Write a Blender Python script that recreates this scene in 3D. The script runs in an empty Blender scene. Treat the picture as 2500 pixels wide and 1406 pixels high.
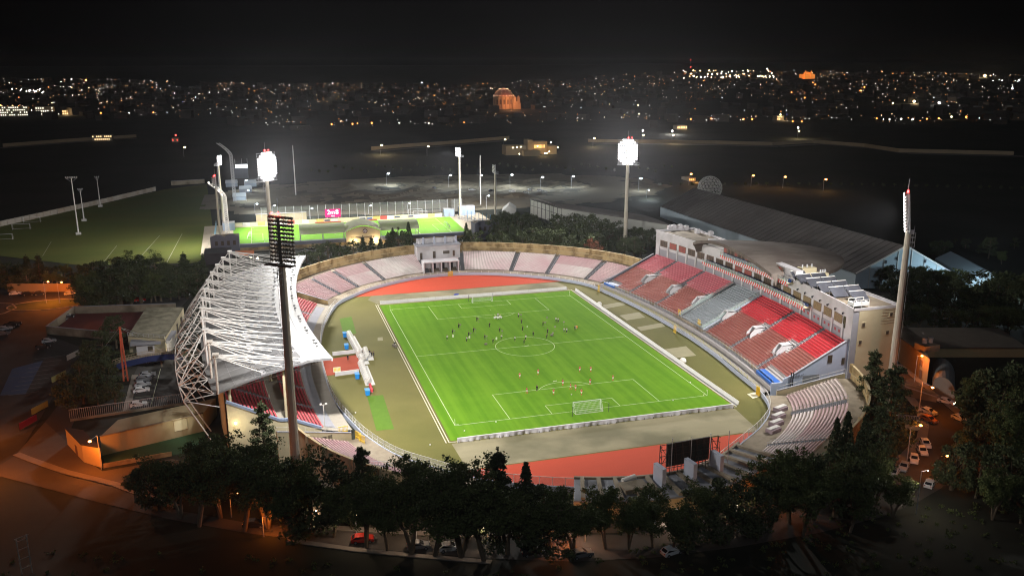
CLAMP = 10.
DENOISE = True
HAZE_D = 0.00005
import bpy, bmesh, math, random
from mathutils import Vector, Matrix, noise
random.seed(7)
SC = bpy.context.scene
COL = SC.collection
pi = math.pi
sin, cos, rad = math.sin, math.cos, math.radians

# ------------------------------------------------------------------ camera
CAM = Vector((-74.55, -239.46, 84.36))
YAW, PITCH, ROLL, FPX = rad(16.38), rad(14.68), rad(-0.067), 2079.5
_f = Vector((sin(YAW)*cos(PITCH), cos(YAW)*cos(PITCH), -sin(PITCH)))
_r0 = Vector((cos(YAW), -sin(YAW), 0)); _u0 = _r0.cross(_f)
_r = _r0*cos(ROLL)+_u0*sin(ROLL); _u = -_r0*sin(ROLL)+_u0*cos(ROLL)
cd = bpy.data.cameras.new('camera'); cam = bpy.data.objects.new('camera', cd); COL.objects.link(cam)
cd.sensor_width = 36; cd.lens = 36*FPX/2500; cd.clip_start = .5; cd.clip_end = 20000
m = Matrix((( _r.x, _u.x, -_f.x), (_r.y, _u.y, -_f.y), (_r.z, _u.z, -_f.z))).to_4x4(); m.translation = CAM
cam.matrix_world = m
SC.camera = cam

def ray(px, py): return _f + _r*((px-1250)/FPX) - _u*((py-703)/FPX)
def P(px, py, z=0.):
    "world point on the level z seen at that place of the photograph"
    d = ray(px, py); return CAM + d*((z-CAM.z)/d.z)
def P2(px, py, z=0.): q = P(px, py, z); return (q.x, q.y)
def column(px, pytop, dist):
    "ground position at a distance along a sight line, and the height reached there"
    d = ray(px, pytop); h = math.hypot(d.x, d.y); q = CAM + d*(dist/h); return q.x, q.y, q.z
def gdist(x, y): return math.hypot(x-CAM.x, y-CAM.y)

# ------------------------------------------------------------------ materials
MATS = {}
def M(name, c, r=.8, c2=None, s=.3, metal=0., em=0., alpha=1., stretch=None, contrast=.5, spec=.3, bump=0., c3=None, s3=.02):
    if name in MATS: return MATS[name]
    mt = bpy.data.materials.new(name); mt.use_nodes = True; nt = mt.node_tree; b = nt.nodes['Principled BSDF']
    b.inputs['Roughness'].default_value = r; b.inputs['Metallic'].default_value = metal
    b.inputs['Specular IOR Level'].default_value = spec
    if alpha < 1: b.inputs['Alpha'].default_value = alpha
    c = tuple(c)+(1,)
    b.inputs['Base Color'].default_value = c
    if c2 or bump:
        g = nt.nodes.new('ShaderNodeNewGeometry'); n = nt.nodes.new('ShaderNodeTexNoise')
        n.inputs['Scale'].default_value = s; n.inputs['Detail'].default_value = 6; n.inputs['Roughness'].default_value = .65
        src = g.outputs['Position']
        if stretch:
            mp = nt.nodes.new('ShaderNodeMapping'); mp.inputs['Scale'].default_value = stretch
            nt.links.new(src, mp.inputs[0]); src = mp.outputs[0]
        nt.links.new(src, n.inputs['Vector'])
        if c2:
            rp = nt.nodes.new('ShaderNodeValToRGB'); e = rp.color_ramp.elements
            w = .5*(1-contrast)+.02; e[0].position = .5-w; e[1].position = .5+w
            e[0].color = c; e[1].color = tuple(c2)+(1,)
            nt.links.new(n.outputs['Fac'], rp.inputs[0]); out = rp.outputs[0]
            if c3:
                n2 = nt.nodes.new('ShaderNodeTexNoise'); n2.inputs['Scale'].default_value = s3; n2.inputs['Detail'].default_value = 4
                nt.links.new(g.outputs['Position'], n2.inputs['Vector'])
                r2 = nt.nodes.new('ShaderNodeValToRGB'); r2.color_ramp.elements[0].position = .45; r2.color_ramp.elements[1].position = .6
                nt.links.new(n2.outputs['Fac'], r2.inputs[0])
                mx = nt.nodes.new('ShaderNodeMix'); mx.data_type = 'RGBA'
                nt.links.new(r2.outputs[0], mx.inputs[0]); nt.links.new(out, mx.inputs[6]); mx.inputs[7].default_value = tuple(c3)+(1,)
                out = mx.outputs[2]
            nt.links.new(out, b.inputs['Base Color'])
        if bump:
            bp = nt.nodes.new('ShaderNodeBump'); bp.inputs['Strength'].default_value = bump; bp.inputs['Distance'].default_value = .3
            nt.links.new(n.outputs['Fac'], bp.inputs['Height']); nt.links.new(bp.outputs[0], b.inputs['Normal'])
    if em:
        b.inputs['Emission Color'].default_value = c; b.inputs['Emission Strength'].default_value = em
        mt.cycles.emission_sampling = 'NONE'
    MATS[name] = mt; return mt

# ------------------------------------------------------------------ mesh builder
ROOT = {}
def vec(a): return Vector(a)
class MB:
    def __init__(s): s.v = []; s.f = []; s.mi = []; s.cur = 0
    def add(s, vs, fs):
        o = len(s.v); s.v += [tuple(v) for v in vs]
        for f in fs: s.f.append([i+o for i in f]); s.mi.append(s.cur)
        return s
    def quad(s, a, b, c, d): return s.add([a, b, c, d], [(0, 1, 2, 3)])
    def hexa(s, q): # 8 points bottom 4 (ccw) top 4
        return s.add(q, [(3, 2, 1, 0), (4, 5, 6, 7), (0, 1, 5, 4), (1, 2, 6, 5), (2, 3, 7, 6), (3, 0, 4, 7)])
    def ab(s, a, b):
        x0, x1 = sorted((a[0], b[0])); y0, y1 = sorted((a[1], b[1])); z0, z1 = sorted((a[2], b[2]))
        return s.hexa([(x0, y0, z0), (x1, y0, z0), (x1, y1, z0), (x0, y1, z0), (x0, y0, z1), (x1, y0, z1), (x1, y1, z1), (x0, y1, z1)])
    def box(s, c, d, rz=0.):
        ca, sa = cos(rz), sin(rz); q = []
        for z in (-.5, .5):
            for x, y in ((-.5, -.5), (.5, -.5), (.5, .5), (-.5, .5)):
                X, Y = x*d[0], y*d[1]; q.append((c[0]+X*ca-Y*sa, c[1]+X*sa+Y*ca, c[2]+z*d[2]))
        return s.hexa(q)
    def beam(s, p, q, w, h=None):
        p, q = vec(p), vec(q); d = (q-p); h = h or w
        if d.length < 1e-6: return s
        d.normalize(); a = d.cross(Vector((0, 0, 1)))
        if a.length < 1e-3: a = Vector((1, 0, 0))
        a.normalize(); b = a.cross(d); a = a*(w/2); b = b*(h/2)
        return s.hexa([p-a-b, p+a-b, q+a-b, q-a-b, p-a+b, p+a+b, q+a+b, q-a+b])
    def tube(s, p, q, r, r2=None, n=8, cap=True):
        p, q = vec(p), vec(q); r2 = r if r2 is None else r2; d = (q-p)
        if d.length < 1e-6: return s
        d.normalize(); a = d.orthogonal().normalized(); b = d.cross(a); vs = []
        for c, rr in ((p, r), (q, r2)):
            for i in range(n):
                t = 2*pi*i/n; vs.append(c+(a*cos(t)+b*sin(t))*rr)
        fs = [(i, (i+1) % n, n+(i+1) % n, n+i) for i in range(n)]
        if cap: fs += [tuple(range(n-1, -1, -1)), tuple(range(n, 2*n))]
        return s.add(vs, fs)
    def path(s, pts, r, n=6):
        for a, b in zip(pts, pts[1:]): s.tube(a, b, r, n=n)
        return s
    def prism(s, poly, z0, z1):
        n = len(poly)
        vs = [(x, y, z0) for x, y in poly]+[(x, y, z1) for x, y in poly]
        a = sum(poly[i][0]*poly[(i+1) % n][1]-poly[(i+1) % n][0]*poly[i][1] for i in range(n))
        fs = [tuple(range(n-1, -1, -1)), tuple(range(n, 2*n))]+[(i, (i+1) % n, n+(i+1) % n, n+i) for i in range(n)]
        if a < 0: fs = [tuple(reversed(f)) for f in fs]
        return s.add(vs, fs)
    def ball(s, c, r, n=8, m=5, sc=(1, 1, 1)):
        vs = [(c[0], c[1], c[2]-r*sc[2])]
        for j in range(1, m):
            t = -pi/2+pi*j/m
            for i in range(n):
                p = 2*pi*i/n; vs.append((c[0]+r*sc[0]*cos(t)*cos(p), c[1]+r*sc[1]*cos(t)*sin(p), c[2]+r*sc[2]*sin(t)))
        vs.append((c[0], c[1], c[2]+r*sc[2])); L = len(vs)-1
        fs = [(0, 1+(i+1) % n, 1+i) for i in range(n)]
        for j in range(m-2):
            o = 1+j*n; fs += [(o+i, o+(i+1) % n, o+n+(i+1) % n, o+n+i) for i in range(n)]
        o = 1+(m-2)*n; fs += [(o+i, o+(i+1) % n, L) for i in range(n)]
        return s.add(vs, fs)
    def octa(s, c, r):
        x, y, z = c
        return s.add([(x+r, y, z), (x, y+r, z), (x-r, y, z), (x, y-r, z), (x, y, z+r), (x, y, z-r)],
                     [(0, 1, 4), (1, 2, 4), (2, 3, 4), (3, 0, 4), (1, 0, 5), (2, 1, 5), (3, 2, 5), (0, 3, 5)])
    def merge(s, o):
        k = len(s.v); s.v += o.v; s.f += [[i+k for i in f] for f in o.f]; s.mi += o.mi; return s
    def mesh(s, name, mats, off=(0, 0, 0), smooth=False):
        me = bpy.data.meshes.new(name)
        ox, oy, oz = off
        me.from_pydata([(x-ox, y-oy, z-oz) for x, y, z in s.v], [], s.f)
        if not isinstance(mats, (list, tuple)): mats = [mats]
        for mt in mats: me.materials.append(mt)
        if any(s.mi): me.polygons.foreach_set('material_index', s.mi)
        if smooth: me.polygons.foreach_set('use_smooth', [True]*len(me.polygons))
        me.update(); return me
    def build(s, name, mats, parent=None, loc=None, smooth=False):
        "ONE mesh object; vertices are given in world space"
        L = ROOT[parent] if parent is not None else (loc or (0, 0, 0))
        o = bpy.data.objects.new(name, s.mesh(name, mats, L, smooth)); COL.objects.link(o)
        if parent is not None: o.parent = parent
        else: o.location = L
        ROOT[o] = L
        return o

def tag(o, label=None, cat=None, group=None, kind=None):
    if label: o['label'] = label
    if cat: o['category'] = cat
    if group: o['group'] = group
    if kind: o['kind'] = kind
    return o
def thing(name, label, cat, loc=(0, 0, 0), group=None):
    o = bpy.data.objects.new(name, None); COL.objects.link(o); o.location = loc; o.empty_display_size = .5
    ROOT[o] = tuple(loc); return tag(o, label, cat, group)
def struct(mb, name, mat, label=None):
    return tag(mb.build(name, mat), label or None, None, None, 'structure')
def kids(o): return [c for c in ROOT if c.parent == o]
KID = {}
def copy_tree(o, parent=None, memo=None):
    c = o.copy(); COL.objects.link(c)
    if parent is not None: c.parent = parent
    for ch in KID.get(o, ()): copy_tree(ch, c)
    return c
def learn(o):
    "note a finished thing's children so that it can be copied"
    KID[o] = list(o.children)
    for c in KID[o]: learn(c)
    return o
ORD = 'first second third fourth fifth sixth seventh eighth ninth tenth eleventh twelfth thirteenth fourteenth fifteenth sixteenth seventeenth eighteenth nineteenth twentieth'.split()
TENS = {2: 'twenty', 3: 'thirty', 4: 'forty', 5: 'fifty', 6: 'sixty'}
TENTH = {2: 'twentieth', 3: 'thirtieth', 4: 'fortieth', 5: 'fiftieth', 6: 'sixtieth'}
def nth(i):
    i += 1
    if i <= 20: return ORD[i-1]
    return TENTH[i//10] if i % 10 == 0 else TENS[i//10]+'-'+ORD[i % 10-1]
def text_mesh(name, body, size, mat, parent, origin, xdir, updir, depth=.06):
    cu = bpy.data.curves.new(name, 'FONT'); cu.body = body; cu.size = size; cu.extrude = depth; cu.align_x = 'CENTER'; cu.align_y = 'CENTER'; cu.offset = .0
    t = bpy.data.objects.new(name+'_tmp', cu); COL.objects.link(t)
    dg = bpy.context.evaluated_depsgraph_get(); me = bpy.data.meshes.new_from_object(t.evaluated_get(dg)); me.name = name
    bpy.data.objects.remove(t); bpy.data.curves.remove(cu)
    x = vec(xdir).normalized(); u = vec(updir).normalized(); n = x.cross(u)
    L = vec(ROOT[parent])
    me.transform(Matrix(((x.x, u.x, n.x, origin[0]-L.x), (x.y, u.y, n.y, origin[1]-L.y), (x.z, u.z, n.z, origin[2]-L.z), (0, 0, 0, 1))))
    me.materials.clear(); me.materials.append(mat)
    o = bpy.data.objects.new(name, me); COL.objects.link(o); o.parent = parent; ROOT[o] = tuple(L); return o
# ------------------------------------------------------------------ world, render settings
w = bpy.data.worlds.new('World'); SC.world = w; w.use_nodes = True
nt = w.node_tree; bg = nt.nodes['Background']
sky = nt.nodes.new('ShaderNodeTexSky'); sky.sky_type = 'NISHITA'; sky.sun_disc = False
sky.sun_elevation = rad(-3); sky.sun_rotation = rad(200); sky.air_density = 1.2; sky.dust_density = 2.
nt.links.new(sky.outputs[0], bg.inputs[0]); bg.inputs[1].default_value = .012
sd = bpy.data.lights.new('fill_sun', 'SUN'); sd.energy = .2; sd.angle = rad(.5); sd.color = (.8, .88, 1)  # dim sun added as ambient fill, shining from behind the camera
so = bpy.data.objects.new('fill_sun', sd); COL.objects.link(so); so.rotation_euler = (rad(50), 0, rad(-20))
SC.view_settings.view_transform = 'Standard'; SC.view_settings.look = 'None'; SC.view_settings.gamma = 1; SC.view_settings.exposure = 0
cy = SC.cycles
cy.filter_width = 1.1; cy.denoising_input_passes = 'RGB_ALBEDO_NORMAL'; cy.denoising_prefilter = 'ACCURATE'; cy.use_denoising = DENOISE; cy.max_bounces = 4; cy.diffuse_bounces = 2; cy.glossy_bounces = 2; cy.transparent_max_bounces = 24; cy.volume_bounces = 0
cy.sample_clamp_indirect = 3.; cy.sample_clamp_direct = CLAMP; cy.caustics_reflective = False; cy.caustics_refractive = False; cy.use_light_tree = True

def lamp(name, loc, power, color, parent=None, r=.3):
    ld = bpy.data.lights.new(name, 'POINT'); ld.energy = power; ld.color = color; ld.shadow_soft_size = r
    o = bpy.data.objects.new(name, ld); COL.objects.link(o)
    if parent is not None: o.parent = parent; L = ROOT[parent]; o.location = (loc[0]-L[0], loc[1]-L[1], loc[2]-L[2])
    else: o.location = loc
    return o
def spot(name, loc, aim, power, color, angle, blend=.5, r=1.5, parent=None):
    ld = bpy.data.lights.new(name, 'SPOT'); ld.energy = power; ld.color = color; ld.spot_size = rad(angle); ld.spot_blend = blend; ld.shadow_soft_size = r
    o = bpy.data.objects.new(name, ld); COL.objects.link(o)
    L = ROOT[parent] if parent is not None else (0, 0, 0)
    if parent is not None: o.parent = parent
    o.location = (loc[0]-L[0], loc[1]-L[1], loc[2]-L[2])
    o.rotation_euler = (vec(aim)-vec(loc)).to_track_quat('-Z', 'Y').to_euler()
    return o

# ------------------------------------------------------------------ terrain
def sstep(a, b, x):
    t = max(0., min(1., (x-a)/(b-a))); return t*t*(3-2*t)
def bank_y(x): return -84-.42*(x+118) if x < -42 else (-116-.02*(x+42) if x < 40 else -117.5-.18*(x-40))
def terr(x, y):
    d = gdist(x, y)
    h = 92*sstep(1900, 5600, d)+8*sstep(1800, 3500, d)*noise.noise((x*.0008, y*.0008, 0))
    a = math.atan2(x-CAM.x, y-CAM.y)-YAW
    h *= .82+.25*sstep(-.1, .35, a)
    s = bank_y(x)-y
    if s > 0 and d < 400: h += 42*sstep(0, 140, s)*(.9+.2*noise.noise((x*.05, y*.05, 3)))
    return h
def axis(lo, hi, fine0, fine1, st):
    xs = []; x = fine0
    while x < fine1: xs.append(x); x += st
    d = st
    while x < hi: xs.append(x); d *= 1.22; x += d
    xs.append(hi); x = fine0; d = st
    while x > lo: d *= 1.22; x -= d; xs.append(max(x, lo))
    return sorted(set(xs))
gx = axis(-7000, 9500, -190, 190, 10); gy = axis(-420, 9500, -250, -60, 6)
b = MB(); nx = len(gx)
vs = [(x, y, terr(x, y)-.06) for y in gy for x in gx]
fs = [(j*nx+i, j*nx+i+1, (j+1)*nx+i+1, (j+1)*nx+i) for j in range(len(gy)-1) for i in range(nx-1)]
b.add(vs, fs)
m_ground = M('dry_ground', (.012, .013, .008), .95, (.026, .026, .017), .12, c3=(.010, .014, .006), s3=.015)
g = b.build('ground', m_ground, smooth=True); g['kind'] = 'structure'

# the air
m_haze = bpy.data.materials.new('night_haze'); m_haze.use_nodes = True; nt = m_haze.node_tree; nt.nodes.clear()
out = nt.nodes.new('ShaderNodeOutputMaterial'); pv = nt.nodes.new('ShaderNodeVolumePrincipled')
pv.inputs['Color'].default_value = (.9, .92, 1., 1); pv.inputs['Density'].default_value = HAZE_D; pv.inputs['Anisotropy'].default_value = .72
nt.links.new(pv.outputs[0], out.inputs['Volume'])
m_haze.cycles.homogeneous_volume = True
if HAZE_D:
    hz = MB().ab((-6900, -400, -1.5), (9400, 9400, 150)).build('haze', m_haze); hz['kind'] = 'stuff'
    hz.display_type = 'BOUNDS'

# ------------------------------------------------------------------ ground surfaces
def flat(name, poly, z, mat, kind='structure'):
    bm = bmesh.new(); vs = [bm.verts.new((x, y, z)) for x, y in poly]; f = bm.faces.new(vs); f.normal_update()
    if f.normal.z < 0: f.normal_flip()
    bmesh.ops.triangulate(bm, faces=bm.faces[:])
    me = bpy.data.meshes.new(name); bm.to_mesh(me); bm.free(); me.materials.append(mat)
    o = bpy.data.objects.new(name, me); COL.objects.link(o); o['kind'] = kind; ROOT[o] = (0, 0, 0); return o
def pflat(name, pts, z, mat): return flat(name, [P2(a, b_) for a, b_ in pts], z, mat)

# the closed curve of the inner wall round the arena
LP = [(52.2, -3), (51, 27), (47.5, 54), (44.5, 65), (36.7, 75.6), (28, 83), (19, 89), (8, 93.8), (-4, 95.5), (-17, 93.5), (-28, 88), (-37.5, 81), (-46, 71.5),
      (-52, 61.5), (-58, 38), (-61, 12), (-61.4, -14), (-60.4, -32), (-57.5, -46.5), (-55, -55.6), (-50.2, -66.4), (-44, -74), (-36, -82), (-24, -89), (-10, -94),
      (2, -95), (12, -92), (20, -86.8), (28, -81.2), (35.5, -75.6), (42.9, -67.6), (47.3, -57), (49.4, -41), (51.4, -24)]
def catmull(pts, n):
    out = []; k = len(pts)
    for i in range(k):
        p0, p1, p2, p3 = [vec((*pts[(i+j) % k], 0)) for j in (-1, 0, 1, 2)]
        for s in range(n):
            t = s/n
            out.append(.5*((2*p1)+(-p0+p2)*t+(2*p0-5*p1+4*p2-p3)*t*t+(-p0+3*p1-3*p2+p3)*t**3))
    return out
_c = catmull(LP, 40)
_len = [0.]
for a, b_ in zip(_c, _c[1:]+_c[:1]): _len.append(_len[-1]+(b_-a).length)
LTOT = _len[-1]; NL = 640
LOOP = []; k = 0
for i in range(NL):
    t = LTOT*i/NL
    while _len[k+1] < t: k += 1
    LOOP.append(_c[k].lerp(_c[(k+1) % len(_c)], (t-_len[k])/(_len[k+1]-_len[k])))
for _ in range(6): LOOP = [(LOOP[i-1]+LOOP[i]*2+LOOP[(i+1) % NL])/4 for i in range(NL)]
NRM = []
for i in range(NL):
    d = (LOOP[(i+3) % NL]-LOOP[i-3]).normalized(); NRM.append(Vector((d.y, -d.x, 0)))
for _ in range(10): NRM = [(NRM[i-1]+NRM[i]*2+NRM[(i+1) % NL]).normalized() for i in range(NL)]
def L(t, o=0., z=0.):
    "point on the arena curve: t counts along it in metres, o outwards"
    u = (t/LTOT*NL) % NL; i = int(u); f = u-i; j = (i+1) % NL; i %= NL
    p = LOOP[i].lerp(LOOP[j], f)+NRM[i].lerp(NRM[j], f)*o
    return Vector((p.x, p.y, z))
def LT(x, y):
    "curve parameter nearest to a place"
    return min(range(NL), key=lambda i: (LOOP[i].x+0-x)**2+(LOOP[i].y-y)**2)*LTOT/NL
def LTd(x, y):
    "curve parameter whose outward normal passes through a place"
    best = None
    for i in range(NL):
        d = Vector((x, y, 0))-LOOP[i]; c = abs(d.x*NRM[i].y-d.y*NRM[i].x)
        if d.dot(NRM[i]) > -1 and d.length < 60 and (best is None or c < best[0]): best = (c, i)
    return best[1]*LTOT/NL

m_olive = M('olive_track', (.125, .112, .026), .9, (.165, .148, .042), .07, contrast=.3, c3=(.11, .105, .024), s3=.03)
m_red = M('red_track', (.52, .066, .028), .85, (.44, .06, .028), .12, stretch=(.35, 2.5, 1), contrast=.35)
m_pale = M('worn_apron', (.22, .195, .115), .9, (.34, .30, .19), .1, stretch=(.3, 2.2, 1), contrast=.45, c3=(.16, .145, .085), s3=.05)
flat('track_apron', [(p.x, p.y) for p in LOOP], .0, m_olive)
flat('red_track', [(p.x, p.y) for p in LOOP if p.y > 73.2]+[], .03, m_red)
flat('red_track', [(p.x, p.y) for p in LOOP if p.y < -76], .03, m_red)
flat('worn_apron', [(-37.5, 61.7), (37, 61.2), (37.5, 66), (36, 73.1), (-38, 73.1), (-40, 68)], .03, m_pale)
flat('worn_apron', [(-37, -62.2), (36.4, -62.2), (34.8, -75.9), (-36.5, -75.9)], .03, m_pale)
m_beige = M('pale_patch', (.33, .30, .19), .9, (.26, .24, .14), .3)
for k, pts in enumerate([[(1470, 745), (1520, 737), (1528, 744), (1478, 754)], [(1555, 799), (1616, 788), (1624, 797), (1565, 808)], [(1620, 853), (1675, 845), (1700, 868), (1640, 875)],
                         [(1512, 770), (1560, 762), (1575, 775), (1530, 782)], [(922, 824), (934, 823), (935, 831), (922, 832)]]): pflat('bare_patch', pts, .034, m_beige)
m_turf2 = M('spare_turf', (.10, .19, .016), .95, (.075, .15, .012), .6)
pflat('spare_turf', [(829, 778), (858, 773), (870, 814), (839, 818)], .034, m_turf2)
pflat('spare_turf', [(896, 967), (935, 964), (962, 1047), (919, 1051)], .034, m_turf2)

# grass of the main pitch: mown bands run along its length
def grass_mat(name, a, b_, stripes, sc=.18):
    mt = bpy.data.materials.new(name); mt.use_nodes = True; nt = mt.node_tree; bs = nt.nodes['Principled BSDF']; bs.inputs['Roughness'].default_value = .95; bs.inputs['Specular IOR Level'].default_value = .1
    N = nt.nodes.new; g = N('ShaderNodeNewGeometry'); sx = N('ShaderNodeSeparateXYZ'); nt.links.new(g.outputs['Position'], sx.inputs[0])
    mu = N('ShaderNodeMath'); mu.operation = 'MULTIPLY'; mu.inputs[1].default_value = 2*pi/stripes; nt.links.new(sx.outputs[0], mu.inputs[0])
    sn = N('ShaderNodeMath'); sn.operation = 'SINE'; nt.links.new(mu.outputs[0], sn.inputs[0])
    mp = N('ShaderNodeMapping'); mp.inputs['Scale'].default_value = (1.6, .05, 1); nt.links.new(g.outputs['Position'], mp.inputs[0])
    n1 = N('ShaderNodeTexNoise'); n1.inputs['Scale'].default_value = .35; n1.inputs['Detail'].default_value = 5; nt.links.new(mp.outputs[0], n1.inputs['Vector'])
    n2 = N('ShaderNodeTexNoise'); n2.inputs['Scale'].default_value = sc; n2.inputs['Detail'].default_value = 8; n2.inputs['Roughness'].default_value = .7; nt.links.new(g.outputs['Position'], n2.inputs['Vector'])
    def mad(x, k, y):
        q = N('ShaderNodeMath'); q.operation = 'MULTIPLY_ADD'; nt.links.new(x, q.inputs[0]); q.inputs[1].default_value = k
        if isinstance(y, float): q.inputs[2].default_value = y
        else: nt.links.new(y, q.inputs[2])
        return q.outputs[0]
    v = mad(sn.outputs[0], .06, 0.); v = mad(n1.outputs[0], 1.3, v); v = mad(n2.outputs[0], .7, v)
    rp = N('ShaderNodeValToRGB'); e = rp.color_ramp.elements; e[0].position = .62; e[1].position = .98; e[0].color = tuple(a)+(1,); e[1].color = tuple(b_)+(1,)
    hv = N('ShaderNodeMath'); hv.operation = 'MULTIPLY'; hv.inputs[1].default_value = .78; nt.links.new(v, hv.inputs[0])
    nt.links.new(hv.outputs[0], rp.inputs[0]); nt.links.new(rp.outputs[0], bs.inputs['Base Color']); return mt
m_grass = grass_mat('pitch_grass', (.088, .212, .008), (.132, .272, .014), 11.)
b = MB(); b.quad((-36.8, -60.6, .06), (36.8, -60.6, .06), (36.8, 59, .06), (-36.8, 59, .06)); struct(b, 'pitch_grass', m_grass)
m_line = M('line_white', (.62, .66, .45), .9, em=0)
def pitch_lines(name, cx, cy_, W2, L2, z, rot=False, lw=.13):
    b = MB()
    def ln(x0, y0, x1, y1):
        if rot: x0, y0, x1, y1 = y0, x0, y1, x1
        x0 += cx; x1 += cx; y0 += cy_; y1 += cy_
        d = Vector((x1-x0, y1-y0, 0)); n = Vector((-d.y, d.x, 0)).normalized()*lw/2
        a, c = Vector((x0, y0, z)), Vector((x1, y1, z)); b.quad(a-n, c-n, c+n, a+n) if True else 0
    def arc(x, y, r, a0, a1, n):
        for i in range(n):
            t, s = a0+(a1-a0)*i/n, a0+(a1-a0)*(i+1)/n; ln(x+r*cos(t), y+r*sin(t), x+r*cos(s), y+r*sin(s))
    ln(-W2, -L2, -W2, L2); ln(W2, -L2, W2, L2); ln(-W2, 0, W2, 0); arc(0, 0, 9.15, 0, 2*pi, 72); arc(0, 0, .15, 0, 2*pi, 6)
    for s in (-1, 1):
        ln(-W2, s*L2, W2, s*L2)
        for w_, h in ((20.16, 16.5), (9.16, 5.5)):
            ln(-w_, s*L2, -w_, s*(L2-h)); ln(w_, s*L2, w_, s*(L2-h)); ln(-w_, s*(L2-h), w_, s*(L2-h))
        a = math.acos(5.5/9.15); c = -s*pi/2; arc(0, s*(L2-11), 9.15, c-a, c+a, 24); arc(0, s*(L2-11), .12, 0, 2*pi, 6)
        for q in (-1, 1): arc(q*W2, s*L2, 1, (pi if q > 0 else 0) - (0 if (q > 0) == (s > 0) else pi/2)+(0 if q > 0 else (0 if s < 0 else 0)), (pi if q > 0 else 0) - (0 if (q > 0) == (s > 0) else pi/2)+pi/2, 6)
    return struct(b, name, m_line)
pitch_lines('pitch_markings', 0, 0, 34, 52.5, .075)
# kerb line round the pitch
b = MB()
for x in (-37.4, 37.4, -38.1): b.ab((x-.1, -61.6, 0), (x+.1, 60.2, .1))
b.ab((-37.4, -61.6, 0), (37.4, -61.4, .1)); b.ab((-37.4, 60.1, 0), (37.4, 60.3, .1))
struct(b, 'pitch_kerb', M('kerb_white', (.62, .58, .45), .8))
# ------------------------------------------------------------------ stadium materials
m_conc = M('terrace_concrete', (.21, .17, .12), .9, (.33, .28, .21), .5, c3=(.14, .11, .075), s3=.12)
m_sand = M('sandstone_wall', (.40, .28, .13), .9, (.50, .37, .19), .35, c3=(.22, .15, .07), s3=.25, contrast=.4)
m_cream = M('cream_render', (.52, .45, .29), .85, (.58, .51, .34), .15, c3=(.46, .39, .25), s3=.09)
m_white = M('white_render', (.54, .52, .54), .8, (.62, .59, .60), .2, c3=(.47, .45, .46), s3=.15)
m_blueg = M('pale_blue_wall', (.36, .39, .48), .8, (.44, .47, .55), .25)
m_steel = M('galvanised_steel', (.50, .50, .52), .5, metal=.3)
m_wsteel = M('white_steel', (.70, .68, .65), .5, (.60, .57, .53), 1.5)
m_dark = M('dark_gap', (.035, .033, .04), .7)
m_grey = M('grey_floor', (.26, .26, .29), .9, (.33, .33, .36), .4)
m_mesh = M('fence_mesh', (.62, .62, .66), .6, alpha=.30)
m_glass = M('screen_glass', (.45, .55, .52), .15, alpha=.35, spec=.5)
m_yellow = M('yellow_paint', (.75, .48, .04), .6)
m_yglass = M('yellowed_glass', (.50, .47, .27), .3, alpha=.45)
m_pink = M('pink_seat', (.50, .28, .31), .7, (.68, .54, .53), .06, contrast=.55, c3=(.56, .47, .44), s3=.018)
m_pale_s = M('bleached_seat', (.80, .75, .71), .7, (.62, .43, .45), .045, contrast=.7)
m_red_s = M('red_seat', (.60, .03, .045), .5)
m_rose_s = M('faded_red_seat', (.56, .10, .14), .6, (.62, .20, .22), .15)
m_brown_s = M('sun_browned_seat', (.33, .085, .07), .6, (.42, .15, .12), .2)
m_grey_s = M('grey_seat', (.34, .37, .40), .6)
m_wine_s = M('wine_red_seat', (.50, .06, .09), .6, (.56, .10, .12), .3)  # wine red seats of the covered stand
m_blue_s = M('blue_seat', (.03, .12, .42), .5)
m_win = M('window_glass', (.05, .045, .045), .12, (.12, .09, .06), 1.2, spec=.6)
m_frame = M('brown_frame', (.16, .10, .07), .6)

CAM2 = Vector((CAM.x, CAM.y, CAM.z))
class Rows:
    "collects seat rows of one stand; the hundred nearest become parts, the rest one part"
    def __init__(s): s.r = []
    def row(s, pos, ta, tb, o, z, mat, pitch=.52, w=.44, aisles=(), depth=.42, back=.46, flip=False):
        b = MB(); n = int(abs(tb-ta)/pitch)
        if n < 1: return
        c = Vector((0, 0, 0))
        for i in range(n):
            t = ta+(tb-ta)*(i+.5)/n
            if any(a0 < t < a1 for a0, a1 in aisles): continue
            h = w/2*(1 if tb > ta else -1)
            a, d = pos(t-h, o, z), pos(t+h, o, z); a2, d2 = pos(t-h, o+depth, z), pos(t+h, o+depth, z)
            a3, d3 = pos(t-h, o+depth+.1, z+back), pos(t+h, o+depth+.1, z+back); a0, d0 = pos(t-h, o, z-.12), pos(t+h, o, z-.12)
            k = len(b.v)
            b.v += [tuple(q) for q in (a0, d0, d, a, d2, a2, d3, a3)]
            a4, d4 = pos(t-h, o+depth+.16, z), pos(t+h, o+depth+.16, z)
            b.v += [tuple(a4), tuple(d4)]
            for f in ((0, 1, 2, 3), (3, 2, 4, 5), (5, 4, 6, 7), (7, 6, 9, 8)): b.f.append([k+q for q in f]); b.mi.append(0)
            c += a
        if b.f:
            s.r.append((-(Vector(b.v[0])-CAM2).length, b, mat))
    def build(s, parent, keep=96):
        s.r.sort(key=lambda q: -q[0])
        for d, b, mt in s.r[:keep]: b.build('seat_row', mt, parent)
        rest = {}
        for d, b, mt in s.r[keep:]: rest.setdefault(mt.name, (mt, MB()))[1].merge(b)
        if rest:
            big = MB(); ms = []
            for i, (mt, b) in enumerate(rest.values()):
                b.mi = [i]*len(b.f); big.merge(b); ms.append(mt)
            o = big.build('seat_row', ms, parent); o['kind'] = 'stuff'

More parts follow.
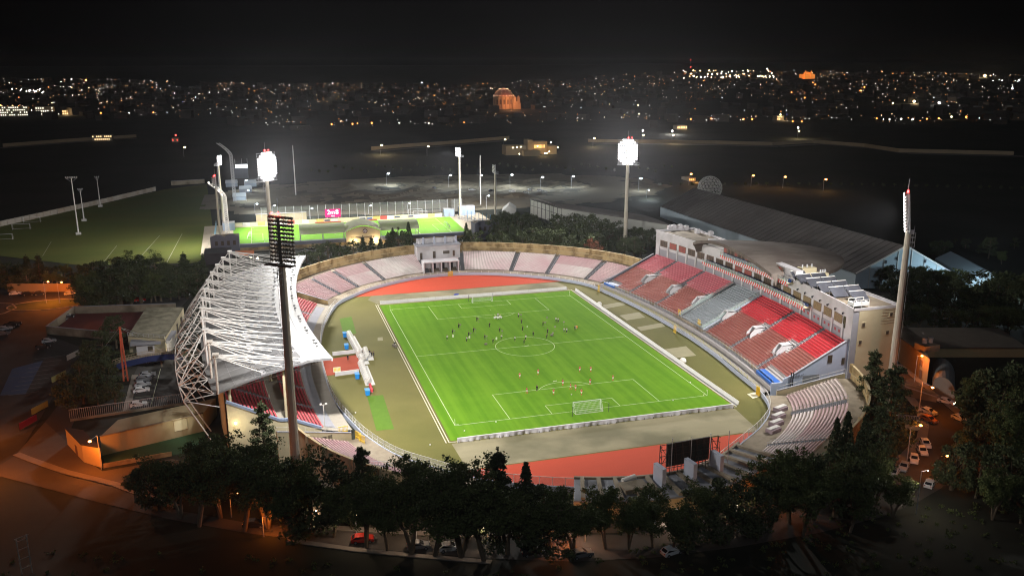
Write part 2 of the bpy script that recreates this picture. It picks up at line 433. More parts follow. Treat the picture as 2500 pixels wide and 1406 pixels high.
def strip(b, pos, ta, tb, prof, step=1.5, close=False):
    "sweep an (offset, height) profile along the curve"
    n = max(2, int(abs(tb-ta)/step)+1); k = len(prof); o = len(b.v)
    for i in range(n):
        t = ta+(tb-ta)*i/(n-1)
        for q in prof: b.v.append(tuple(pos(t, q[0], q[1])))
    kk = k if close else k-1
    for i in range(n-1):
        for j in range(kk):
            f = [o+i*k+j, o+(i+1)*k+j, o+(i+1)*k+(j+1) % k, o+i*k+(j+1) % k]
            b.f.append(f); b.mi.append(b.cur)
    if close:
        b.f.append([o+j for j in range(k)]); b.mi.append(b.cur); b.f.append([o+(n-1)*k+j for j in range(k-1, -1, -1)]); b.mi.append(b.cur)
    return b
def stepprof(o0, z0, n, dep, rise):
    p = []
    for i in range(n): p += [(o0+i*dep, z0+i*rise), (o0+(i+1)*dep, z0+i*rise)]
    return p
def posts(b, pos, ta, tb, o, z0, z1, gap, r=.05):
    n = max(1, int(abs(tb-ta)/gap))
    for i in range(n+1):
        t = ta+(tb-ta)*i/n; b.tube(pos(t, o, z0), pos(t, o, z1), r, n=5, cap=False)
def rail(b, pos, ta, tb, o, z, r=.05, step=2.):
    n = max(1, int(abs(tb-ta)/step)); b.path([pos(ta+(tb-ta)*i/n, o, z) for i in range(n+1)], r, n=5)

# ------------------------------------------------------------------ wall round the arena
tR0, tR1 = LTd(56, -58)-LTOT, LTd(56, 58.5)          # right-hand stand
tF0, tF1 = LTd(54.5, 61), LTd(-57.5, 63.5)           # far terrace
tL0, tL1 = LTd(-57.5, 63), LTd(-61, -53)             # left-hand stand
tN0, tN1 = LTd(-60, -56), LTd(-44, -92)              # near left terrace
tB0, tB1 = LTd(-21, -100), LTd(24, -93)               # near building
tE0, tE1 = LTd(23, -93), LTd(54.5, -60.5)            # curved terrace near the right-hand stand
W_ = thing('perimeter_wall', 'low pale wall with rails running round the edge of the running track', 'wall')
b = MB(); strip(b, L, 0, LTOT, [(0, 0), (0, 1.15), (.28, 1.15), (.28, 0)], 1.2); b.build('wall', m_blueg, W_)
b = MB(); rail(b, L, tF0, tF1, .1, 2.0); rail(b, L, tF0, tF1, .1, 1.6, .03); posts(b, L, tF0, tF1, .1, 1.1, 2.0, 3.); b.build('railing', m_wsteel, W_)
b = MB(); posts(b, L, tL0, tN1, .14, 1.1, 2.9, 2.4, .05); rail(b, L, tL0, tN1, .14, 2.9); rail(b, L, tL0, tN1, .14, 2.0, .03); b.build('railing', m_wsteel, W_)
b = MB(); strip(b, L, tL0+3, tN1, [(.14, 1.15), (.14, 2.9)]); b.build('mesh_panel', m_mesh, W_)
b = MB(); posts(b, L, tN1, tE1, .14, 1.1, 3.1, 2.6, .06); rail(b, L, tN1, tE1, .14, 3.1, .06); b.build('railing', m_wsteel, W_)
b = MB(); strip(b, L, tN1, tE1-4, [(.14, 1.15), (.14, 3.1)]); b.build('mesh_panel', m_mesh, W_)
b = MB(); posts(b, L, tR0+2, tR1-3, .5, 1.1, 2.3, 1.9, .07); b.build('railing', M('olive_post', (.30, .27, .10), .6), W_)
b = MB(); strip(b, L, tR0+2, tR1-3, [(.5, 1.15), (.5, 2.2)], 1.9); b.build('glass_panel', m_yglass, W_)

# ------------------------------------------------------------------ open terraces
def outer_wall(root, ta, tb, o, z0, z1, gap=5.2, mat=m_sand, low=0):
    b = MB(); strip(b, L, ta, tb, [(o, low), (o, z1), (o+.35, z1), (o+.35, low)], 1.2); b.build('outer_wall', mat, root)
    n = int(abs(tb-ta)/gap)
    for i in range(n+1):
        t = ta+(tb-ta)*i/n; b = MB()
        for s in (-.26, .26):
            q = [L(t+s-.11, o-.22, 0), L(t+s+.11, o-.22, 0), L(t+s+.11, o+.6, 0), L(t+s-.11, o+.6, 0)]
            b.hexa([(p.x, p.y, z0+1.5) for p in q]+[(p.x, p.y, z1+.2) for p in q])
        b.build('pilaster', mat, root)
    b = MB(); strip(b, L, ta, tb, [(o-.12, z0+1.5), (o-.12, z0+1.75), (o+.0, z0+1.75)], 1.2); strip(b, L, ta, tb, [(o-.08, z1-.02), (o-.08, z1+.1), (o+.43, z1+.1), (o+.43, z1-.02)], 1.2)
    b.build('coping', M('coping_stone', (.50, .40, .24), .9, (.40, .31, .17), .8), root)
def terrace(name, label, ta, tb, aisles, seatmat, o0=5., z0=1.2, n=15, dep=.84, rise=.33, back=4.5, wallh=3.7, wallmat=m_sand, mids=()):
    t_ = thing(name, label, 'terrace', tuple(L((ta+tb)/2, 10)))
    prof = [(0.28, 1.0), (o0-.6, 1.0), (o0-.6, z0-.2)]+stepprof(o0-.3, z0-.2, n, dep, rise)
    zt, ot = z0-.2+(n-1)*rise, o0-.3+n*dep
    prof += [(ot, zt), (ot+back, zt)]
    b = MB(); strip(b, L, ta, tb, prof, 1.); b.build('concrete_steps', m_conc, t_)
    outer_wall(t_, ta, tb, ot+back, zt, zt+wallh, mat=wallmat)
    R = Rows()
    edges = [ta+.8]+sum([[a-.9, a+.9] for a in aisles], [])+[tb-.8]
    for k in range(n):
        for i in range(0, len(edges), 2):
            if edges[i+1]-edges[i] > 1.5:
                if any(m0 < (edges[i]+edges[i+1])/2 < m1 and k < kk for m0, m1, kk in mids): continue
                R.row(L, edges[i], edges[i+1], o0+.2+k*dep, z0+.15+k*rise, seatmat(i//2, k))
    R.build(t_)
    for a in aisles:
        b = MB()
        for k in range(n*2):
            z = z0-.2+k*rise/2; o = o0-.3+k*dep/2
            q = [L(a-.8, o, 0), L(a+.8, o, 0), L(a+.8, o+dep/2, 0), L(a-.8, o+dep/2, 0)]
            b.hexa([(p.x, p.y, z-.1) for p in q]+[(p.x, p.y, z+.07) for p in q])
        b.build('stair', M('dark_step', (.10, .10, .11), .9), t_)
        b = MB()
        for s in (-.75, .75):
            p0, p1 = L(a+s, o0, z0+.9), L(a+s, o0+n*dep, z0+n*rise+.8); b.tube(p0, p1, .04, n=5)
            for k in range(8): q = p0.lerp(p1, k/7); b.tube(q, q-Vector((0, 0, .95)), .035, n=5)
        b.build('handrail', m_steel, t_)
    return t_
fa = [LTd(*P2(x, y, 3)) for x, y in ((1437, 668), (1366, 640), (1257, 640), (1125, 640), (1030, 645), (913, 665), (823, 682), (778, 700))]
pb0, pb1 = fa[3], fa[4]
terrace('far_terrace', 'long curved terrace of bleached pink and white seats behind the far goal', tF0, tF1, fa,
        lambda i, k: m_pale_s if i in (2, 3, 4, 5) or (i in (1, 6) and k < 8) else m_pink, mids=((pb0, pb1, 9),))
ea = [LTd(*P2(1990, 960, 3)), LTd(*P2(1985, 1043, 3))]
ea = [tE1-10.5, tE1-30]
terrace('curved_terrace', 'curved terrace of pale pink seats beside the blue end wall of the right stand', tE0, tE1, sorted(ea), lambda i, k: m_pale_s if (i == 1 and k < 6) or i == 0 and k < 10 else m_pink, o0=5.4)
nl = terrace('low_terrace', 'pink seated terrace at the near left corner behind the cream wall panels', tN0, tN1, [tN0+16, tN0+33], lambda i, k: m_pink, wallmat=M('grey_cream_wall', (.50, .43, .29), .9, (.60, .53, .38), .3, c3=(.36, .31, .21), s3=.2), n=11, back=3.)

def cross_wall(name, label, t, o0, o1, z0, z1, h, mat, capm=None, th=.35):
    r = thing(name, label, 'wall', tuple(L(t, (o0+o1)/2)))
    a, c = L(t-th/2, o0, 0), L(t+th/2, o0, 0); d, e = L(t+th/2, o1, 0), L(t-th/2, o1, 0)
    b = MB(); b.hexa([(a.x, a.y, 0), (c.x, c.y, 0), (d.x, d.y, 0), (e.x, e.y, 0), (a.x, a.y, z0+h), (c.x, c.y, z0+h), (d.x, d.y, z1+h), (e.x, e.y, z1+h)]); b.build('wall', mat, r)
    b = MB(); p, q = L(t, o0, z0+h+.06), L(t, o1, z1+h+.06); b.beam(p, q, th+.16, .14); b.build('coping', capm or m_grey, r)
    b = MB()
    for i in range(9): s = p.lerp(q, i/8); b.tube(s, s+Vector((0, 0, 1)), .035, n=5)
    b.tube(p+Vector((0, 0, 1)), q+Vector((0, 0, 1)), .04, n=5); b.build('railing', m_wsteel, r); return r
cross_wall('dividing_wall', 'sandy sloping wall between the far terrace and the right stand', tF0-.2, 2.5, 21, 1.2, 6.2, 1.1, m_sand)
cross_wall('dividing_wall', 'pale sloping wall with rails closing the curved terrace beside the blue end wall', tE1+.4, 3.5, 21, 1.2, 6., .9, m_cream)
dw = cross_wall('dividing_wall', 'cream sloping wall with black graffiti beside the near left terrace', tN0-.3, 3.8, 21, 1.4, 6., 1.3, m_cream)
pa, pb_ = L(tN0+.0, 8.4), L(tN0+.0, 11.6)
text_mesh('graffiti', 'CI7M CI2', .8, m_dark, dw, L(tN0-.3+.22, 10, 3.2), -(pb_-pa), (0, 0, 1), .03)
cross_wall('dividing_wall', 'sandy end wall of the far terrace under the white cantilever roof', tF1+.3, 3, 21, 1.2, 6.2, 1.2, m_sand)

# ------------------------------------------------------------------ commentary building in the far terrace
pbx = thing('press_box', 'white commentary box with four grey roof posts in the middle of the far terrace', 'building', (-4.5, 112, 0))
b = MB(); b.ab((-13.9, 108.6, 3.6), (4.6, 115, 10.2)); b.build('wall', m_white, pbx)
b = MB(); b.ab((-14.3, 108.1, 10.2), (5, 115.5, 10.55)); b.build('roof', m_grey, pbx)
for x in (-10.6, -5.8, -1., 3.6):
    b = MB(); b.ab((x-.35, 111.5, 10.55), (x+.35, 112.3, 13.4)); b.build('roof_post', m_blueg, pbx)
for x0, x1, z0, z1 in ((-12.7, -11.7, 4.6, 7.6), (-7.2, -6., 5, 8), (-2.8, 0, 6.6, 7.9), (1.4, 2.3, 5.4, 7.9)):
    b = MB(); b.ab((x0, 108.5, z0), (x1, 108.62, z1)); b.build('window', m_win, pbx)
b = MB()
for x in (-12, -9, 2.2, 3.4): b.ab((x-.5, 112.6, 10.55), (x+.5, 113.6, 11.8))
b.build('air_unit', m_white, pbx)
b = MB(); b.ab((-13.2, 114.2, 10.55), (4, 114.4, 12.6)); b.build('parapet', m_white, pbx)
tun = thing('players_tunnel', 'pale walled tunnel with three dark openings below the commentary box', 'tunnel', (-5, 99.5, 0))
b = MB()
for x in (-12.9, -9.2, -5.6, -2., 1.6): b.ab((x-.25, 98.6, 1), (x+.25, 103, 5.2))
b.ab((-13.1, 98.4, 5.2), (1.9, 104, 5.6)); b.ab((-13.1, 102.9, 1), (1.9, 103.1, 5.2)); b.build('wall', m_white, tun)
b = MB()
for x in (-8.3, -4.6, -1.): b.ab((x-1.1, 102.6, 1.05), (x+1.1, 102.88, 4.4))
b.build('opening_shade', m_dark, tun)  # dark slabs put in for the shade inside the openings
gt = thing('yellow_gate', 'small yellow gate in the track wall below the commentary box', 'gate', (-3, 96, 0))
b = MB(); q = L(LTd(-3, 97), -.2)
for i in range(5): b.ab((q.x-1+i*.45, q.y-.06, 0), (q.x-.75+i*.45, q.y+.06, 2.1))
b.build('bars', m_yellow, gt)
# ------------------------------------------------------------------ right-hand stand
def Wr(y): return 52.2-.00165*(y+3)**2
def RS(t, o, z): return Vector((Wr(t)+o, t, z))
SL, OB, ZB = .49, 4.5, 2.3
def zs(o): return ZB+(o-OB)*SL
es = thing('right_stand', 'big steep stand of red and brown seats facing the pitch from the right', 'grandstand', (62, 0, 0))
DEP = .86; NR = 24; RISE = DEP*SL
b = MB(); strip(b, RS, -57, 58, [(.4, 1.), (2.6, 1.), (2.6, ZB-.1)]+stepprof(OB-.2, ZB-.1, NR, DEP, RISE)+[(OB+NR*DEP, ZB+NR*RISE-.5), (25.4, ZB+NR*RISE-.5)], 2.); b.build('concrete_steps', M('stand_concrete', (.30, .28, .28), .9, (.42, .39, .38), .6), es)
b = MB(); strip(b, RS, -57, 58, [(OB-.8, 2.3), (OB-.8, 3.0), (OB-.3, 3.0), (OB-.3, 2.2)], 2.); b.build('front_parapet', m_conc, es)
b = MB()
for y0, y1 in ((-56, -44), (-42, -27), (-25, -10), (10, 23), (26, 40), (43, 52)): strip(b, RS, y0, y1, [(3.62, 1.05), (3.62, 2.9)], 2.)
b.build('banner', M('grey_banner', (.16, .16, .18), .8, (.30, .29, .30), 1.), es)
b = MB(); posts(b, RS, -56, 57, 3.5, 1, 4.0, 2., .035); rail(b, RS, -56, 57, 3.5, 4.0, .035); b.build('railing', m_steel, es)
vom = [43, 26.4, 9.7, -7.8, -25.6, -42]
up = [44, 26.8, -7.8, -27.4, -44.5]; lo = [41.8, 24.2, -9, -25.8, -43.2]
R = Rows()
blocks = [(57, 8.2, 0), (7, -7.2, 1), (-8.4, -56, 2)]
for k in range(NR):
    o = OB+.1+k*DEP; z = ZB+.25+k*RISE; low = o < 16.4
    ais = [(a-.75, a+.75) for a in (lo if o < 12.5 else up)]
    vz = [(v-1.9, v+1.9) for v in vom] if 10.2 < o < 17.5 else []
    for y0, y1, kind in blocks:
        if kind == 0: mt = m_brown_s if low else m_rose_s
        elif kind == 1: mt = m_grey_s
        else: mt = m_brown_s if low else m_red_s
        if kind == 0 and k < 3: y0 = 50
        if kind == 2 and k < 4: y1 = -46
        cuts = sorted([a for a in ais+vz if y1-1 < (a[0]+a[1])/2 < y0+1], reverse=True); s = y0
        segs = []
        for a0, a1 in cuts:
            if a1 < s: segs.append((s, min(s, a1)))
            s = min(s, a0)
        segs.append((s, y1))
        for a, c in segs:
            if a-c > 1.: R.row(RS, a, c, o, z, mt)
R.build(es)
ms = M('white_seat', (.75, .73, .70), .6)
b = MB()
for v in vom:
    for k in range(6, 17):
        o = OB+k*DEP; z = ZB+k*RISE
        for s in (-1, 1): b.add([RS(v+s*1.75, o, z+.02), RS(v+s*3.4, o, z+.02), RS(v+s*3.4, o+.55, z+.02), RS(v+s*1.75, o+.55, z+.02), RS(v+s*1.75, o+.55, z+.42), RS(v+s*3.4, o+.55, z+.42)], [(0, 1, 2, 3), (3, 2, 5, 4)])
b.build('edge_marking', ms, es)
for i, v in enumerate(vom):
    b = MB()
    o0, o1 = 10.8, 15.8; zt = zs(15.4)+.55; zb = zs(10.8)
    pr = [(o0, zb-1.4), (o0+.1, zb+1.0), (o0+1.9, zt), (o1, zt), (o1, zs(o1)-.2)]
    for s in (-1.2, 1.2):
        q = [RS(v+s, a, c) for a, c in pr]; q2 = [RS(v+s*.85, a, c) for a, c in pr]
        n = len(q); b.add(q+q2, [tuple(range(n)), tuple(range(2*n-1, n-1, -1))]+[(j, (j+1) % n, n+(j+1) % n, n+j) for j in range(n)])
    c = [RS(v-1.2, 12.7, zt-.02), RS(v+1.2, 12.7, zt-.02), RS(v+1.2, o1, zt-.02), RS(v-1.2, o1, zt-.02)]
    b.hexa([(p.x, p.y, p.z-.25) for p in c]+[tuple(p) for p in c])
    b.build('stair_head', m_white, es)
b = MB()
for a in up:
    for k in range(12, NR*1):
        o = OB+k*DEP; z = ZB+k*RISE
        for h in (0, .43): q = [RS(a-.6, o+h, 0), RS(a+.6, o+h, 0), RS(a+.6, o+h+.43, 0), RS(a-.6, o+h+.43, 0)]; b.hexa([(p.x, p.y, z-.1) for p in q]+[(p.x, p.y, z+h*.49+.08) for p in q])
for a in lo:
    for k in range(0, 9):
        o = OB+k*DEP; z = ZB+k*RISE
        for h in (0, .43): q = [RS(a-.6, o+h, 0), RS(a+.6, o+h, 0), RS(a+.6, o+h+.43, 0), RS(a-.6, o+h+.43, 0)]; b.hexa([(p.x, p.y, z-.1) for p in q]+[(p.x, p.y, z+h*.49+.08) for p in q])
b.build('stair', M('dark_stair', (.15, .15, .17), .8), es)
b = MB()
for y in (7.7, -7.9):
    b.beam(RS(y, OB, zs(OB)+1.0), RS(y, 24.6, zs(24.6)+1.0), .12, 1.4)
b.build('side_screen', m_glass, es)
b = MB(); b.beam(RS(7.9, OB, zs(OB)+.3), RS(7.9, 24.6, zs(24.6)+.3), .5, .5); b.beam(RS(57.6, OB, zs(OB)+.4), RS(57.6, 24.6, zs(24.6)+.4), .7, .8); b.build('dark_beam', M('dark_beam', (.10, .10, .12), .7), es)
b = MB(); b.beam(RS(-8.1, OB, zs(OB)+.35), RS(-8.1, 24.6, zs(24.6)+.35), .3, .35); b.build('pale_beam', m_blueg, es)
for y0, y1 in ((-56.6, -46), (56.8, 50)):
    b = MB(); q = [RS(y0, OB-1.2, 0), RS(y1, OB-1.2, 0), RS(y1, OB+2.0, 0), RS(y0, OB+2.0, 0)]; b.hexa([(p.x, p.y, 2.2) for p in q]+[(p.x, p.y, 3.0) for p in q]); b.build('blue_platform', m_blue_s, es)
# near end wall
b = MB(); pr = [(2.5, 0), (2.5, 3.4), (6, 3.4), (6.2, zs(8.4)), (9.3, zs(9.3)+.7), (25.5, zs(25.5)+.9), (25.5, 0)]
q = [RS(-57.4, a, c) for a, c in pr]; q2 = [RS(-57, a, c) for a, c in pr]; n = len(q)
b.add(q+q2, [tuple(range(n)), tuple(range(2*n-1, n-1, -1))]+[(j, (j+1) % n, n+(j+1) % n, n+j) for j in range(n)]); b.build('end_wall', M('ice_blue_wall', (.42, .48, .62), .8, (.48, .54, .67), .12), es)
b = MB(); b.beam(RS(-57.2, 9.3, zs(9.3)+.75), RS(-57.2, 25.5, zs(25.5)+.95), .6, .14); b.build('coping', m_grey, es)
b = MB(); y = -57.46
b.ab((Wr(y)+19.2, y, 7.4), (Wr(y)+20.6, y+.05, 9.6)); b.ab((Wr(y)+23.6, y, 6.6), (Wr(y)+24.6, y+.05, 8.4)); b.build('window', m_win, es)
b = MB(); b.ab((Wr(y)+12, y, 2.4), (Wr(y)+17, y+.05, 4.6)); b.build('gate', M('gate_grey', (.22, .23, .25), .7), es)
b = MB(); b.ab((Wr(y)+8.2, y-.14, .5), (Wr(y)+8.4, y, 6)); b.ab((Wr(y)+8.8, y-.14, .5), (Wr(y)+9., y, 6)); b.build('drainpipe', m_dark, es)
text_mesh('sign_text', 'GATE 17', .8, M('sign_grey', (.2, .22, .26), .8), es, (Wr(y)+10.6, y-.03, 4.9), (1, 0, 0), (0, 0, 1), .02)
for i, (px, py) in enumerate(((1658, 775), (1648, 800), (1706, 800), (1851, 948), (1462, 700))):
    q = P(px, py, 2); g_ = thing('yellow_gate', ['tall yellow gate on the stair between the rose and grey seats', 'yellow gate in the wall below the grey seats', 'yellow gate at the foot of the browned seats beside the grey block', 'bright yellow gate at the near corner of the right stand', 'pale yellow gate at the far corner of the right stand'][i], 'gate', (q.x, q.y, 0), 'yellow gates along the right stand')
    b = MB(); z = [2.2, .2, 2.2, 0, 0][i]
    for k in range(4): b.ab((q.x-.05, q.y-.8+k*.5, z), (q.x+.05, q.y-.7+k*.5, z+2.5))
    for zz in (.1, 1.2, 2.4): b.ab((q.x-.06, q.y-.85, z+zz), (q.x+.06, q.y+.95, z+zz+.12))
    b.build('bars', m_yellow, g_)
    if i == 3: b = MB(); b.ab((q.x+.08, q.y-.8, .1), (q.x+.12, q.y+.9, 2.4)); b.build('panel', m_yellow, g_)
q = P(1846, 966)
flat('laid_board', [P2(1824, 962), P2(1852, 955), P2(1866, 964), P2(1838, 973)], .06, M('board_cream', (.75, .70, .50), .8))

# ------------------------------------------------------------------ white building behind it
bl = thing('stand_building', 'long white building with balconies and windows above the right stand', 'building', (80, 0, 0))
def BX(y): return Wr(y)+25.5
b = MB(); ZT = 21.4
ys = [58-116*i/24 for i in range(25)]
front = [(BX(y), y) for y in ys]; poly = front+[(87.6, -58), (87.6, 58)]
b.prism(poly, 0, ZT); b.build('wall', m_white, bl)
b = MB(); b.prism([(x+.6, max(-57.4, min(57.4, y))) for x, y in front]+[(87, -57.4), (87, 57.4)], ZT+.004, ZT+.05); b.build('roof_deck', M('roof_felt', (.20, .16, .115), .9, (.28, .235, .175), .3, c3=(.11, .085, .06), s3=.1), bl)
b = MB()
for (x0, y0), (x1, y1) in zip(front+[(87.6, -58)], front[1:]+[(87.6, -58), (87.6, 58)]):
    b.beam((x0, y0, ZT+.35), (x1, y1, ZT+.35), .3, .7)
b.beam((front[0][0], 58, ZT+.35), (87.6, 58, ZT+.35), .3, .7); b.build('parapet', m_white, bl)
# cream end wall panel
b = MB(); b.ab((BX(-58)+1.8, -58.12, 0), (87.7, -58.0, ZT+.7)); b.build('end_wall', m_cream, bl)
b = MB(); b.ab((BX(-58)-.1, -58.06, 0), (BX(-58)+1.8, -58.0, ZT+.7)); b.build('corner_strip', m_grey, bl)
b = MB()
for k in range(6): b.ab((81.6, -58.16, 17.2+k*.75), (87.6, -58.12, 17.28+k*.75))
b.build('groove', m_conc, bl)
for x, z in ((76.1, 17.5), (84.6, 19.6), (75.6, 12.6), (84, 14.6)):
    b = MB(); b.ab((x-.55, -58.2, z-.6), (x+.55, -58.12, z+.6)); f_ = b.build('window', m_cream, bl)
    b = MB(); b.ab((x-.42, -58.23, z-.47), (x+.42, -58.2, z+.47)); b.build('pane', m_win, f_)
# facade bays
def facade(name, y0, y1, z0, z1, d0, d1, mat, parent=None):
    b = MB(); n = max(1, int(abs(y1-y0)/3))
    for i in range(n):
        a, c = y0+(y1-y0)*i/n, y0+(y1-y0)*(i+1)/n
        q = [(BX(a)-d1, a), (BX(c)-d1, c), (BX(c)-d0, c), (BX(a)-d0, a)]
        b.hexa([(x, y, z0) for x, y in q]+[(x, y, z1) for x, y in q])
    return b.build(name, mat, parent or bl)
zf = ZB+NR*RISE-.5
bays = [57-1.2-5.75*i for i in range(20)]
for i, yb in enumerate(bays):
    facade('pier', yb+.45, yb-.35, zf, 16.6, 0, .35, m_white)
    if i < 19:
        facade('recess', yb-.5, yb-5.3, zf+.1, zf+3.2, .02, .06, M('bay_grey', (.30, .29, .32), .8))
        if i not in (7, 8, 9): 
            for s in (1.3, 3.5): facade('hatch', yb-s, yb-s-.9, zf+1.7, zf+2.5, .06, .09, M('dim_red', (.35, .06, .07), .7) if i > 9 else m_grey)
        fr = facade('window', yb-.6, yb-5.0, zf+4.3, zf+6.8, .02, .08, m_frame)
        for k in range(4): facade('pane', yb-.8-k*1.03, yb-1.68-k*1.03, zf+4.45, zf+6.6, .08, .1, M('amber_glass', (.34, .26, .14), .2, (.16, .11, .06), 1.5) if i > 12 else (M('red_blind', (.42, .09, .07), .5, (.2, .06, .05), 1.) if i in (1, 2, 8, 9) else m_win), fr)  # amber-toned panes in the nearer bays
# balconies
m_bunt = M('bunting_red', (.70, .03, .03), .7)
def balcony(y0, y1, z, d):
    bb = facade('balcony', y0, y1, z, z+.3, 0, d, m_cream)
    r = facade('glass_front', y0, y1, z+.3, z+1.35, d-.08, d, m_glass, bb)
    b = MB(); posts(b, lambda t, o, zz: Vector((BX(t)-o, t, zz)), y0, y1, d, z+.2, z+1.45, 1.7, .06); rail(b, lambda t, o, zz: Vector((BX(t)-o, t, zz)), y0, y1, d, z+1.42, .05); b.build('railing', m_steel, bb)
    b = MB(); n = int(abs(y1-y0)/.62)
    for i in range(n):
        for k in range(2):
            t = y0+(y1-y0)*(i+.5*k)/n; b.cur = (i+k) % 2; h = .6
            q = [(BX(t)-d-.05, t, z+.42-k*h), (BX(t-.5)-d-.05, t-.5, z+.42-k*h), (BX(t-.5)-d-.05, t-.5, z-.18-k*h), (BX(t)-d-.05, t, z-.1-k*h)]; b.add(q, [(0, 1, 2, 3)])
    b.cur = 0; b.build('bunting', [m_bunt, M('bunting_white', (.78, .74, .72), .7)], bb)
    b = MB(); n = int(abs(y1-y0)/.8)
    for i in range(n):
        if (i//6) % 4 == 3: continue
        t = y0+(y1-y0)*(i+.5)/n; x = BX(t)-d*.5; b.ab((x-.25, t-.25, z+.3), (x+.25, t+.25, z+.72)); b.ab((x+.2, t-.25, z+.72), (x+.28, t+.25, z+1.2))
    b.build('balcony_seat', m_blue_s if z > 18 else M('navy_seat', (.04, .06, .14), .6), bb)
balcony(25, -36, 16.1, 2.6)
balcony(15, -25, 20.6, 2.2)
facade('upper_wall', 27, -25, ZT, 24.3, -3, -.4, m_white)
fr = facade('window', 16, -19, 21.6, 24.0, .3, .4, m_frame)
for k in range(16): facade('pane', 15.6-k*2.15, 14.2-k*2.15, 21.8, 23.9, .4, .44, m_win if k % 3 else M('red_blind', (.42, .09, .07)), fr)
for k in range(7):
    y = -28-k*4.2
    b = MB(); x = BX(y); b.ab((x-.6, y-.2, 19.6), (x-.02, y+.2, 19.75)); b.ab((x-.6, y-.2, 19.2), (x-.35, y+.2, 19.6)); b.build('wall_lamp', m_dark, bl)
b = MB(); b.ab((BX(-54)-.1, -54.6, 15.6), (BX(-54)-.02, -53.4, 18.8)); b.build('window', m_win, bl)
# curved roof shell
b = MB(); NU, NV = 36, 14
def shell(u, v):
    a = rad(-90+180*u); yc = 5.
    # front chord at v=0, rounded back at v=1
    yy = yc+25*(2*u-1); back = 1.5+38*max(0, 1-abs(2*u-1)**3.2)**.6
    x = 70.2+.0035*(yy-yc)**2+back*v
    z = 22.6+4.4*(1-(2*u-1)**2)*(1-.35*v)-2.6*v*v
    return Vector((x, yy, z))
vs = [shell(i/NU, j/NV) for j in range(NV+1) for i in range(NU+1)]; nt_ = len(vs)
vs += [p-Vector((0, 0, 1.05)) for p in vs]
fs = []
for j in range(NV):
    for i in range(NU):
        a = j*(NU+1)+i; fs.append((a, a+1, a+NU+2, a+NU+1)); fs.append((nt_+a, nt_+a+NU+1, nt_+a+NU+2, nt_+a+1))
bd = [i for i in range(NU+1)]+[j*(NU+1)+NU for j in range(1, NV+1)]+[NV*(NU+1)+i for i in range(NU-1, -1, -1)]+[j*(NU+1) for j in range(NV-1, 0, -1)]
for a, c in zip(bd, bd[1:]+bd[:1]): fs.append((a, nt_+a, nt_+c, c))
b.add(vs, fs); b.build('curved_roof', M('weathered_roof', (.21, .18, .155), .9, (.075, .056, .048), .16, stretch=(.5, 1.6, 1), contrast=.55, c3=(.115, .09, .078), s3=.07), bl)
# things on the roof
for k, (y, n) in enumerate(((-25, 1), (-29, 2), (-34, 2), (-39, 2), (-44.5, 2), (-50, 1))):
    for j in range(n):
        x0 = 75.6+j*5.1+(2.5 if k == 5 else 0)+(.8 if k == 0 else 0); sp = thing('solar_panel', '%s solar panel on the flat roof of the white building' % (['single rearmost dark', 'second row inner', 'second row outer', 'third row inner', 'third row outer', 'fourth row inner', 'fourth row outer', 'fifth row inner', 'fifth row outer', 'nearest single dark'][max(0, 2*k-1)+j]), 'solar panel', (x0+2.4, y, ZT), 'dark solar panels on the roof')
        b = MB(); b.hexa([(x0, y-1.5, ZT+.4), (x0+4.8, y-1.5, ZT+.4), (x0+4.8, y+1.5, ZT+2.5), (x0, y+1.5, ZT+2.5), (x0, y-1.5, ZT+.5), (x0+4.8, y-1.5, ZT+.5), (x0+4.8, y+1.5, ZT+2.6), (x0, y+1.5, ZT+2.6)]); b.build('panel', M('solar_glass', (.030, .032, .040), .75, (.05, .05, .058), .5, spec=.05), sp)
        b = MB()
        for xx in (x0+.5, x0+4.3): b.beam((xx, y-1.5, ZT+.05), (xx, y+1.4, ZT+.1), .1); b.beam((xx, y+1.4, ZT+.05), (xx, y+1.4, ZT+2.45), .1)
        b.beam((x0, y+1.5, ZT+2.62), (x0+4.8, y+1.5, ZT+2.62), .16); b.build('frame', m_wsteel, sp)
q = (76.3, -55, ZT); ac = thing('air_conditioner', 'white framed air chiller with three dark fans at the near roof edge', 'air conditioner', q)
b = MB(); b.ab((73.8, -56.4, ZT+.8), (78.6, -54, ZT+1.7)); b.build('housing', M('unit_white', (.7, .7, .7), .6), ac)
b = MB()
for x in (73.8, 76.2, 78.6):
    for y in (-56.4, -54): b.beam((x, y, ZT+.05), (x, y, ZT+2.4), .14)
for y in (-56.4, -54): b.beam((73.8, y, ZT+2.4), (78.6, y, ZT+2.4), .14)
b.build('frame', m_wsteel, ac)
for x in (74.8, 76.2, 77.6): b = MB(); b.tube((x, -55.2, ZT+1.7), (x, -55.2, ZT+1.9), .5, n=12); b.build('fan', m_dark, ac)
for i, (x, y, w_, h) in enumerate(((84, -21, 5, 2.8), (86, -26, 2.4, 2.2), (79, -23, 3, 1.6))):
    u = thing('plant_room', ['cream plant room behind the curved roof', 'small cream tank house beside the plant room', 'low white duct housing behind the solar panels'][i], 'roof unit', (x, y, ZT)); b = MB(); b.ab((x-w_/2, y-1.4, ZT+.05), (x+w_/2, y+1.4, ZT+h)); b.build('housing', m_cream if i < 2 else m_white, u)
    b = MB()
    for k in range(3): b.tube((x-w_/3+k*w_/3, y, ZT+h), (x-w_/3+k*w_/3, y, ZT+h+.9), .22, n=8)
    b.build('vent', m_steel, u)
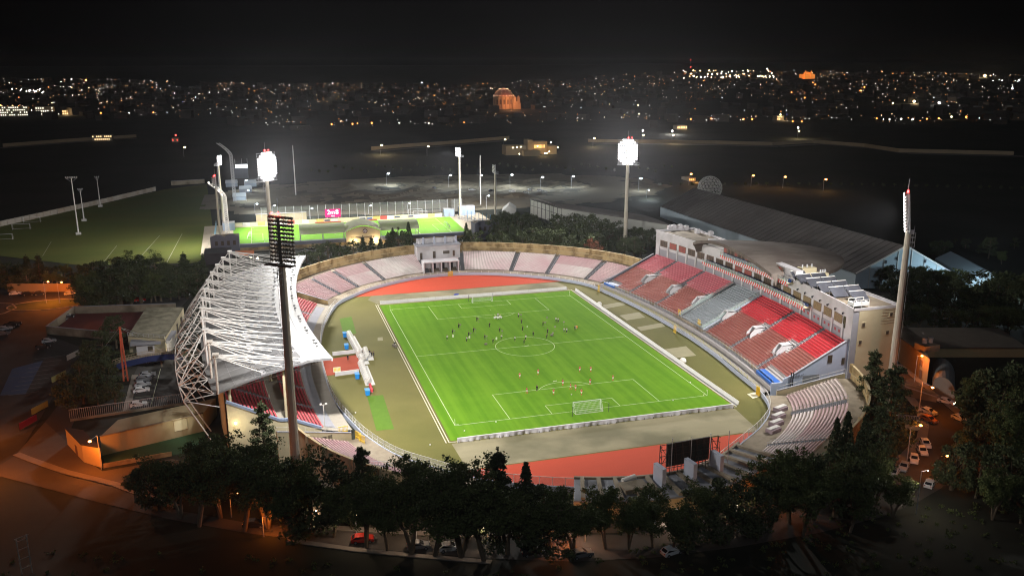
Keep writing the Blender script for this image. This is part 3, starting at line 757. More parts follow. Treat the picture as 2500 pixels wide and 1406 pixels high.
for i, (px, py) in enumerate(((1635, 558), (1645, 556), (1660, 555), (1675, 558), (1702, 566), (1735, 572))):
    q = P(px, py+4, ZT); u = thing('roof_tank', 'pale water tank on the far flat roof, %s from the left' % nth(i), 'water tank', (q.x, q.y, ZT), 'pale tanks on the far flat roof'); b = MB(); b.box((q.x, q.y, ZT+.9), (1.6, 1.6, 1.7)); b.build('tank', m_white, u); b = MB(); b.tube((q.x, q.y, ZT+1.75), (q.x, q.y, ZT+1.95), .5, n=10); b.build('lid', m_steel, u)
# ------------------------------------------------------------------ left-hand covered stand
def Wl(y): return -61.4+.002*(y+8)**2
def LS(t, o, z): return Vector((Wl(t)-o, t, z))
ls = thing('covered_stand', 'left stand under a white cantilever roof hung from steel masts', 'grandstand', (-78, 5, 0))
prof = [(.4, 1.), (3.6, 1.), (6.5, 1.7)]+stepprof(6.6, 1.8, 8, .84, .36)+[(13.4, 4.6), (16.6, 4.6), (16.6, 5.2)]+stepprof(16.7, 5.3, 13, .84, .40)+[(28, 10.2)]
b = MB(); strip(b, LS, 62, -50, prof, 2.); b.build('concrete_steps', M('covered_stand_concrete', (.30, .27, .22), .9, (.40, .36, .30), .5), ls)  # warm grey concrete of the covered stand
b = MB(); strip(b, LS, 58, -48, [(3.7, 1.06), (6.4, 1.72)], 2.); b.build('grey_apron', m_grey, ls)
R = Rows()
ais = [48, 34, 20, 6, -8, -22, -36]
for k in range(21):
    o, z = (6.75+k*.84, 2.1+k*.36) if k < 8 else (16.85+(k-8)*.84, 5.6+(k-8)*.40)
    e = [61]+sum([[a+.8, a-.8] for a in ais], [])+[-49]
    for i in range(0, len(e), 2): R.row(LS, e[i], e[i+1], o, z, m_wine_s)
R.build(ls)
b = MB()
for a in ais:
    for k in range(21):
        o, z = (6.6+k*.84, 1.82+k*.36) if k < 8 else (16.7+(k-8)*.84, 5.32+(k-8)*.40)
        q = [LS(a-.7, o, 0), LS(a+.7, o, 0), LS(a+.7, o+.84, 0), LS(a-.7, o+.84, 0)]; b.hexa([(p.x, p.y, z-.05) for p in q]+[(p.x, p.y, z+.14) for p in q])
b.build('stair', m_grey, ls)
b = MB(); strip(b, LS, 62, -50, [(28, 0), (28, 13.2), (28.3, 13.2), (28.3, 0)], 3.); b.build('rear_wall', m_cream, ls)
# near end wall, rounded and cream with a blue top band
pr = [(7.5, 0), (7.5, 2.3), (14, 5.2), (16.7, 5.4), (28, 11.2), (28, 0)]
b = MB(); q = [LS(-50.4, a, c) for a, c in pr]; q2 = [LS(-50., a, c) for a, c in pr]; n = len(q)
b.add(q+q2, [tuple(range(n)), tuple(range(2*n-1, n-1, -1))]+[(j, (j+1) % n, n+(j+1) % n, n+j) for j in range(n)]); b.build('end_wall', m_cream, ls)
b = MB()
for (a, c), (d, e) in zip(pr[1:4], pr[2:5]): b.beam(LS(-50.2, a, c+.2), LS(-50.2, d, e+.2), .7, .55)
b.build('blue_coping', M('slate_blue', (.22, .27, .38), .8), ls)
for y in (-50, -22, 6, 34, 61):
    b = MB()
    for o in (27, 15): b.tube(LS(y+.7, o, 4.6 if o < 20 else 8), LS(y+.7, o, 14.2+(27-o)*.26), .32, n=8)
    b.build('column', m_cream, ls)
# roof
def Fr(y): return -67.3+.0017*(y-5)**2
RD = 26.2
def rz(d): return 20.2-d*(6.6/RD)+.6*sin(pi*min(1, d/RD))-.16*max(0, 5-d)
def RP(t, d, z=0.): return Vector((Fr(t)-d, t, rz(d)+z))
b = MB(); ds = [0, 1.5, 5, 10, 15, 20, 24, RD]
def rp_(t, o, z): return RP(t, o, z)
strip(b, rp_, 62.5, -50.5, [(d, 0.) for d in ds]+[(d, -.45) for d in reversed(ds)], 2.5, close=True)
m_roof = M('shaded_grey_roof_sheet', (.17, .17, .175), .6, (.125, .125, .13), .10, stretch=(2.5, .35, 1), contrast=.35, c3=(.21, .205, .20), s3=.05)  # grey carries the shade of sheets tilted away from the floodlights
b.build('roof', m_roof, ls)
b = MB(); strip(b, rp_, 62.45, -50.45, [(-.05, .02), (1.5, .1), (5, .1), (6.2, .06)], 2.5); b.build('front_sheet', M('lit_white_front_sheet', (.74, .73, .72), .5, (.68, .67, .66), .3), ls)  # own front panel, its white also carries the floodlight it catches
b = MB()
for i in range(1, 12):
    y = 62.5-i*113/12
    for d in (1,): b.path([RP(y, q, .05) for q in ds], .06, n=4)
for d in (9.5, 17, 21.5): b.path([RP(62.5-113*i/30, d, .05) for i in range(31)], .06, n=4)
b.build('roof_seam', M('seam_grey', (.3, .29, .29), .7), ls)
b = MB(); b.path([RP(62.5-113*i/30, 3.2, .08) for i in range(31)], .1, n=4); b.build('gutter', m_grey, ls)
b = MB(); strip(b, rp_, 62.5, -50.5, [(-.12, -.7), (-.12, .15), (.06, .15), (.06, -.7)], 2.5, close=True); b.build('fascia', M('roof_edge', (.62, .62, .66), .6), ls)
b = MB()
for i in range(40):
    y = 58-i*2.7
    if i % 4 < 2:
        p = RP(y, 1.4, .1); b.tube(p, p+Vector((0, 0, 1.1)), .05, n=5); b.ab((p.x-.3, p.y-.2, p.z+.9), (p.x+.3, p.y+.2, p.z+1.2))
b.build('roof_fitting', M('black_fitting', (.05, .05, .05), .6), ls)
MY = [61.6-112*i/11 for i in range(12)]
for i, y in enumerate(MY):
    top = Vector((Fr(y)-25.2, y, 22.6)); base = RP(y, 25.2, 0); tip = Vector((Fr(y)-32.6, y, 12.6)); re = RP(y, 26, -.2)
    b = MB()
    for s in (-.38, .38): b.tube(base+Vector((0, s, -.4)), top+Vector((0, s, 0)), .22, n=8)
    b.beam(top+Vector((-.5, 0, .15)), top+Vector((.9, 0, .15)), 1.5, .3); b.beam(top+Vector((-.5, 0, -.6)), top+Vector((.6, 0, -.6)), 1.3, .2)
    mst = b.build('mast', M('rust_streaked_white', (.66, .62, .57), .6, (.55, .47, .38), .7) if i in (10, 11) else m_wsteel, ls)
    b = MB()
    for d in (6.4, 11., 15.2):
        for s in (-2.4, 2.4): b.tube(top+Vector((.5, s*.15, -.1 if d < 10 else -.5)), RP(max(-50, min(62, y+s)), d, .25), .135, n=6)
    b.build('stay', m_wsteel, mst)
    b = MB()
    for s in (-2.2, 2.2):
        for d in (6.4, 15.2):
            q = RP(max(-50, min(62, y+s)), d, .15); b.beam(q+Vector((-.5, 0, 0)), q+Vector((.6, 0, 0)), .3, .5)
    b.build('anchor', m_steel, mst)
    b = MB()
    b.tube(top, tip, .15, n=6); b.tube(tip, re, .12, n=6); b.tube(tip, RP(y, 25.2, -.6)-Vector((0, 0, 3)), .11, n=6)
    b.tube(tip, (Fr(y)-26.6, y+1, .1), .17, n=6); b.tube(top.lerp(tip, .55), re, .1, n=6)
    if i < 11:
        y2 = MY[i+1]; tip2 = Vector((Fr(y2)-32.6, y2, 12.6)); top2 = Vector((Fr(y2)-25.2, y2, 22.6)); re2 = RP(y2, 26, -.2)
        b.tube(tip, tip2, .12, n=6); b.tube(tip, re2, .1, n=6); b.tube(tip2, re, .1, n=6); b.tube(tip, top2.lerp(tip2, .4), .1, n=6)
        if i % 2: b.tube(top.lerp(tip, .05), tip2, .13, n=6)
    b.build('rear_brace', m_wsteel, mst)
b = MB()
for i in range(24):
    y = 60-i*4.75; a, c, d = RP(y, 1, -.5), RP(y, 14, -.5), RP(y, 25, -.5); b.tube(a, c-Vector((0, 0, 1.2)), .12, n=5); b.tube(c-Vector((0, 0, 1.2)), d, .12, n=5)
b.build('roof_truss', m_steel, ls)

# ------------------------------------------------------------------ near building with the black screen frame
nb = thing('near_building', 'low grey roofed building behind the near goal with concrete roof ribs', 'building', tuple(L((tB0+tB1)/2, 13)))
m_slab = M('slab_grey', (.24, .25, .28), .85, (.33, .34, .37), .3, c3=(.16, .16, .17), s3=.2)
b = MB(); strip(b, L, tB0, tB1, [(2.6, 0), (2.6, 3.8), (11, 3.8), (11, 0)], 1.5, close=True); b.build('wall', M('ochre_wall', (.45, .32, .16), .9, (.38, .27, .14), .3), nb)
b = MB(); strip(b, L, tB0, tB1, [(2.3, 3.8), (2.3, 4.1), (11.3, 4.1), (11.3, 3.8)], 1.5, close=True); b.build('roof', m_slab, nb)
b = MB(); strip(b, L, tB0, tB1, [(2.1, 3.7), (2.1, 4.6), (2.6, 4.6), (2.6, 3.7)], 1.5, close=True); b.build('parapet', m_conc, nb)
n = 13
for i in range(n):
    t = tB0+(tB1-tB0)*(i+.5)/n; a, c = L(t-.35, 2.7), L(t+.35, 2.7); d, e = L(t+.35, 11), L(t-.35, 11)
    b = MB(); b.hexa([(p.x, p.y, 4.1) for p in (a, c, d, e)]+[(p.x, p.y, 4.7) for p in (a, c, d, e)]); b.build('roof_rib', m_conc, nb)
tS = LTd(4, -98)
for k, dt in enumerate((-6.4, -.6, 5.4)):
    p = L(tS+dt, 5.5); b = MB(); b.box((p.x, p.y, 5.6), (.9, 3.2, 4.8), rad(8)); b.build('roof_fin', m_blueg, nb)
b = MB(); p = L(tS-11, 6); b.ab((p.x-3, p.y-2.5, 4.1), (p.x+2, p.y+1, 5.1)); b.build('plant_box', m_conc, nb)
b = MB(); b.tube((p.x-2, p.y+1.3, 5), (p.x+1, p.y+2., 5.2), .6, n=10); b.build('duct', m_wsteel, nb)
sb = thing('screen_frame', 'black back of a big video screen held in a scaffold on the near building', 'video screen', (4, -95, 4))
q0, q1 = P(1628, 1145, 4.8), P(1731, 1126, 4.8)
ax = (q1-q0).normalized(); fw = Vector((-ax.y, ax.x, 0)); wd = (q1-q0).length
H0, H1 = 5.2, 10.2
def SP(u, d, z): return q0+ax*u+fw*d+Vector((0, 0, z-6.6))
b = MB(); c = [SP(0, .2, 0), SP(wd, .2, 0), SP(wd, .6, 0), SP(0, .6, 0)]; b.hexa([(p.x, p.y, H0) for p in c]+[(p.x, p.y, H1) for p in c]); b.build('screen', M('screen_black', (.018, .02, .02), .6, (.035, .038, .036), 3.), sb)
b = MB()
for u in [-1.8, -.2]+[wd*i/6 for i in range(1, 6)]+[wd+.2, wd+1.8]:
    b.beam(SP(u, 0, 6), SP(u, 0, 12.2), .12); b.beam(SP(u, -1.5, 6), SP(u, -.2, 12), .1)
for z in (6.8, 8.2, 9.6, 11, 12.1): b.beam(SP(-1.8, 0, z), SP(wd+1.8, 0, z), .1); b.beam(SP(-1.8, -.9, z), SP(-1.8, 0, z), .1); b.beam(SP(wd+1.8, -.9, z), SP(wd+1.8, 0, z), .1)
for u in (-1.8, wd+.2): b.beam(SP(u, 0, 7), SP(u+1.6, 0, 9.6), .09); b.beam(SP(u+1.6, 0, 9.6), SP(u, 0, 12), .09)
b.build('scaffold', M('scaffold_rust', (.06, .04, .035), .7), sb)
for i, (px, py, py2) in enumerate(((1638, 1150, 1070), (1685, 1141, 1066), (1731, 1136, 1058), (1776, 1126, 1052))):
    q = P(px, py, 4.7); _, _, h = column(px, py2, gdist(q.x, q.y)); fp = thing('flagpole', 'thin bare flagpole by the black screen frame, %s from the left' % nth(i), 'flagpole', (q.x, q.y, 6), 'bare flagpoles at the near end')
    b = MB(); b.tube((q.x, q.y, 4.), (q.x, q.y, max(h, 8)), .09, .06, n=6); b.build('pole', m_steel, fp); b = MB(); b.ball((q.x, q.y, max(h, 8)), .13); b.build('finial', m_steel, fp)
# ------------------------------------------------------------------ floodlight masts
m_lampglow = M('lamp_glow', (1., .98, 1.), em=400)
m_lampdim = M('lamp_glow_side', (1., .96, .9), em=14)
m_pole = M('mast_grey', (.50, .45, .37), .6, (.58, .53, .44), .4)
m_black = M('lamp_housing', (.22, .19, .16), .4, metal=.4)
m_redl = M('red_beacon', (1, .03, .03), em=25)
LMESH = {}
def lamp_at(t, c, dn, R_, glow):
    "one lamp of the bank: bell housing and, as its child, the bright glass"
    k = (round(R_, 3), glow.name); q0, q1 = (-.12, -.03) if glow is m_lampdim else (-.03, .14)
    if k not in LMESH:
        h = MB(); h.tube((0, 0, -.6), (0, 0, -.25), R_*.5, R_*.85, n=8); h.tube((0, 0, -.25), (0, 0, 0), R_*.85, R_*1.08, n=8, cap=False)
        g_ = MB(); g_.tube((0, 0, q0), (0, 0, q1), R_*.95, R_*1.0, n=8); LMESH[k] = (h.mesh('lamp', m_black), g_.mesh('lamp_glass', glow))
    o = bpy.data.objects.new('lamp', LMESH[k][0]); COL.objects.link(o); o.parent = t; o.location = c-vec(ROOT[t]); o.rotation_euler = dn.to_track_quat('Z', 'Y').to_euler(); ROOT[o] = ROOT[t]
    g_ = bpy.data.objects.new('lamp_glass', LMESH[k][1]); COL.objects.link(g_); g_.parent = o; ROOT[g_] = ROOT[t]
def floodmast(name, label, x, y, ztop, zpole, aim, rows, cols, lamps=60, kind=0, w=6.5, group='floodlight masts round the main pitch', beacon=True, r0=.85, r1=.5, glow=m_lampglow, power=0, ang=160, tilt=0., cut=False):
    t = thing(name, label, 'floodlight', (x, y, 0), group)
    b = MB(); zz = [0, zpole*.33, zpole*.66, zpole]
    for i in range(3): b.tube((x, y, zz[i]), (x, y, zz[i+1]), r0+(r1-r0)*i/3, r0+(r1-r0)*(i+1)/3, n=12)
    b.tube((x, y, 0), (x, y, .6), r0*1.5, n=12); b.build('pole', m_pole, t, smooth=False)
    d = Vector((aim[0]-x, aim[1]-y, 0)).normalized(); s = Vector((-d.y, d.x, 0)); H = ztop-zpole
    b = MB(); lean = d*(H*tilt)
    b.beam(Vector((x, y, zpole))-d*.2, Vector((x, y, ztop))-d*.2+lean, .55, .55)
    for j in range(rows):
        z = zpole+H*(j+.5)/rows; c = Vector((x, y, z))+lean*((j+.5)/rows)+d*.35; b.beam(c-s*w/2, c+s*w/2, .12)
    for k in (-.5, -.17, .17, .5): b.beam(Vector((x, y, zpole))+s*w*k*.95+d*.25, Vector((x, y, ztop-.4))+s*w*k*.95+d*.25+lean, .1)
    b.build('lamp_rack', m_black if kind == 1 else m_steel, t)
    b = MB(); c = Vector((x, y, zpole-.2)); c2 = c-d*.6
    for q in (-1, 1): b.beam(c2-s*w*.55+d*q*.7, c2+s*w*.55+d*q*.7, .1, .25); b.beam(c2-s*w*.55+d*q*.7+Vector((0, 0, 1.1)), c2+s*w*.55+d*q*.7+Vector((0, 0, 1.1)), .06)
    b.beam(c2-s*w*.55, c2+s*w*.55, 1.3, .08)
    for k in range(7): p = c2-s*w*.55+s*w*1.1*k/6; b.beam(p-d*.7, p-d*.7+Vector((0, 0, 1.1)), .05)
    b.build('service_platform', M('rust_platform', (.13, .085, .06), .8) if kind == 1 else m_steel, t)
    dn = (d*cos(rad(28))-Vector((0, 0, 1))*sin(rad(28))).normalized(); R_ = w/cols*.40
    for j in range(rows):
        z = zpole+H*(j+.5)/rows
        for i in range(cols):
            u = -w/2+w*(i+.5)/cols
            if abs(u) < w/cols*.45 and cols % 2 and not cut: continue
            if cut and (u/(w*.56))**2+((j+.5)/rows*2-1)**2 > 1.02: continue  # rounded outline gives the bank the shape of its glare
            c = Vector((x, y, z))+s*u+d*.75+lean*((j+.5)/rows)
            lamp_at(t, c, dn, R_, glow)
    b = MB()
    for k in range(int(zpole/1.)): b.beam((x-d.x*(r0+.2)-.25*s.x, y-d.y*(r0+.2)-.25*s.y, 1+k), (x-d.x*(r0+.2)+.25*s.x, y-d.y*(r0+.2)+.25*s.y, 1+k), .05)
    for k in (-.25, .25): b.beam((x-d.x*(r0+.2)+k*s.x, y-d.y*(r0+.2)+k*s.y, 0), (x-d.x*(r0+.2)+k*s.x, y-d.y*(r0+.2)+k*s.y, zpole), .05)
    if kind < 2:
        c = Vector((x, y, zpole-4.))-d*1.2
        for q in (-.6, .6):
            for e in (-.5, .5): b.beam(c+s*q+d*e, c+s*q+d*e+Vector((0, 0, 3.6)), .07)
        for z in (0, 1.2, 2.4, 3.6):
            for q in (-.6, .6): b.beam(c+s*q-d*.5+Vector((0, 0, z)), c+s*q+d*.5+Vector((0, 0, z)), .06); b.beam(c+s*.6+d*q*.83+Vector((0, 0, z)), c-s*.6+d*q*.83+Vector((0, 0, z)), .06)
    b.build('ladder', m_steel, t)
    if beacon:
        b = MB(); b.ball(Vector((x, y, ztop+.5))+lean, .28); b.ball(Vector((x, y, ztop+.5))+lean+s*1.6, .22); b.build('beacon', m_redl, t)
        b = MB(); b.tube(Vector((x, y, ztop))+lean, Vector((x, y, ztop+3.5))+lean, .05, n=5); b.build('lightning_rod', m_steel, t)
    if power:
        spot('floodlight', Vector((x, y, (zpole+ztop)/2))+d*2.2, aim, power, (1, .97, .93), ang, 1., 1.6, t)
    return t
FLOOD = 440000
floodmast('floodlight_mast', 'tall mast before the covered stand, its dark lamp bank seen from behind', -72., -72., 56.3, 47, (6, 18, 0), 12, 8, kind=1, power=FLOOD, r0=1.0, r1=.7, w=6., glow=m_lampdim)
floodmast('floodlight_mast', 'tall mast beside the cream end wall with its lamps seen edge on', 80., -66, 53.4, 44, (-6, 12, 0), 12, 8, kind=0, power=FLOOD*.72, r0=.95, r1=.7, w=5.2, tilt=.12)
floodmast('floodlight_mast', 'tall glaring mast beyond the far end of the covered stand', -72.6, 100, 52.5, 41.5, (2, -2, 0), 11, 9, power=FLOOD*1.1, r0=1.0, r1=.7, w=8.6, cut=True)  # bank widened and rounded, extra lamps stand for the glare
floodmast('floodlight_mast', 'tall glaring mast behind the trees beyond the far right corner', 85.3, 118, 52., 40.5, (-4, -2, 0), 11, 9, power=FLOOD*1.1, r0=1.0, r1=.7, w=9., cut=True)  # oversize round bank carries the glare in its shape
TG = 'floodlight masts round the training ground'
floodmast('floodlight_mast', 'thin glaring mast at the far left corner of the training pitch', -95.5, 231, 39, 34, (-35, 206, 0), 6, 5, w=4.2, group=TG, beacon=False, r0=.5, r1=.35, kind=2, power=430000, ang=125)
floodmast('floodlight_mast', 'thin glaring mast at the far right corner of the training pitch', 33, 231.5, 39.5, 34.5, (-28, 206, 0), 6, 5, w=4.2, group=TG, beacon=False, r0=.6, r1=.45, kind=2, power=430000, ang=125)
m_off = M('lamp_glass_grey', (.55, .55, .52), .2, em=.5)
floodmast('floodlight_mast', 'thin mast with red beacon at the near left corner of the training pitch', -95.2, 177, 34.5, 29.8, (-132, 186, 0), 6, 5, w=4., group=TG, r0=.55, r1=.4, kind=2, glow=m_off, power=160000, ang=130)
spot('floodlight', (-95, 178, 32), (-20, 300, 0), 260000, (1, .97, .93), 130, 1., 1.)
spot('floodlight', (46, 209, 30), (20, 300, 0), 260000, (1, .97, .93), 130, 1., 1.)
floodmast('floodlight_mast', 'thin mast with unlit lamps at the near right corner of the training pitch', 47.1, 207, 32, 27.5, (-28, 205, 0), 6, 5, w=4., group=TG, beacon=False, r0=.55, r1=.4, kind=2, glow=m_off, power=90000, ang=120)
for (x, y, zt, lb, wd_) in ((-167, 237.3, 29, 'tall thin unlit mast standing in the middle of the dark playing field', 5.), (-171.5, 279.5, 17.5, 'shorter thin mast beside the stone wall of the dark field', 2.), (-171, 331, 18, 'farthest thin mast by the stone wall of the dark field', 2.)):
    t = thing('field_mast', lb, 'floodlight', (x, y, 0), 'unlit masts of the dark playing field'); b = MB(); b.tube((x, y, 0), (x, y, zt), .38, .18, n=8); b.box((x, y, .6), (2.4, 1, 1.2)); b.build('pole', m_wsteel, t)
    b = MB(); b.beam((x-wd_/2, y, zt), (x+wd_/2, y, zt), .15); b.beam((x-wd_/2, y, zt), (x, y, zt-2), .1); b.beam((x+wd_/2, y, zt), (x, y, zt-2), .1)
    for k in range(int(wd_)+1): b.box((x-wd_/2+k*wd_/max(1, int(wd_)), y, zt+.5), (.5, .5, .7))
    b.build('lamp_rack', m_steel, t)
for (x, y, zt, lb) in ((55.2, 271, 30.5, 'bare pale pole behind the right end of the training pitch'), (-53.5, 340, 33.3, 'bare grey pole standing in the dirt track')):
    t = thing('bare_mast', lb, 'pole', (x, y, 0)); b = MB(); b.tube((x, y, 0), (x, y, zt), .42, .22, n=8); b.build('pole', m_wsteel, t); b = MB(); b.box((x, y-.6, zt*.6), (.8, .5, 1.2)); b.build('box', m_steel, t)
# lattice masts
def lattice(label, x, y, h, bend, lit, lamps):
    t = thing('lattice_mast', label, 'lattice mast', (x, y, 0)); b = MB(); pts = []
    for k in range(int(h)+1):
        z = k; px = 0
        if z > h-bend: px = -((z-(h-bend))**1.5)*.32
        pts.append(Vector((x+px, y, z)))
    for a, c in zip(pts, pts[1:]):
        for sx in (-.9, .9):
            for sy in (-.9, .9): b.beam(a+Vector((sx, sy, 0)), c+Vector((sx, sy, 0)), .16)
        for sy in (-.9, .9): b.beam(a+Vector((-.9, sy, 0)), c+Vector((.9, sy, 0)), .12); b.beam(a+Vector((.9, sy, 0)), c+Vector((-.9, sy, 0)), .12)
        for sx in (-.9, .9): b.beam(a+Vector((sx, -.9, 0)), c+Vector((sx, .9, 0)), .12)
    b.build('lattice', m_wsteel if lit else m_steel, t)  # brightness put into the steel colour: white when lit, grey when dark
    if lamps:
        b = MB()
        for k in range(4):
            for j in range(3): p = pts[-1-k*2]+Vector((-.5, -1.2+j*1.2, .6)); b.tube(p, p+Vector((-.4, 0, -.4)), .35, .55, n=8)
        b.build('lamp', M('lamp_face', (.8, .78, .7), .3, em=1.2), t)
lattice('bright white lattice mast curving over beside the left end of the training pitch', -92.5, 196, 29, 7, True, True)
lattice('dark lattice mast curving over behind the glaring mast at the left', -92, 330, 37, 8, False, False)

# ------------------------------------------------------------------ pitch furniture
def goal(label, x, y, sgn, rot=0, s=1., net=True, depth=2.):
    t = thing('goal', label, 'goal', (x, y, 0), 'football goals'); W2, H = 3.66*s, 2.44*s; r = .07
    b = MB()
    def T(u, v, z): return (x+u*cos(rot)-v*sin(rot), y+u*sin(rot)+v*cos(rot), z+.07)
    b.tube(T(-W2, 0, 0), T(-W2, 0, H), r, n=8); b.tube(T(W2, 0, 0), T(W2, 0, H), r, n=8); b.tube(T(-W2-.06, 0, H), T(W2+.06, 0, H), r, n=8); b.build('frame', M('goal_white', (.8, .8, .8), .4), t)
    b = MB(); dd = depth*sgn
    for u in (-W2, W2): b.tube(T(u, 0, H), T(u, dd*.45, H), .04, n=5); b.tube(T(u, dd*.45, H), T(u, dd, 0), .04, n=5); b.tube(T(u, 0, 0), T(u, dd, 0), .05, n=5)
    b.tube(T(-W2, dd, 0), T(W2, dd, 0), .06, n=5); b.build('stanchion', m_wsteel, t)
    if net:
        b = MB(); k = 22
        for i in range(k+1):
            u = -W2+2*W2*i/k; b.beam(T(u, 0, H), T(u, dd*.45, H), .022); b.beam(T(u, dd*.45, H), T(u, dd, 0), .022)
        for f in range(7):
            v = dd*.45+(dd*.55)*f/6; z = H*(1-f/6); b.beam(T(-W2, v, z), T(W2, v, z), .022)
            for q in (-W2, W2): b.beam(T(q, 0, z), T(q, v, z), .022)
        b.build('net', M('net_white', (.72, .74, .70), .8), t)
    return t
goal('white goal with net at the near end of the main pitch', 0, -52.5, -1)
goal('white goal at the far end of the main pitch', 0, 52.5, 1)
for x in (-4.3, 4.3):
    p = thing('net_post', 'thin dark post holding the net behind the near goal, on its %s' % ('left' if x < 0 else 'right'), 'post', (x*1.12, -55.4, 0), 'net posts behind the near goal'); b = MB(); b.tube((x*1.12, -55.4, 0), (x*1.12, -55.4, 2.6), .07, n=6); b.build('post', m_dark, p); b = MB(); b.beam((x*1.12, -55.4, 2.5), (x*.85, -53.6, 2.4), .03); b.build('cord', m_wsteel, p)
for x in (-4.6, 4.6):
    p = thing('net_post', 'thin dark post behind the far goal, on its %s' % ('left' if x < 0 else 'right'), 'post', (x, 55, 0), 'net posts behind the far goal'); b = MB(); b.tube((x, 55, 0), (x, 55, 2.6), .07, n=6); b.build('post', m_dark, p)
for sx in (-1, 1):
    for sy in (-1, 1):
        f_ = thing('corner_flag', 'white corner flag at the %s %s corner of the main pitch' % ('near' if sy < 0 else 'far', 'left' if sx < 0 else 'right'), 'flag', (34*sx, 52.5*sy, 0), 'corner flags'); b = MB(); b.tube((34*sx, 52.5*sy, .06), (34*sx, 52.5*sy, 1.6), .05, n=6); b.build('pole', m_line, f_); b = MB(); b.ab((34*sx-.02, 52.5*sy, 1.15), (34*sx+.02, 52.5*sy+.42, 1.58)); b.build('flag', m_line, f_)
# boards round the pitch
m_board = M('blank_board', (.82, .80, .78), .6, (.76, .73, .70), .3)
for nm, lb, p, q, n in (('side_boards', 'long white blank hoarding along the right touchline', (38.3, 58.6), (38.3, -60.6), 48), ('end_boards', 'white blank hoarding behind the far goal', (-36.4, 61.2), (36., 61.2), 28)):
    t = thing(nm, lb, 'hoarding', ((p[0]+q[0])/2, (p[1]+q[1])/2, 0)); d = vec((*q, 0))-vec((*p, 0)); nn = Vector((-d.y, d.x, 0)).normalized()*(1 if nm == 'side_boards' else 1)
    for i in range(n):
        a, c = vec((*p, 0))+d*(i/n), vec((*p, 0))+d*((i+.985)/n); k = nn*.30
        b = MB(); b.hexa([a, c, c+nn*.08, a+nn*.08, a+k+Vector((0, 0, 1.)), c+k+Vector((0, 0, 1.)), c+k+nn*.08+Vector((0, 0, 1.)), a+k+nn*.08+Vector((0, 0, 1.))]); b.build('board', m_board, t)
    b = MB(); b.beam(vec((*p, .03))-nn*.5, vec((*q, .03))-nn*.5, .5, .05); b.build('footing', m_grey, t)
t = thing('draped_boards', 'hoarding draped with sagging white cloth behind the near goal', 'hoarding', (0, -61.8, 0)); b = MB(); rnd = random.Random(4); n = 180
for i in range(n):
    x0, x1 = -35.6+71.8*i/n, -35.6+71.8*(i+1)/n
    def yy(x, z): return -61.9-(.12*abs(sin(x*1.3))+.1*sin(x*3.7+1)+.12*sin(x*.71))*(1.2-z)
    for k in range(4):
        z0, z1 = .08+k*.24, .08+(k+1)*.24; b.quad((x0, yy(x0, z0), z0), (x1, yy(x1, z0), z0), (x1, yy(x1, z1), z1), (x0, yy(x0, z1), z1))
    b.quad((x0, yy(x0, 1.04), 1.04), (x1, yy(x1, 1.04), 1.04), (x1, -61.55, 1.04), (x0, -61.55, 1.04))
b.build('cloth', M('draped_cloth', (.74, .71, .74), .9), t)
b = MB()
for i in range(30): x = -35.4+71.4*i/29; b.ab((x-.04, -62.35, .02), (x+.04, -62.28, .5)); b.ab((x-.06, -61.6, .02), (x+.06, -61.5, .98))
b.build('support', m_dark, t)
# balls
for i, (px, py) in enumerate(((1395.3, 962.3), (1210.7, 1029), (1134, 1051), (1643, 976.5), (1685.5, 933), (1287, 797), (1050, 1085), (868, 1007), (866, 1030))):
    q = P(px, py, .19); bl_ = MB(); bl_.ball((q.x, q.y, .19), .17, 8, 6); o = bl_.build('football', M('ball_white', (.85, .85, .82), .4), loc=(q.x, q.y, 0)); tag(o, 'white football lying ' + ['near the penalty spot among the players', 'just behind the near goal line left of the box', 'near the near left corner flag', 'on the near goal line right of the goal', 'on the right touchline near the corner', 'in the far half among the dark group', 'on the olive track by the near left kerb', 'on the olive track above the turf strip', 'on the olive track left of the turf strip'][i], 'ball', 'footballs')
for i, (px, py) in enumerate(((1463, 742), (1667, 880))):
    q = P(px, py+4); t = thing('covered_cart', 'white rounded cover beside the right hoarding, %s' % ('farther one' if i == 0 else 'nearer one'), 'cover', (q.x, q.y, 0), 'white covers along the right hoarding'); b = MB(); b.ball((q.x, q.y, .5), .95, 10, 6, (1.1, 1., .95)); b.build('cover', M('cover_white', (.78, .74, .68), .6), t); b = MB(); b.ab((q.x-.8, q.y-.7, .02), (q.x+.8, q.y+.7, .2)); b.build('base', m_grey, t)
q = P(1709, 842); t = thing('camera_box', 'small dark equipment box behind the right hoarding', 'box', (q.x, q.y, 0)); b = MB(); b.box((q.x, q.y, .45), (.9, .8, .9)); b.build('case', m_black, t); b = MB(); b.box((q.x, q.y, .95), (.5, .4, .1)); b.build('lid', m_grey, t)
q = P(1114, 721); t = thing('blue_bag', 'blue kit bag lying behind the far hoarding', 'bag', (q.x, q.y, 0)); b = MB(); b.ball((q.x, q.y, .35), .5, 8, 6, (2.2, .7, .7)); b.build('bag', M('kit_blue', (.06, .09, .5), .6), t)
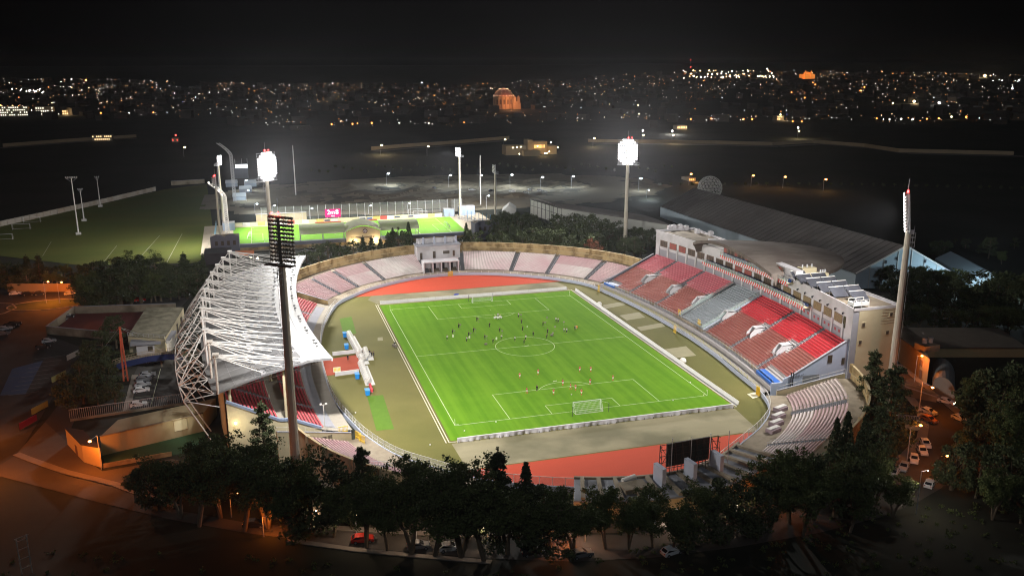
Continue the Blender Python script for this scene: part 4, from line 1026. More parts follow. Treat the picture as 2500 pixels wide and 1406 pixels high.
# ------------------------------------------------------------------ dugouts, red carpet area
m_red2 = M('clay_red_floor', (.42, .07, .03), .9, (.36, .055, .025), .3)
flat('red_floor', [P2(*p) for p in ((783, 880), (870, 866), (884, 869), (886, 884), (892, 891), (879, 902), (817, 915), (790, 918))], .036, m_red2)
def bwall(label, pts, h=1., name='low_wall'):
    t = thing(name, label, 'wall', (pts[0][0], pts[0][1], 0)); b = MB()
    for p, q in zip(pts, pts[1:]): b.beam((*p, h/2), (*q, h/2), .4, h)
    b.build('wall', m_white, t); b = MB()
    for p, q in zip(pts, pts[1:]): b.beam((*p, h+.04), (*q, h+.04), .52, .08)
    b.build('coping', m_wsteel, t)
bwall('white low wall on the far side of the red floor', [P2(812, 868), P2(866, 862)])
bwall('white low wall on the near side of the red floor', [P2(818, 918), P2(876, 910)])
m_clear = M('scratched_acrylic', (.75, .72, .66), .3, alpha=.62)
def dugout(label, p0, p1, group='team dugouts beside the left touchline'):
    a, c = vec((*p0, 0)), vec((*p1, 0)); d = (c-a).normalized(); n = Vector((-d.y, d.x, 0)); n = n if n.x < 0 else -n
    t = thing('dugout', label, 'dugout', tuple(a), group); ln_ = (c-a).length
    b = MB(); K = 7
    prof = [(n*(1.1*cos(rad(-20+ k*130/K))) + Vector((0, 0, max(.0, 1.0+1.15*sin(rad(-20+k*130/K)))))) for k in range(K+1)]
    for k in range(K): b.quad(a+prof[k], c+prof[k], c+prof[k+1], a+prof[k+1])
    b.build('canopy', m_clear, t)
    b = MB(); m_ = max(2, int(ln_/1.6))
    for i in range(m_+1):
        q = a.lerp(c, i/m_); b.path([q+x for x in prof], .05, n=5)
    b.tube(a+prof[-1], c+prof[-1], .05, n=5); b.tube(a+prof[3], c+prof[3], .04, n=5); b.build('frame', m_wsteel, t)
    b = MB(); b.hexa([a+n*.9-Vector((0, 0, -.02)), c+n*.9+Vector((0, 0, .02)), c-n*1.7+Vector((0, 0, .02)), a-n*1.7+Vector((0, 0, .02)), a+n*.9+Vector((0, 0, .12)), c+n*.9+Vector((0, 0, .12)), c-n*1.7+Vector((0, 0, .12)), a-n*1.7+Vector((0, 0, .12))]); b.build('base', M('base_white', (.7, .68, .64), .7), t)
    b = MB(); k = int(ln_/.6)
    for i in range(k): q = a.lerp(c, (i+.5)/k)+n*.35; b.box((q.x, q.y, .5), (.45, .45, .35)); b.box((q.x+n.x*.22, q.y+n.y*.22, .85), (.15, .42, .5))
    b.build('seat', m_grey_s, t)
    for e, s in ((a, 0), (c, 1)):
        b = MB(); b.add([e+x for x in prof]+[e+n*.9], [tuple(range(K+1))+(K+1,)]); b.build('end_panel', m_clear, t)
dugout('long curved clear dugout at the far side of the red floor', P2(853, 822), P2(877, 866))
dugout('long curved clear dugout at the near side of the red floor', P2(883, 894), P2(901, 941))
dugout('short pale dugout beside the group of dark figures', P2(876, 862), P2(879, 872)); dugout('small white dugout in the middle between the two long ones', P2(883, 878), P2(888, 890)); dugout('narrow clear dugout nearest the pitch beside dark figures', P2(893, 862), P2(899, 880))
m_bin = M('bin_blue', (.02, .22, .60), .4)
for i, (px, py) in enumerate(((842, 823), (846, 852), (872, 924), (897, 964))):
    q = P(px, py); t = thing('blue_tank', 'blue wheeled water tank beside the dugouts, %s from the far side' % nth(i), 'water tank', (q.x, q.y, 0), 'blue tanks beside the dugouts'); b = MB(); b.hexa([(q.x-.5, q.y-.8, .15), (q.x+.5, q.y-.8, .15), (q.x+.5, q.y+.8, .15), (q.x-.5, q.y+.8, .15), (q.x-.6, q.y-.9, 1.5), (q.x+.6, q.y-.9, 1.5), (q.x+.6, q.y+.9, 1.5), (q.x-.6, q.y+.9, 1.5)]); b.build('tank', m_bin, t)
    b = MB(); b.ab((q.x-.65, q.y-.95, 1.5), (q.x+.65, q.y+.95, 1.62)); b.build('lid', M('bin_lid', (.10, .32, .62), .4), t); b = MB()
    for s in (-.6, .6): b.tube((q.x-.55, q.y+s, .2), (q.x+.55, q.y+s, .2), .2, n=8)
    b.build('wheel', m_black, t)
q0, q1 = P(903, 943), P(908, 958); t = thing('red_barrier', 'red padded barrier at the end of the near dugout', 'barrier', tuple(q0)); b = MB(); b.beam(q0+Vector((0, 0, .5)), q1+Vector((0, 0, .5)), .6, .9); b.build('pad', M('pad_red', (.55, .05, .06), .6), t); b = MB(); b.beam(q0+Vector((0, 0, .03)), q1+Vector((0, 0, .03)), .8, .06); b.build('base', m_grey, t)
q = P(823, 910); t = thing('yellow_sign', 'small white board with yellow and black marks beside the red floor', 'sign', (q.x, q.y, 0)); b = MB(); b.ab((q.x-1, q.y-.05, .3), (q.x+1, q.y+.05, 1.7)); b.build('board', m_line, t); b = MB()
for k in range(5): b.ab((q.x-.8+k*.36, q.y-.08, .6), (q.x-.6+k*.36, q.y-.05, 1.5))
b.build('marking', m_yellow, t)
q = P(794, 1060, 1); t = thing('floodlight_post', 'slim pale post with twin lamps on the apron before the covered stand', 'lamp post', (q.x, q.y, 0)); b = MB(); b.tube((q.x, q.y, .9), (q.x, q.y, 8.4), .1, .07, n=6); b.build('post', m_wsteel, t); b = MB(); b.beam((q.x-.7, q.y, 8.4), (q.x+.7, q.y, 8.4), .1); b.box((q.x-.6, q.y, 8.6), (.5, .3, .3)); b.box((q.x+.6, q.y, 8.6), (.5, .3, .3)); b.build('lamp_head', m_wsteel, t)
for i, (px, py) in enumerate(((875, 1076), (884, 1084), (838, 1062))):
    q = P(px, py, .6); t = thing('yellow_gate', 'yellow mesh gate where the fence meets the near left terrace, %s' % ['left leaf', 'right leaf', 'back one by the walkway'][i], 'gate', (q.x, q.y, 0), 'yellow gates at the near left corner'); b = MB(); d = Vector((.5, -.86, 0)) if i < 2 else Vector((1, .2, 0))
    for z in (.3, 1.5, 2.8): b.beam(q-d*1.1+Vector((0, 0, z-.6)), q+d*1.1+Vector((0, 0, z-.6)), .12)
    for k in range(8): p = q-d*1.1+d*2.2*k/7; b.beam(p+Vector((0, 0, -.4)), p+Vector((0, 0, 2.2)), .09)
    b.build('bars', m_yellow, t)
for i, (px, py) in enumerate(((1905, 1000), (1900, 1018), (1895, 1035), (1888, 1052))):
    q = P(px, py, 1.2); t = thing('press_bench', 'pale covered bench on the walkway before the curved terrace, %s from the far side' % nth(i), 'bench', (q.x, q.y, 1), 'covered benches before the curved terrace'); b = MB(); b.box((q.x, q.y, 1.5), (3.4, 2., .9), rad(20)); b.build('bench', M('bench_plum', (.32, .24, .26), .7), t); b = MB(); b.box((q.x, q.y, 2.15), (3.6, 1.1, .12), rad(20)); b.build('canopy', m_wsteel, t)

# ------------------------------------------------------------------ people
def skinned(name, joints, edges, mats, sub=2):
    me = bpy.data.meshes.new(name+'_s'); me.from_pydata([j[0] for j in joints], edges, [])
    o = bpy.data.objects.new(name+'_s', me); COL.objects.link(o)
    md = o.modifiers.new('skin', 'SKIN'); md.use_smooth_shade = True
    sv = me.skin_vertices[0].data
    for i, j in enumerate(joints): sv[i].radius = j[1] if isinstance(j[1], tuple) else (j[1], j[1])
    sv[0].use_root = True
    if sub:
        s = o.modifiers.new('sub', 'SUBSURF'); s.levels = sub
    dg = bpy.context.evaluated_depsgraph_get(); m2 = bpy.data.meshes.new_from_object(o.evaluated_get(dg)); m2.name = name
    bpy.data.objects.remove(o); m2.materials.clear()
    for q in mats: m2.materials.append(q)
    return m2
m_skin = M('skin', (.42, .24, .16), .6)
def figure(pose):
    "joint table of a 1.8 m figure facing -y"
    st, la, ra = pose
    J = {'pel': ((0, 0, .95), (.15, .11)), 'wai': ((0, 0, 1.1), (.135, .10)), 'che': ((0, -.01, 1.34), (.17, .115)), 'nec': ((0, 0, 1.5), .06), 'hea': ((0, -.02, 1.62), (.085, .10)), 'top': ((0, -.01, 1.75), (.07, .085))}
    for s, n, ang in ((-1, 'l', la), (1, 'r', ra)):
        J[n+'sh'] = ((s*.19, 0, 1.43), .065)
        u, f = ang
        e = Vector((s*.24, -.27*sin(u), 1.43-.29*cos(u))); h = e+Vector((-s*.06*(1 if f > .5 else 0), -.25*sin(f), -.25*cos(f)))
        J[n+'el'] = (tuple(e), .045); J[n+'wr'] = (tuple(h), .032); d = (h-e).normalized(); J[n+'ha'] = (tuple(h+d*.08), (.042, .022))
        J[n+'hi'] = ((s*.095, 0, .88), .095); k = st*s
        J[n+'kn'] = ((s*.10, -.12*k-.03, .50), .062); J[n+'an'] = ((s*.105, -.26*k+.03, .09), .04); J[n+'to'] = ((s*.12, -.26*k-.14, .045), (.045, .03))
    return J
BODY = [('pel', 'wai'), ('wai', 'che'), ('che', 'nec'), ('nec', 'hea'), ('hea', 'top')]+sum([[('che', n+'sh'), (n+'sh', n+'el'), (n+'el', n+'wr'), (n+'wr', n+'ha'), ('pel', n+'hi'), (n+'hi', n+'kn'), (n+'kn', n+'an'), (n+'an', n+'to')] for n in 'lr'], [])
def sub_figure(name, J, edges, grow, mats, cut={}):
    keys = []
    for e in edges:
        for k in e:
            if k not in keys: keys.append(k)
    js = []
    for k in keys:
        p, r = J[k]; r = r if isinstance(r, tuple) else (r, r)
        js.append((cut.get(k, p), (r[0]+grow, r[1]+grow)))
    return skinned(name, js, [(keys.index(a), keys.index(b_)) for a, b_ in edges], mats, 1 if grow else 2)
def add_hands(me, J):
    b = MB()
    for n, s in (('l', -1), ('r', 1)):
        w_, h = vec(J[n+'wr'][0]), vec(J[n+'ha'][0]); d = (h-w_).normalized(); sd = d.cross(Vector((0, 0, 1)))
        sd = sd.normalized() if sd.length > .1 else Vector((0, 1, 0)); cu = d.cross(sd)
        for i, ln_ in enumerate((.065, .075, .07, .055)):
            p = h+sd*(-.027+.018*i); q = p+d*ln_*.55; b.tube(p, q, .009, .008, n=5); b.tube(q, q+(d*.7+cu*.6)*ln_*.5, .008, .006, n=5)
        p = w_+d*.03+sd*-.03; b.tube(p, p+(d*.7-sd*.7)*.05, .010, .007, n=5)
    o = len(me.vertices); bm = bmesh.new(); bm.from_mesh(me); t = bpy.data.meshes.new('t'); t.from_pydata(b.v, [], b.f); bm.from_mesh(t); bm.to_mesh(me); bm.free(); bpy.data.meshes.remove(t)
    # face: nose, brow and ears
    return me
def face(me, J):
    h = vec(J['hea'][0]); b = MB(); b.ball(h+Vector((0, -.115, .0)), .018, 6, 4, (.8, 1, 1.4))
    for s in (-1, 1): b.ball(h+Vector((s*.088, .01, .01)), .025, 6, 4, (.4, .8, 1.3)); b.ball(h+Vector((s*.034, -.092, .035)), .012, 6, 4)
    b.ball(h+Vector((0, -.1, -.05)), .02, 6, 4, (1.3, .5, .4))
    bm = bmesh.new(); bm.from_mesh(me); t = bpy.data.meshes.new('t'); t.from_pydata(b.v, [], b.f); bm.from_mesh(t); bm.to_mesh(me); bm.free(); bpy.data.meshes.remove(t); return me
m_hair = M('dark_hair', (.03, .02, .015), .7)
def hair_mesh(J):
    b = MB(); h = vec(J['top'][0]); b.ball((h.x, h.y+.02, h.z-.02), .105, 10, 6, (.95, 1.1, .8)); return b.mesh('hair', m_hair, smooth=True)
POSES = [(.0, (.15, .3), (.15, .3)), (.75, (.5, .9), (-.4, -.1)), (-.6, (-.3, .1), (.6, 1.2)), (.1, (.7, 1.7), (.7, 1.7)), (.2, (.3, 1.5), (.5, 1.8)), (.35, (1.2, 1.5), (.3, .8))]
FIG = []
for p in POSES:
    J = figure(p); me = face(add_hands(sub_figure('body', J, BODY, 0, [m_skin]), J), J)
    up_ = [('wai', 'pel'), ('wai', 'che')]+sum([[('che', n+'sh'), (n+'sh', n+'el')] for n in 'lr'], [])
    lon = up_+[(n+'el', n+'wr') for n in 'lr']
    legs = [('pel', n+'hi') for n in 'lr']+[(n+'hi', n+'kn') for n in 'lr']
    full = legs+[(n+'kn', n+'an') for n in 'lr']
    FIG.append(dict(body=me, hair=hair_mesh(J), jersey=lambda m_, J=J, e=up_: sub_figure('shirt', J, e, .022, [m_]), jacket=lambda m_, J=J, e=lon: sub_figure('jacket', J, e, .03, [m_]),
                    shorts=lambda m_, J=J, e=legs: sub_figure('shorts', J, e, .035, [m_]), trousers=lambda m_, J=J, e=full: sub_figure('trousers', J, e, .028, [m_]),
                    socks=lambda m_, J=J: [sub_figure('socks', J, [(n+'kn', n+'an'), (n+'an', n+'to')], .015, [m_], {n+'kn': tuple(vec(J[n+'kn'][0]).lerp(vec(J[n+'an'][0]), .15))}) for n in 'lr']))
_cache = {}
def wear(pi_, what, mt):
    k = (pi_, what, mt.name)
    if k not in _cache: _cache[k] = FIG[pi_][what](mt)
    return _cache[k]
m_kit = M('kit_red', (.62, .03, .04), .7); m_kitw = M('kit_white', (.80, .78, .76), .7); m_suit = M('black_cloth', (.012, .012, .016), .8); m_shirt = M('pale_shirt', (.60, .58, .56), .8)
def person(px, py, label, group, pose, clothes, rz, z=.06, sc=1.):
    q = P(px, py, z); o = thing('person', label, 'person', (q.x, q.y, z), group); o.rotation_euler = (0, 0, rz); o.scale = (sc,)*3
    def ch(nm, me):
        c = bpy.data.objects.new(nm, me); COL.objects.link(c); c.parent = o; ROOT[c] = ROOT[o]
    ch('body', FIG[pose]['body']); ch('hair', FIG[pose]['hair'])
    for nm, what, mt in clothes:
        me = wear(pose, what, mt)
        for k in (me if isinstance(me, list) else [me]): ch(nm, k)
    return o
KIT = [('shirt', 'jersey', m_kit), ('shorts', 'shorts', m_kitw), ('sock', 'socks', m_kit)]
pl = sorted([(1268.6, 923), (1314, 914.6), (1415.3, 907.5), (1442, 907.5), (1374, 940), (1392.7, 949.8), (1405.3, 952.3), (1440.5, 938), (1351.3, 963.8), (1419.6, 963.8), (1286, 960), (1496, 928.6)])
PLL = ['leftmost player in red shirt and white shorts, alone left of the box', 'player in red and white standing by the left part of the penalty box line', 'player in red and white standing farther out behind the dark coach', 'player in red with back turned, stooping inside the penalty box', 'player in red and white standing on the arc above the penalty box', 'player in red and white just above the box line beside a smaller teammate', 'smaller player in red between two teammates on the box line', 'player in red and white with an arm out, farther up the pitch', 'player in red and white nearest the ball, striding inside the box', 'player in red and white where the arc meets the box line at the right', 'player in red and white farthest up the pitch at the right', 'rightmost player in red and white standing on the box line']
for i, (px, py) in enumerate(pl): person(px, py, PLL[i], 'players in red training near the goal', [0, 1, 2, 3, 0, 1, 5, 2, 1, 4, 0, 5][i], KIT, [0, .5, -.6, 2.6, .2, 1., -1., .4, -1.2, .3, 0, .8][i])
SUIT = [('jacket', 'jacket', m_suit), ('trousers', 'trousers', m_suit)]; SUIT2 = [('jacket', 'jacket', m_shirt), ('trousers', 'trousers', m_suit)]
person(1310.8, 954, 'coach in dark tracksuit standing on the penalty box line', 'people on the pitch', 0, SUIT, .4)
band = [(1091.4, 830.3, 1), (1104.4, 815.8, 0), (1119.8, 801.3, 0), (1139, 833.9, 1), (1144, 821.8, 0), (1155.7, 811.5, 0), (1164.2, 785, 0), (1183.5, 829, 0), (1194.6, 799.4, 0), (1203.5, 839.5, 0), (1215.5, 775.5, 1), (1219.5, 811.5, 0), (1223.5, 829, 1), (1257, 833, 1), (1265.5, 775, 1), (1273, 790.5, 0), (1275.5, 808, 0), (1279.3, 840.5, 0), (1283, 830, 1), (1301.5, 821, 0), (1325.5, 796, 0), (1334.8, 827.5, 0), (1336.5, 814, 0), (1357.5, 786, 1), (1362.5, 787, 1), (1377, 812, 1), (1383, 812.5, 1), (1403.5, 806.5, 0)]
BL = {10: 'musician in pale top standing behind the white drum set', 14: 'musician in pale top reaching towards a stand, farthest in the middle', 27: 'rightmost musician in black, standing beside the orange drum', 6: 'musician in black standing farthest back at the left', 9: 'musician in black standing left of the centre circle', 0: 'leftmost musician in dark trousers and pale top on the far half', 23: 'left one of the two pale tops side by side at the far right', 24: 'right one of the two pale tops side by side at the far right', 25: 'left one of the pair standing left of the orange drum', 26: 'right one of the pair standing left of the orange drum', 17: 'musician in black nearest the centre spot', 18: 'musician in white top just behind the one nearest the centre spot', 13: 'musician in pale top alone inside the far half of the centre circle'}
for i, (px, py, pale) in enumerate(band):
    person(px, py, BL.get(i, 'musician dressed in black on the far half, %s from the left' % nth(i)), 'musicians spread over the far half of the pitch', 3+i % 3 if i not in (23, 24) else 1, SUIT2 if pale else SUIT, [1.2, 1.5, .9, 1.8][i % 4])
for i, (px, py) in enumerate(((886, 868), (903, 866), (907, 871), (912.5, 870))): person(px, py, 'person in dark clothes standing by the dugouts, %s from the left' % nth(i), 'people by the dugouts', i % 3, SUIT, 1.+i, .02)
person(849.5, 879, 'person in dark clothes walking across the red floor', 'people by the dugouts', 1, SUIT, 2., .05)
for i, (px, py) in enumerate(((1168, 787), (1160.5, 813), (1124, 802), (1226, 817), (1109, 817), (1149, 823), (1188, 830), (1272, 777), (1335.5, 784), (1376.5, 795), (1355, 806.5), (1331, 796), (1350, 822))):
    q = P(px, py, .06); t = thing('music_stand', 'thin black music stand on the grass, %s from the left' % nth(sorted([1168, 1160.5, 1124, 1226, 1109, 1149, 1188, 1272, 1335.5, 1376.5, 1355, 1331, 1350]).index(px)), 'music stand', (q.x, q.y, .06), 'music stands on the far half')
    b = MB(); b.tube((q.x, q.y, .1), (q.x, q.y, 1.25), .025, n=5)
    for k in range(3): a = 2*pi*k/3; b.tube((q.x, q.y, .35), (q.x+.32*cos(a), q.y+.32*sin(a), .07), .02, n=5)
    b.build('tripod', m_black, t); b = MB(); b.hexa([(q.x-.28, q.y-.1, 1.2), (q.x+.28, q.y-.1, 1.2), (q.x+.28, q.y-.07, 1.2), (q.x-.28, q.y-.07, 1.2), (q.x-.28, q.y+.1, 1.55), (q.x+.28, q.y+.1, 1.55), (q.x+.28, q.y+.13, 1.55), (q.x-.28, q.y+.13, 1.55)]); b.build('desk', m_black, t)
q = P(1215.5, 778, .06); t = thing('drum_set', 'white drum set on the grass at the far end of the group', 'drum set', (q.x, q.y, .06)); md_ = M('drum_white', (.8, .78, .75), .4)
for dx, dy, r, h, z in ((0, 0, .38, .55, .3), (-.75, .1, .3, .35, .55), (.75, .1, .34, .4, .5), (-.35, -.45, .25, .25, .65), (.4, -.5, .25, .25, .7), (1.15, -.25, .3, .45, .4), (-1.2, -.1, .3, .4, .45)):
    b = MB(); b.tube((q.x+dx, q.y+dy, z), (q.x+dx, q.y+dy, z+h), r, n=12); b.tube((q.x+dx, q.y+dy, .07), (q.x+dx, q.y+dy, z), .03, n=5); b.build('drum', md_, t)
for dx, dz in ((-.9, 1.25), (.9, 1.3)): b = MB(); b.tube((q.x+dx, q.y+.3, .07), (q.x+dx, q.y+.3, dz), .02, n=5); b.tube((q.x+dx, q.y+.3, dz), (q.x+dx, q.y+.3, dz+.03), .35, n=12); b.build('cymbal', M('brass', (.6, .45, .2), .3, metal=.8), t)
q = P(1407.5, 803, .06); t = thing('bass_drum', 'orange bass drum beside the rightmost musician', 'drum', (q.x, q.y, .06)); b = MB(); b.tube((q.x-.2, q.y, .75), (q.x+.25, q.y, .75), .42, n=14); b.build('shell', M('drum_orange', (.75, .28, .05), .4), t); b = MB(); b.tube((q.x-.22, q.y, .75), (q.x-.2, q.y, .75), .38, n=14); b.tube((q.x, q.y, .07), (q.x, q.y, .4), .04, n=6); b.build('skin', md_, t)
for i, (px, py, lb) in enumerate(((1347, 820, 'dark instrument case lying right of the centre circle'), (1186, 842, 'dark instrument case lying left of the centre circle'))):
    q = P(px, py, .06); t = thing('instrument_case', lb, 'case', (q.x, q.y, .06), 'instrument cases'); b = MB(); b.ball((q.x, q.y, .4), .4, 8, 6, (1.4, .8, .85)); b.build('case', m_black, t)
for i, (px, py, lb) in enumerate(((1212, 829, 'small white board leaning on the grass left of the centre circle'), (1106, 823, 'small white board on the grass at the left of the musicians'), (1146, 826, 'small white board beside the musician with pale top at the left'), (1286.5, 844, 'white strip lying on the halfway line near the centre spot'), (1355, 930, 'white strip lying above the penalty arc'))):
    q = P(px, py, .1); b = MB(); b.box((q.x, q.y, .12 if i > 2 else .5), (1.2 if i > 2 else .5, .15, .1 if i > 2 else .8), .2); tag(b.build('white_board', m_line, loc=(q.x, q.y, 0)), lb, 'board', 'white boards on the grass')
q = P(964, 848); t = thing('broadcast_camera', 'dark camera cart beside the white kerb at the left touchline', 'camera', (q.x, q.y, 0)); b = MB(); b.box((q.x, q.y, .55), (.9, 1.8, .7), .4); b.build('cart', m_black, t); b = MB(); b.tube((q.x, q.y, .9), (q.x, q.y, 1.4), .06); b.box((q.x, q.y, 1.5), (.35, .7, .35), .4); b.build('camera', m_dark, t)
# ------------------------------------------------------------------ training ground
flat('training_surround', [(-104, 168), (47, 168), (47, 243), (-106, 243)], .02, M('pale_paving', (.40, .34, .26), .9, (.48, .42, .33), .3))
m_grass2 = M('synthetic_grass', (.10, .26, .012), .95, (.125, .30, .018), .05)
flat('training_pitch', [(-89.5, 174), (26, 174), (27.5, 234), (-91, 234)], .05, m_grass2)
pitch_lines('training_markings', -31.5, 203.8, 27.5, 50, .075, rot=True, lw=.22)
goal('white goal at the left end of the training pitch', -81.5, 203.8, 1, pi/2, depth=2.2); goal('white goal at the right end of the training pitch', 18.5, 203.8, -1, pi/2, depth=2.2)
goal('white portable goal standing at the near left of the training pitch', -72, 183, -1, 0, .9, net=False); goal('second white goal frame behind the training pitch hoarding at the right', 12, 243, 1, 0, 1.1, net=False); goal('white goal frame behind the far hoarding, farther one', 10.5, 250, 1, 0, 1.1, net=False)
t = thing('hoarding', 'long row of bright advertising boards on the far side of the training pitch', 'hoarding', (-30, 236.5, 0)); rnd = random.Random(3)
cols = [M('ad_cream', (.78, .72, .5), .6), M('ad_yellow', (.75, .6, .2), .6), M('ad_white', (.8, .78, .75), .6), M('ad_red', (.6, .12, .1), .6)]
for i in range(30):
    x = -90+i*3.9; b = MB(); b.ab((x, 236.4, .05), (x+3.8, 236.6, 2.1)); o = b.build('board', cols[[0, 2, 0, 1, 0, 2, 0, 0][i % 8] if i not in (6, 7, 20) else [2, 3, 3][i % 3]], t)
    if i in (12, 17, 18, 22, 24): b = MB(); b.ab((x+.4, 236.3, .7), (x+3.3, 236.38, 1.5)); b.build('lettering', M('ad_dark', (.06, .07, .14), .6) if i != 18 else M('ad_blue', (.1, .2, .5), .6), t)
t = thing('clay_strip', 'red clay benches before the far boards of the training pitch', 'bench', (-40, 235, 0)); b = MB(); b.ab((-48, 234.6, .05), (-34, 235.6, .5)); b.ab((-28, 234.8, .05), (-14, 235.7, .5)); b.build('bench', M('clay_red_floor', (.42, .07, .03)), t)
t = thing('score_screen', 'magenta screen with white characters above the far boards of the training pitch', 'screen', (-36, 237.5, 0))
q0, q1 = Vector((-42.2, 237.2, 2.6)), Vector((-33.8, 237.2, 7.))
b = MB(); b.ab(q0, (q1.x, q1.y+.4, q1.z)); b.build('panel', M('screen_magenta', (.62, .015, .16), em=.9), t)
text_mesh('characters', '2m8', 3.6, M('screen_white', (1, 1, 1), em=1.4), t, (-38, 237.1, 5.3), (1, 0, 0), (0, 0, 1), .03); text_mesh('small_characters', '90:0', 1., M('screen_white', (1, 1, 1), em=1.4), t, (-38, 237.1, 3.2), (1, 0, 0), (0, 0, 1), .03)
b = MB(); b.tube((-41, 237.6, 0), (-41, 237.6, 2.7), .15); b.tube((-35, 237.6, 0), (-35, 237.6, 2.7), .15); b.build('leg', m_steel, t)
t = thing('ball_fence', 'tall net fence of slim pale posts behind the training pitch boards', 'fence', (-30, 239, 0))
for i in range(27): x = -76+i*4.3; b = MB(); b.tube((x, 239, 0), (x, 239, 9.5), .10, n=6); b.build('post', m_steel, t)
b = MB(); b.quad((-76, 239, 2), (36, 239, 2), (36, 239, 9.3), (-76, 239, 9.3)); b.build('net', M('thin_net', (.45, .50, .50), .8, alpha=.14), t)
t = thing('blue_fence', 'light blue mesh fence along the left side of the training ground', 'fence', (-98, 205, 0)); b = MB(); b.beam((-98.6, 172, 2), (-99.5, 236, 2), .1, 4); b.build('mesh', M('sky_blue_mesh', (.14, .32, .46), .7, alpha=.8), t); b = MB()
for i in range(14): b.tube((-98.6-.07*i, 172+i*4.9, 0), (-98.6-.07*i, 172+i*4.9, 4.1), .08, n=6)
b.build('post', m_steel, t)
for i, (x0, y0, x1, y1) in enumerate(((30, 226, 46, 186), (34, 226, 53, 190))):
    t = thing('net_fence', ['pale panelled fence at the right end of the training pitch', 'tall blue post fence beyond the right end of the training pitch'][i], 'fence', (x0, y0, 0)); n = 14; b = MB()
    for k in range(n): u = k/(n-1); b.ab((x0+(x1-x0)*u-.12, y0+(y1-y0)*u-.12, 0), (x0+(x1-x0)*u+.12, y0+(y1-y0)*u+.12, 2.2 if i == 0 else 5))
    b.build('post', m_wsteel if i == 0 else M('blue_post', (.12, .30, .48), .6), t); b = MB(); b.beam((x0, y0, 1.1 if i == 0 else 1.), (x1, y1, 1.1 if i == 0 else 1.), .08, 2. if i == 0 else 1.8); b.build('panel', m_mesh, t)
for i, (x, y, w_, d_, h) in enumerate(((27.5, 237, 6, 4, 4.2), (38.5, 239, 9, 4, 5), (-93, 229, 6, 5, 4))):
    t = thing('container', ['pale blue cabin at the far right corner of the training pitch', 'larger blue grey cabin behind the right floodlight', 'grey cabin at the far left corner of the training pitch'][i], 'cabin', (x, y, 0)); b = MB(); b.ab((x-w_/2, y-d_/2, 0), (x+w_/2, y+d_/2, h)); b.build('wall', M('cabin_blue', (.30, .36, .48), .7), t); b = MB(); b.ab((x-w_/2-.1, y-d_/2-.1, h), (x+w_/2+.1, y+d_/2+.1, h+.2)); b.build('roof', m_steel, t); b = MB(); b.ab((x-.5, y-d_/2-.04, .1), (x+.5, y-d_/2, 2.1)); b.build('door', m_grey, t)
t = thing('pale_wall', 'cream wall with small cypresses beyond the far left of the training pitch', 'wall', (-72, 243, 0)); b = MB(); b.ab((-79, 243.2, 0), (-52, 243.6, 5)); b.build('wall', m_cream, t); b = MB(); b.ab((-79.3, 243, 5), (-52, 243.8, 5.3)); b.build('coping', m_white, t)
# stand of the training ground seen from behind
m_canopy = bpy.data.materials.new('canopy_fabric'); m_canopy.use_nodes = True; nt = m_canopy.node_tree; bs_ = nt.nodes['Principled BSDF']; bs_.inputs['Base Color'].default_value = (.82, .78, .72, 1); bs_.inputs['Roughness'].default_value = .8
tr_ = nt.nodes.new('ShaderNodeBsdfTranslucent'); tr_.inputs[0].default_value = (.86, .80, .76, 1); mx_ = nt.nodes.new('ShaderNodeMixShader'); mx_.inputs[0].default_value = .7
nt.links.new(bs_.outputs[0], mx_.inputs[1]); nt.links.new(tr_.outputs[0], mx_.inputs[2]); nt.links.new(mx_.outputs[0], nt.nodes['Material Output'].inputs[0])
t = thing('training_stand', 'low stand of the training ground with curved canopies and an arched gable with a crest', 'grandstand', (-30, 172, 0))
b = MB(); b.ab((-92, 171.5, 0), (25, 174, 1.5)); b.build('plinth', m_sand, t); b = MB(); b.ab((-92, 171.2, 1.5), (26, 173.8, 3.)); b.build('band', M('slate_band', (.16, .17, .21), .8), t)
b = MB()
for x0, x1 in ((-59, -37.4), (-20.6, -1.4)):
    n = 8
    for k in range(n):
        a0, a1 = pi*.05+pi*.5*k/n, pi*.05+pi*.5*(k+1)/n
        pt = lambda a: (172.4+7*(1-cos(a)), 5.3+4.0*sin(a))
        (ya, za), (yb_, zb_) = pt(a0), pt(a1)
        b.hexa([(x0, ya, za), (x1, ya, za), (x1, yb_, zb_), (x0, yb_, zb_), (x0, ya, za+.15), (x1, ya, za+.15), (x1, yb_, zb_+.15), (x0, yb_, zb_+.15)])
b.build('canopy', m_canopy, t)
b = MB()
for x in (-58.6, -48, -37.8, -20.2, -11, -1.8): b.tube((x, 173, 1.5), (x, 173, 5.6), .15); b.tube((x, 180, 1.5), (x, 180, 9.1), .15)
b.build('canopy_post', m_steel, t)
b = MB(); n = 16; arc = [(-37.4+16.4*k/n, 6.2+2.4*sin(pi*k/n)) for k in range(n+1)]
b.add([(x, 171, z) for x, z in arc]+[(-21, 171, 0), (-37.4, 171, 0)]+[(x, 172, z) for x, z in arc]+[(-21, 172, 0), (-37.4, 172, 0)], [tuple(range(n+3)), tuple(range(2*n+5, n+2, -1))]+[(i, (i+1) % (n+3), n+3+(i+1) % (n+3), n+3+i) for i in range(n+3)]); b.build('gable', M('gable_sand', (.46, .37, .24), .85, (.52, .43, .29), .3), t)
b = MB(); arc2 = [(-38+17.6*k/n, 6.4+3.0*sin(pi*k/n)) for k in range(n+1)]
for (xa, za), (xb, zb_) in zip(arc2, arc2[1:]): b.hexa([(xa, 170.4, za), (xb, 170.4, zb_), (xb, 184, zb_+.6), (xa, 184, za+.6), (xa, 170.4, za+.35), (xb, 170.4, zb_+.35), (xb, 184, zb_+.95), (xa, 184, za+.95)])
b.build('arched_roof', m_canopy, t)
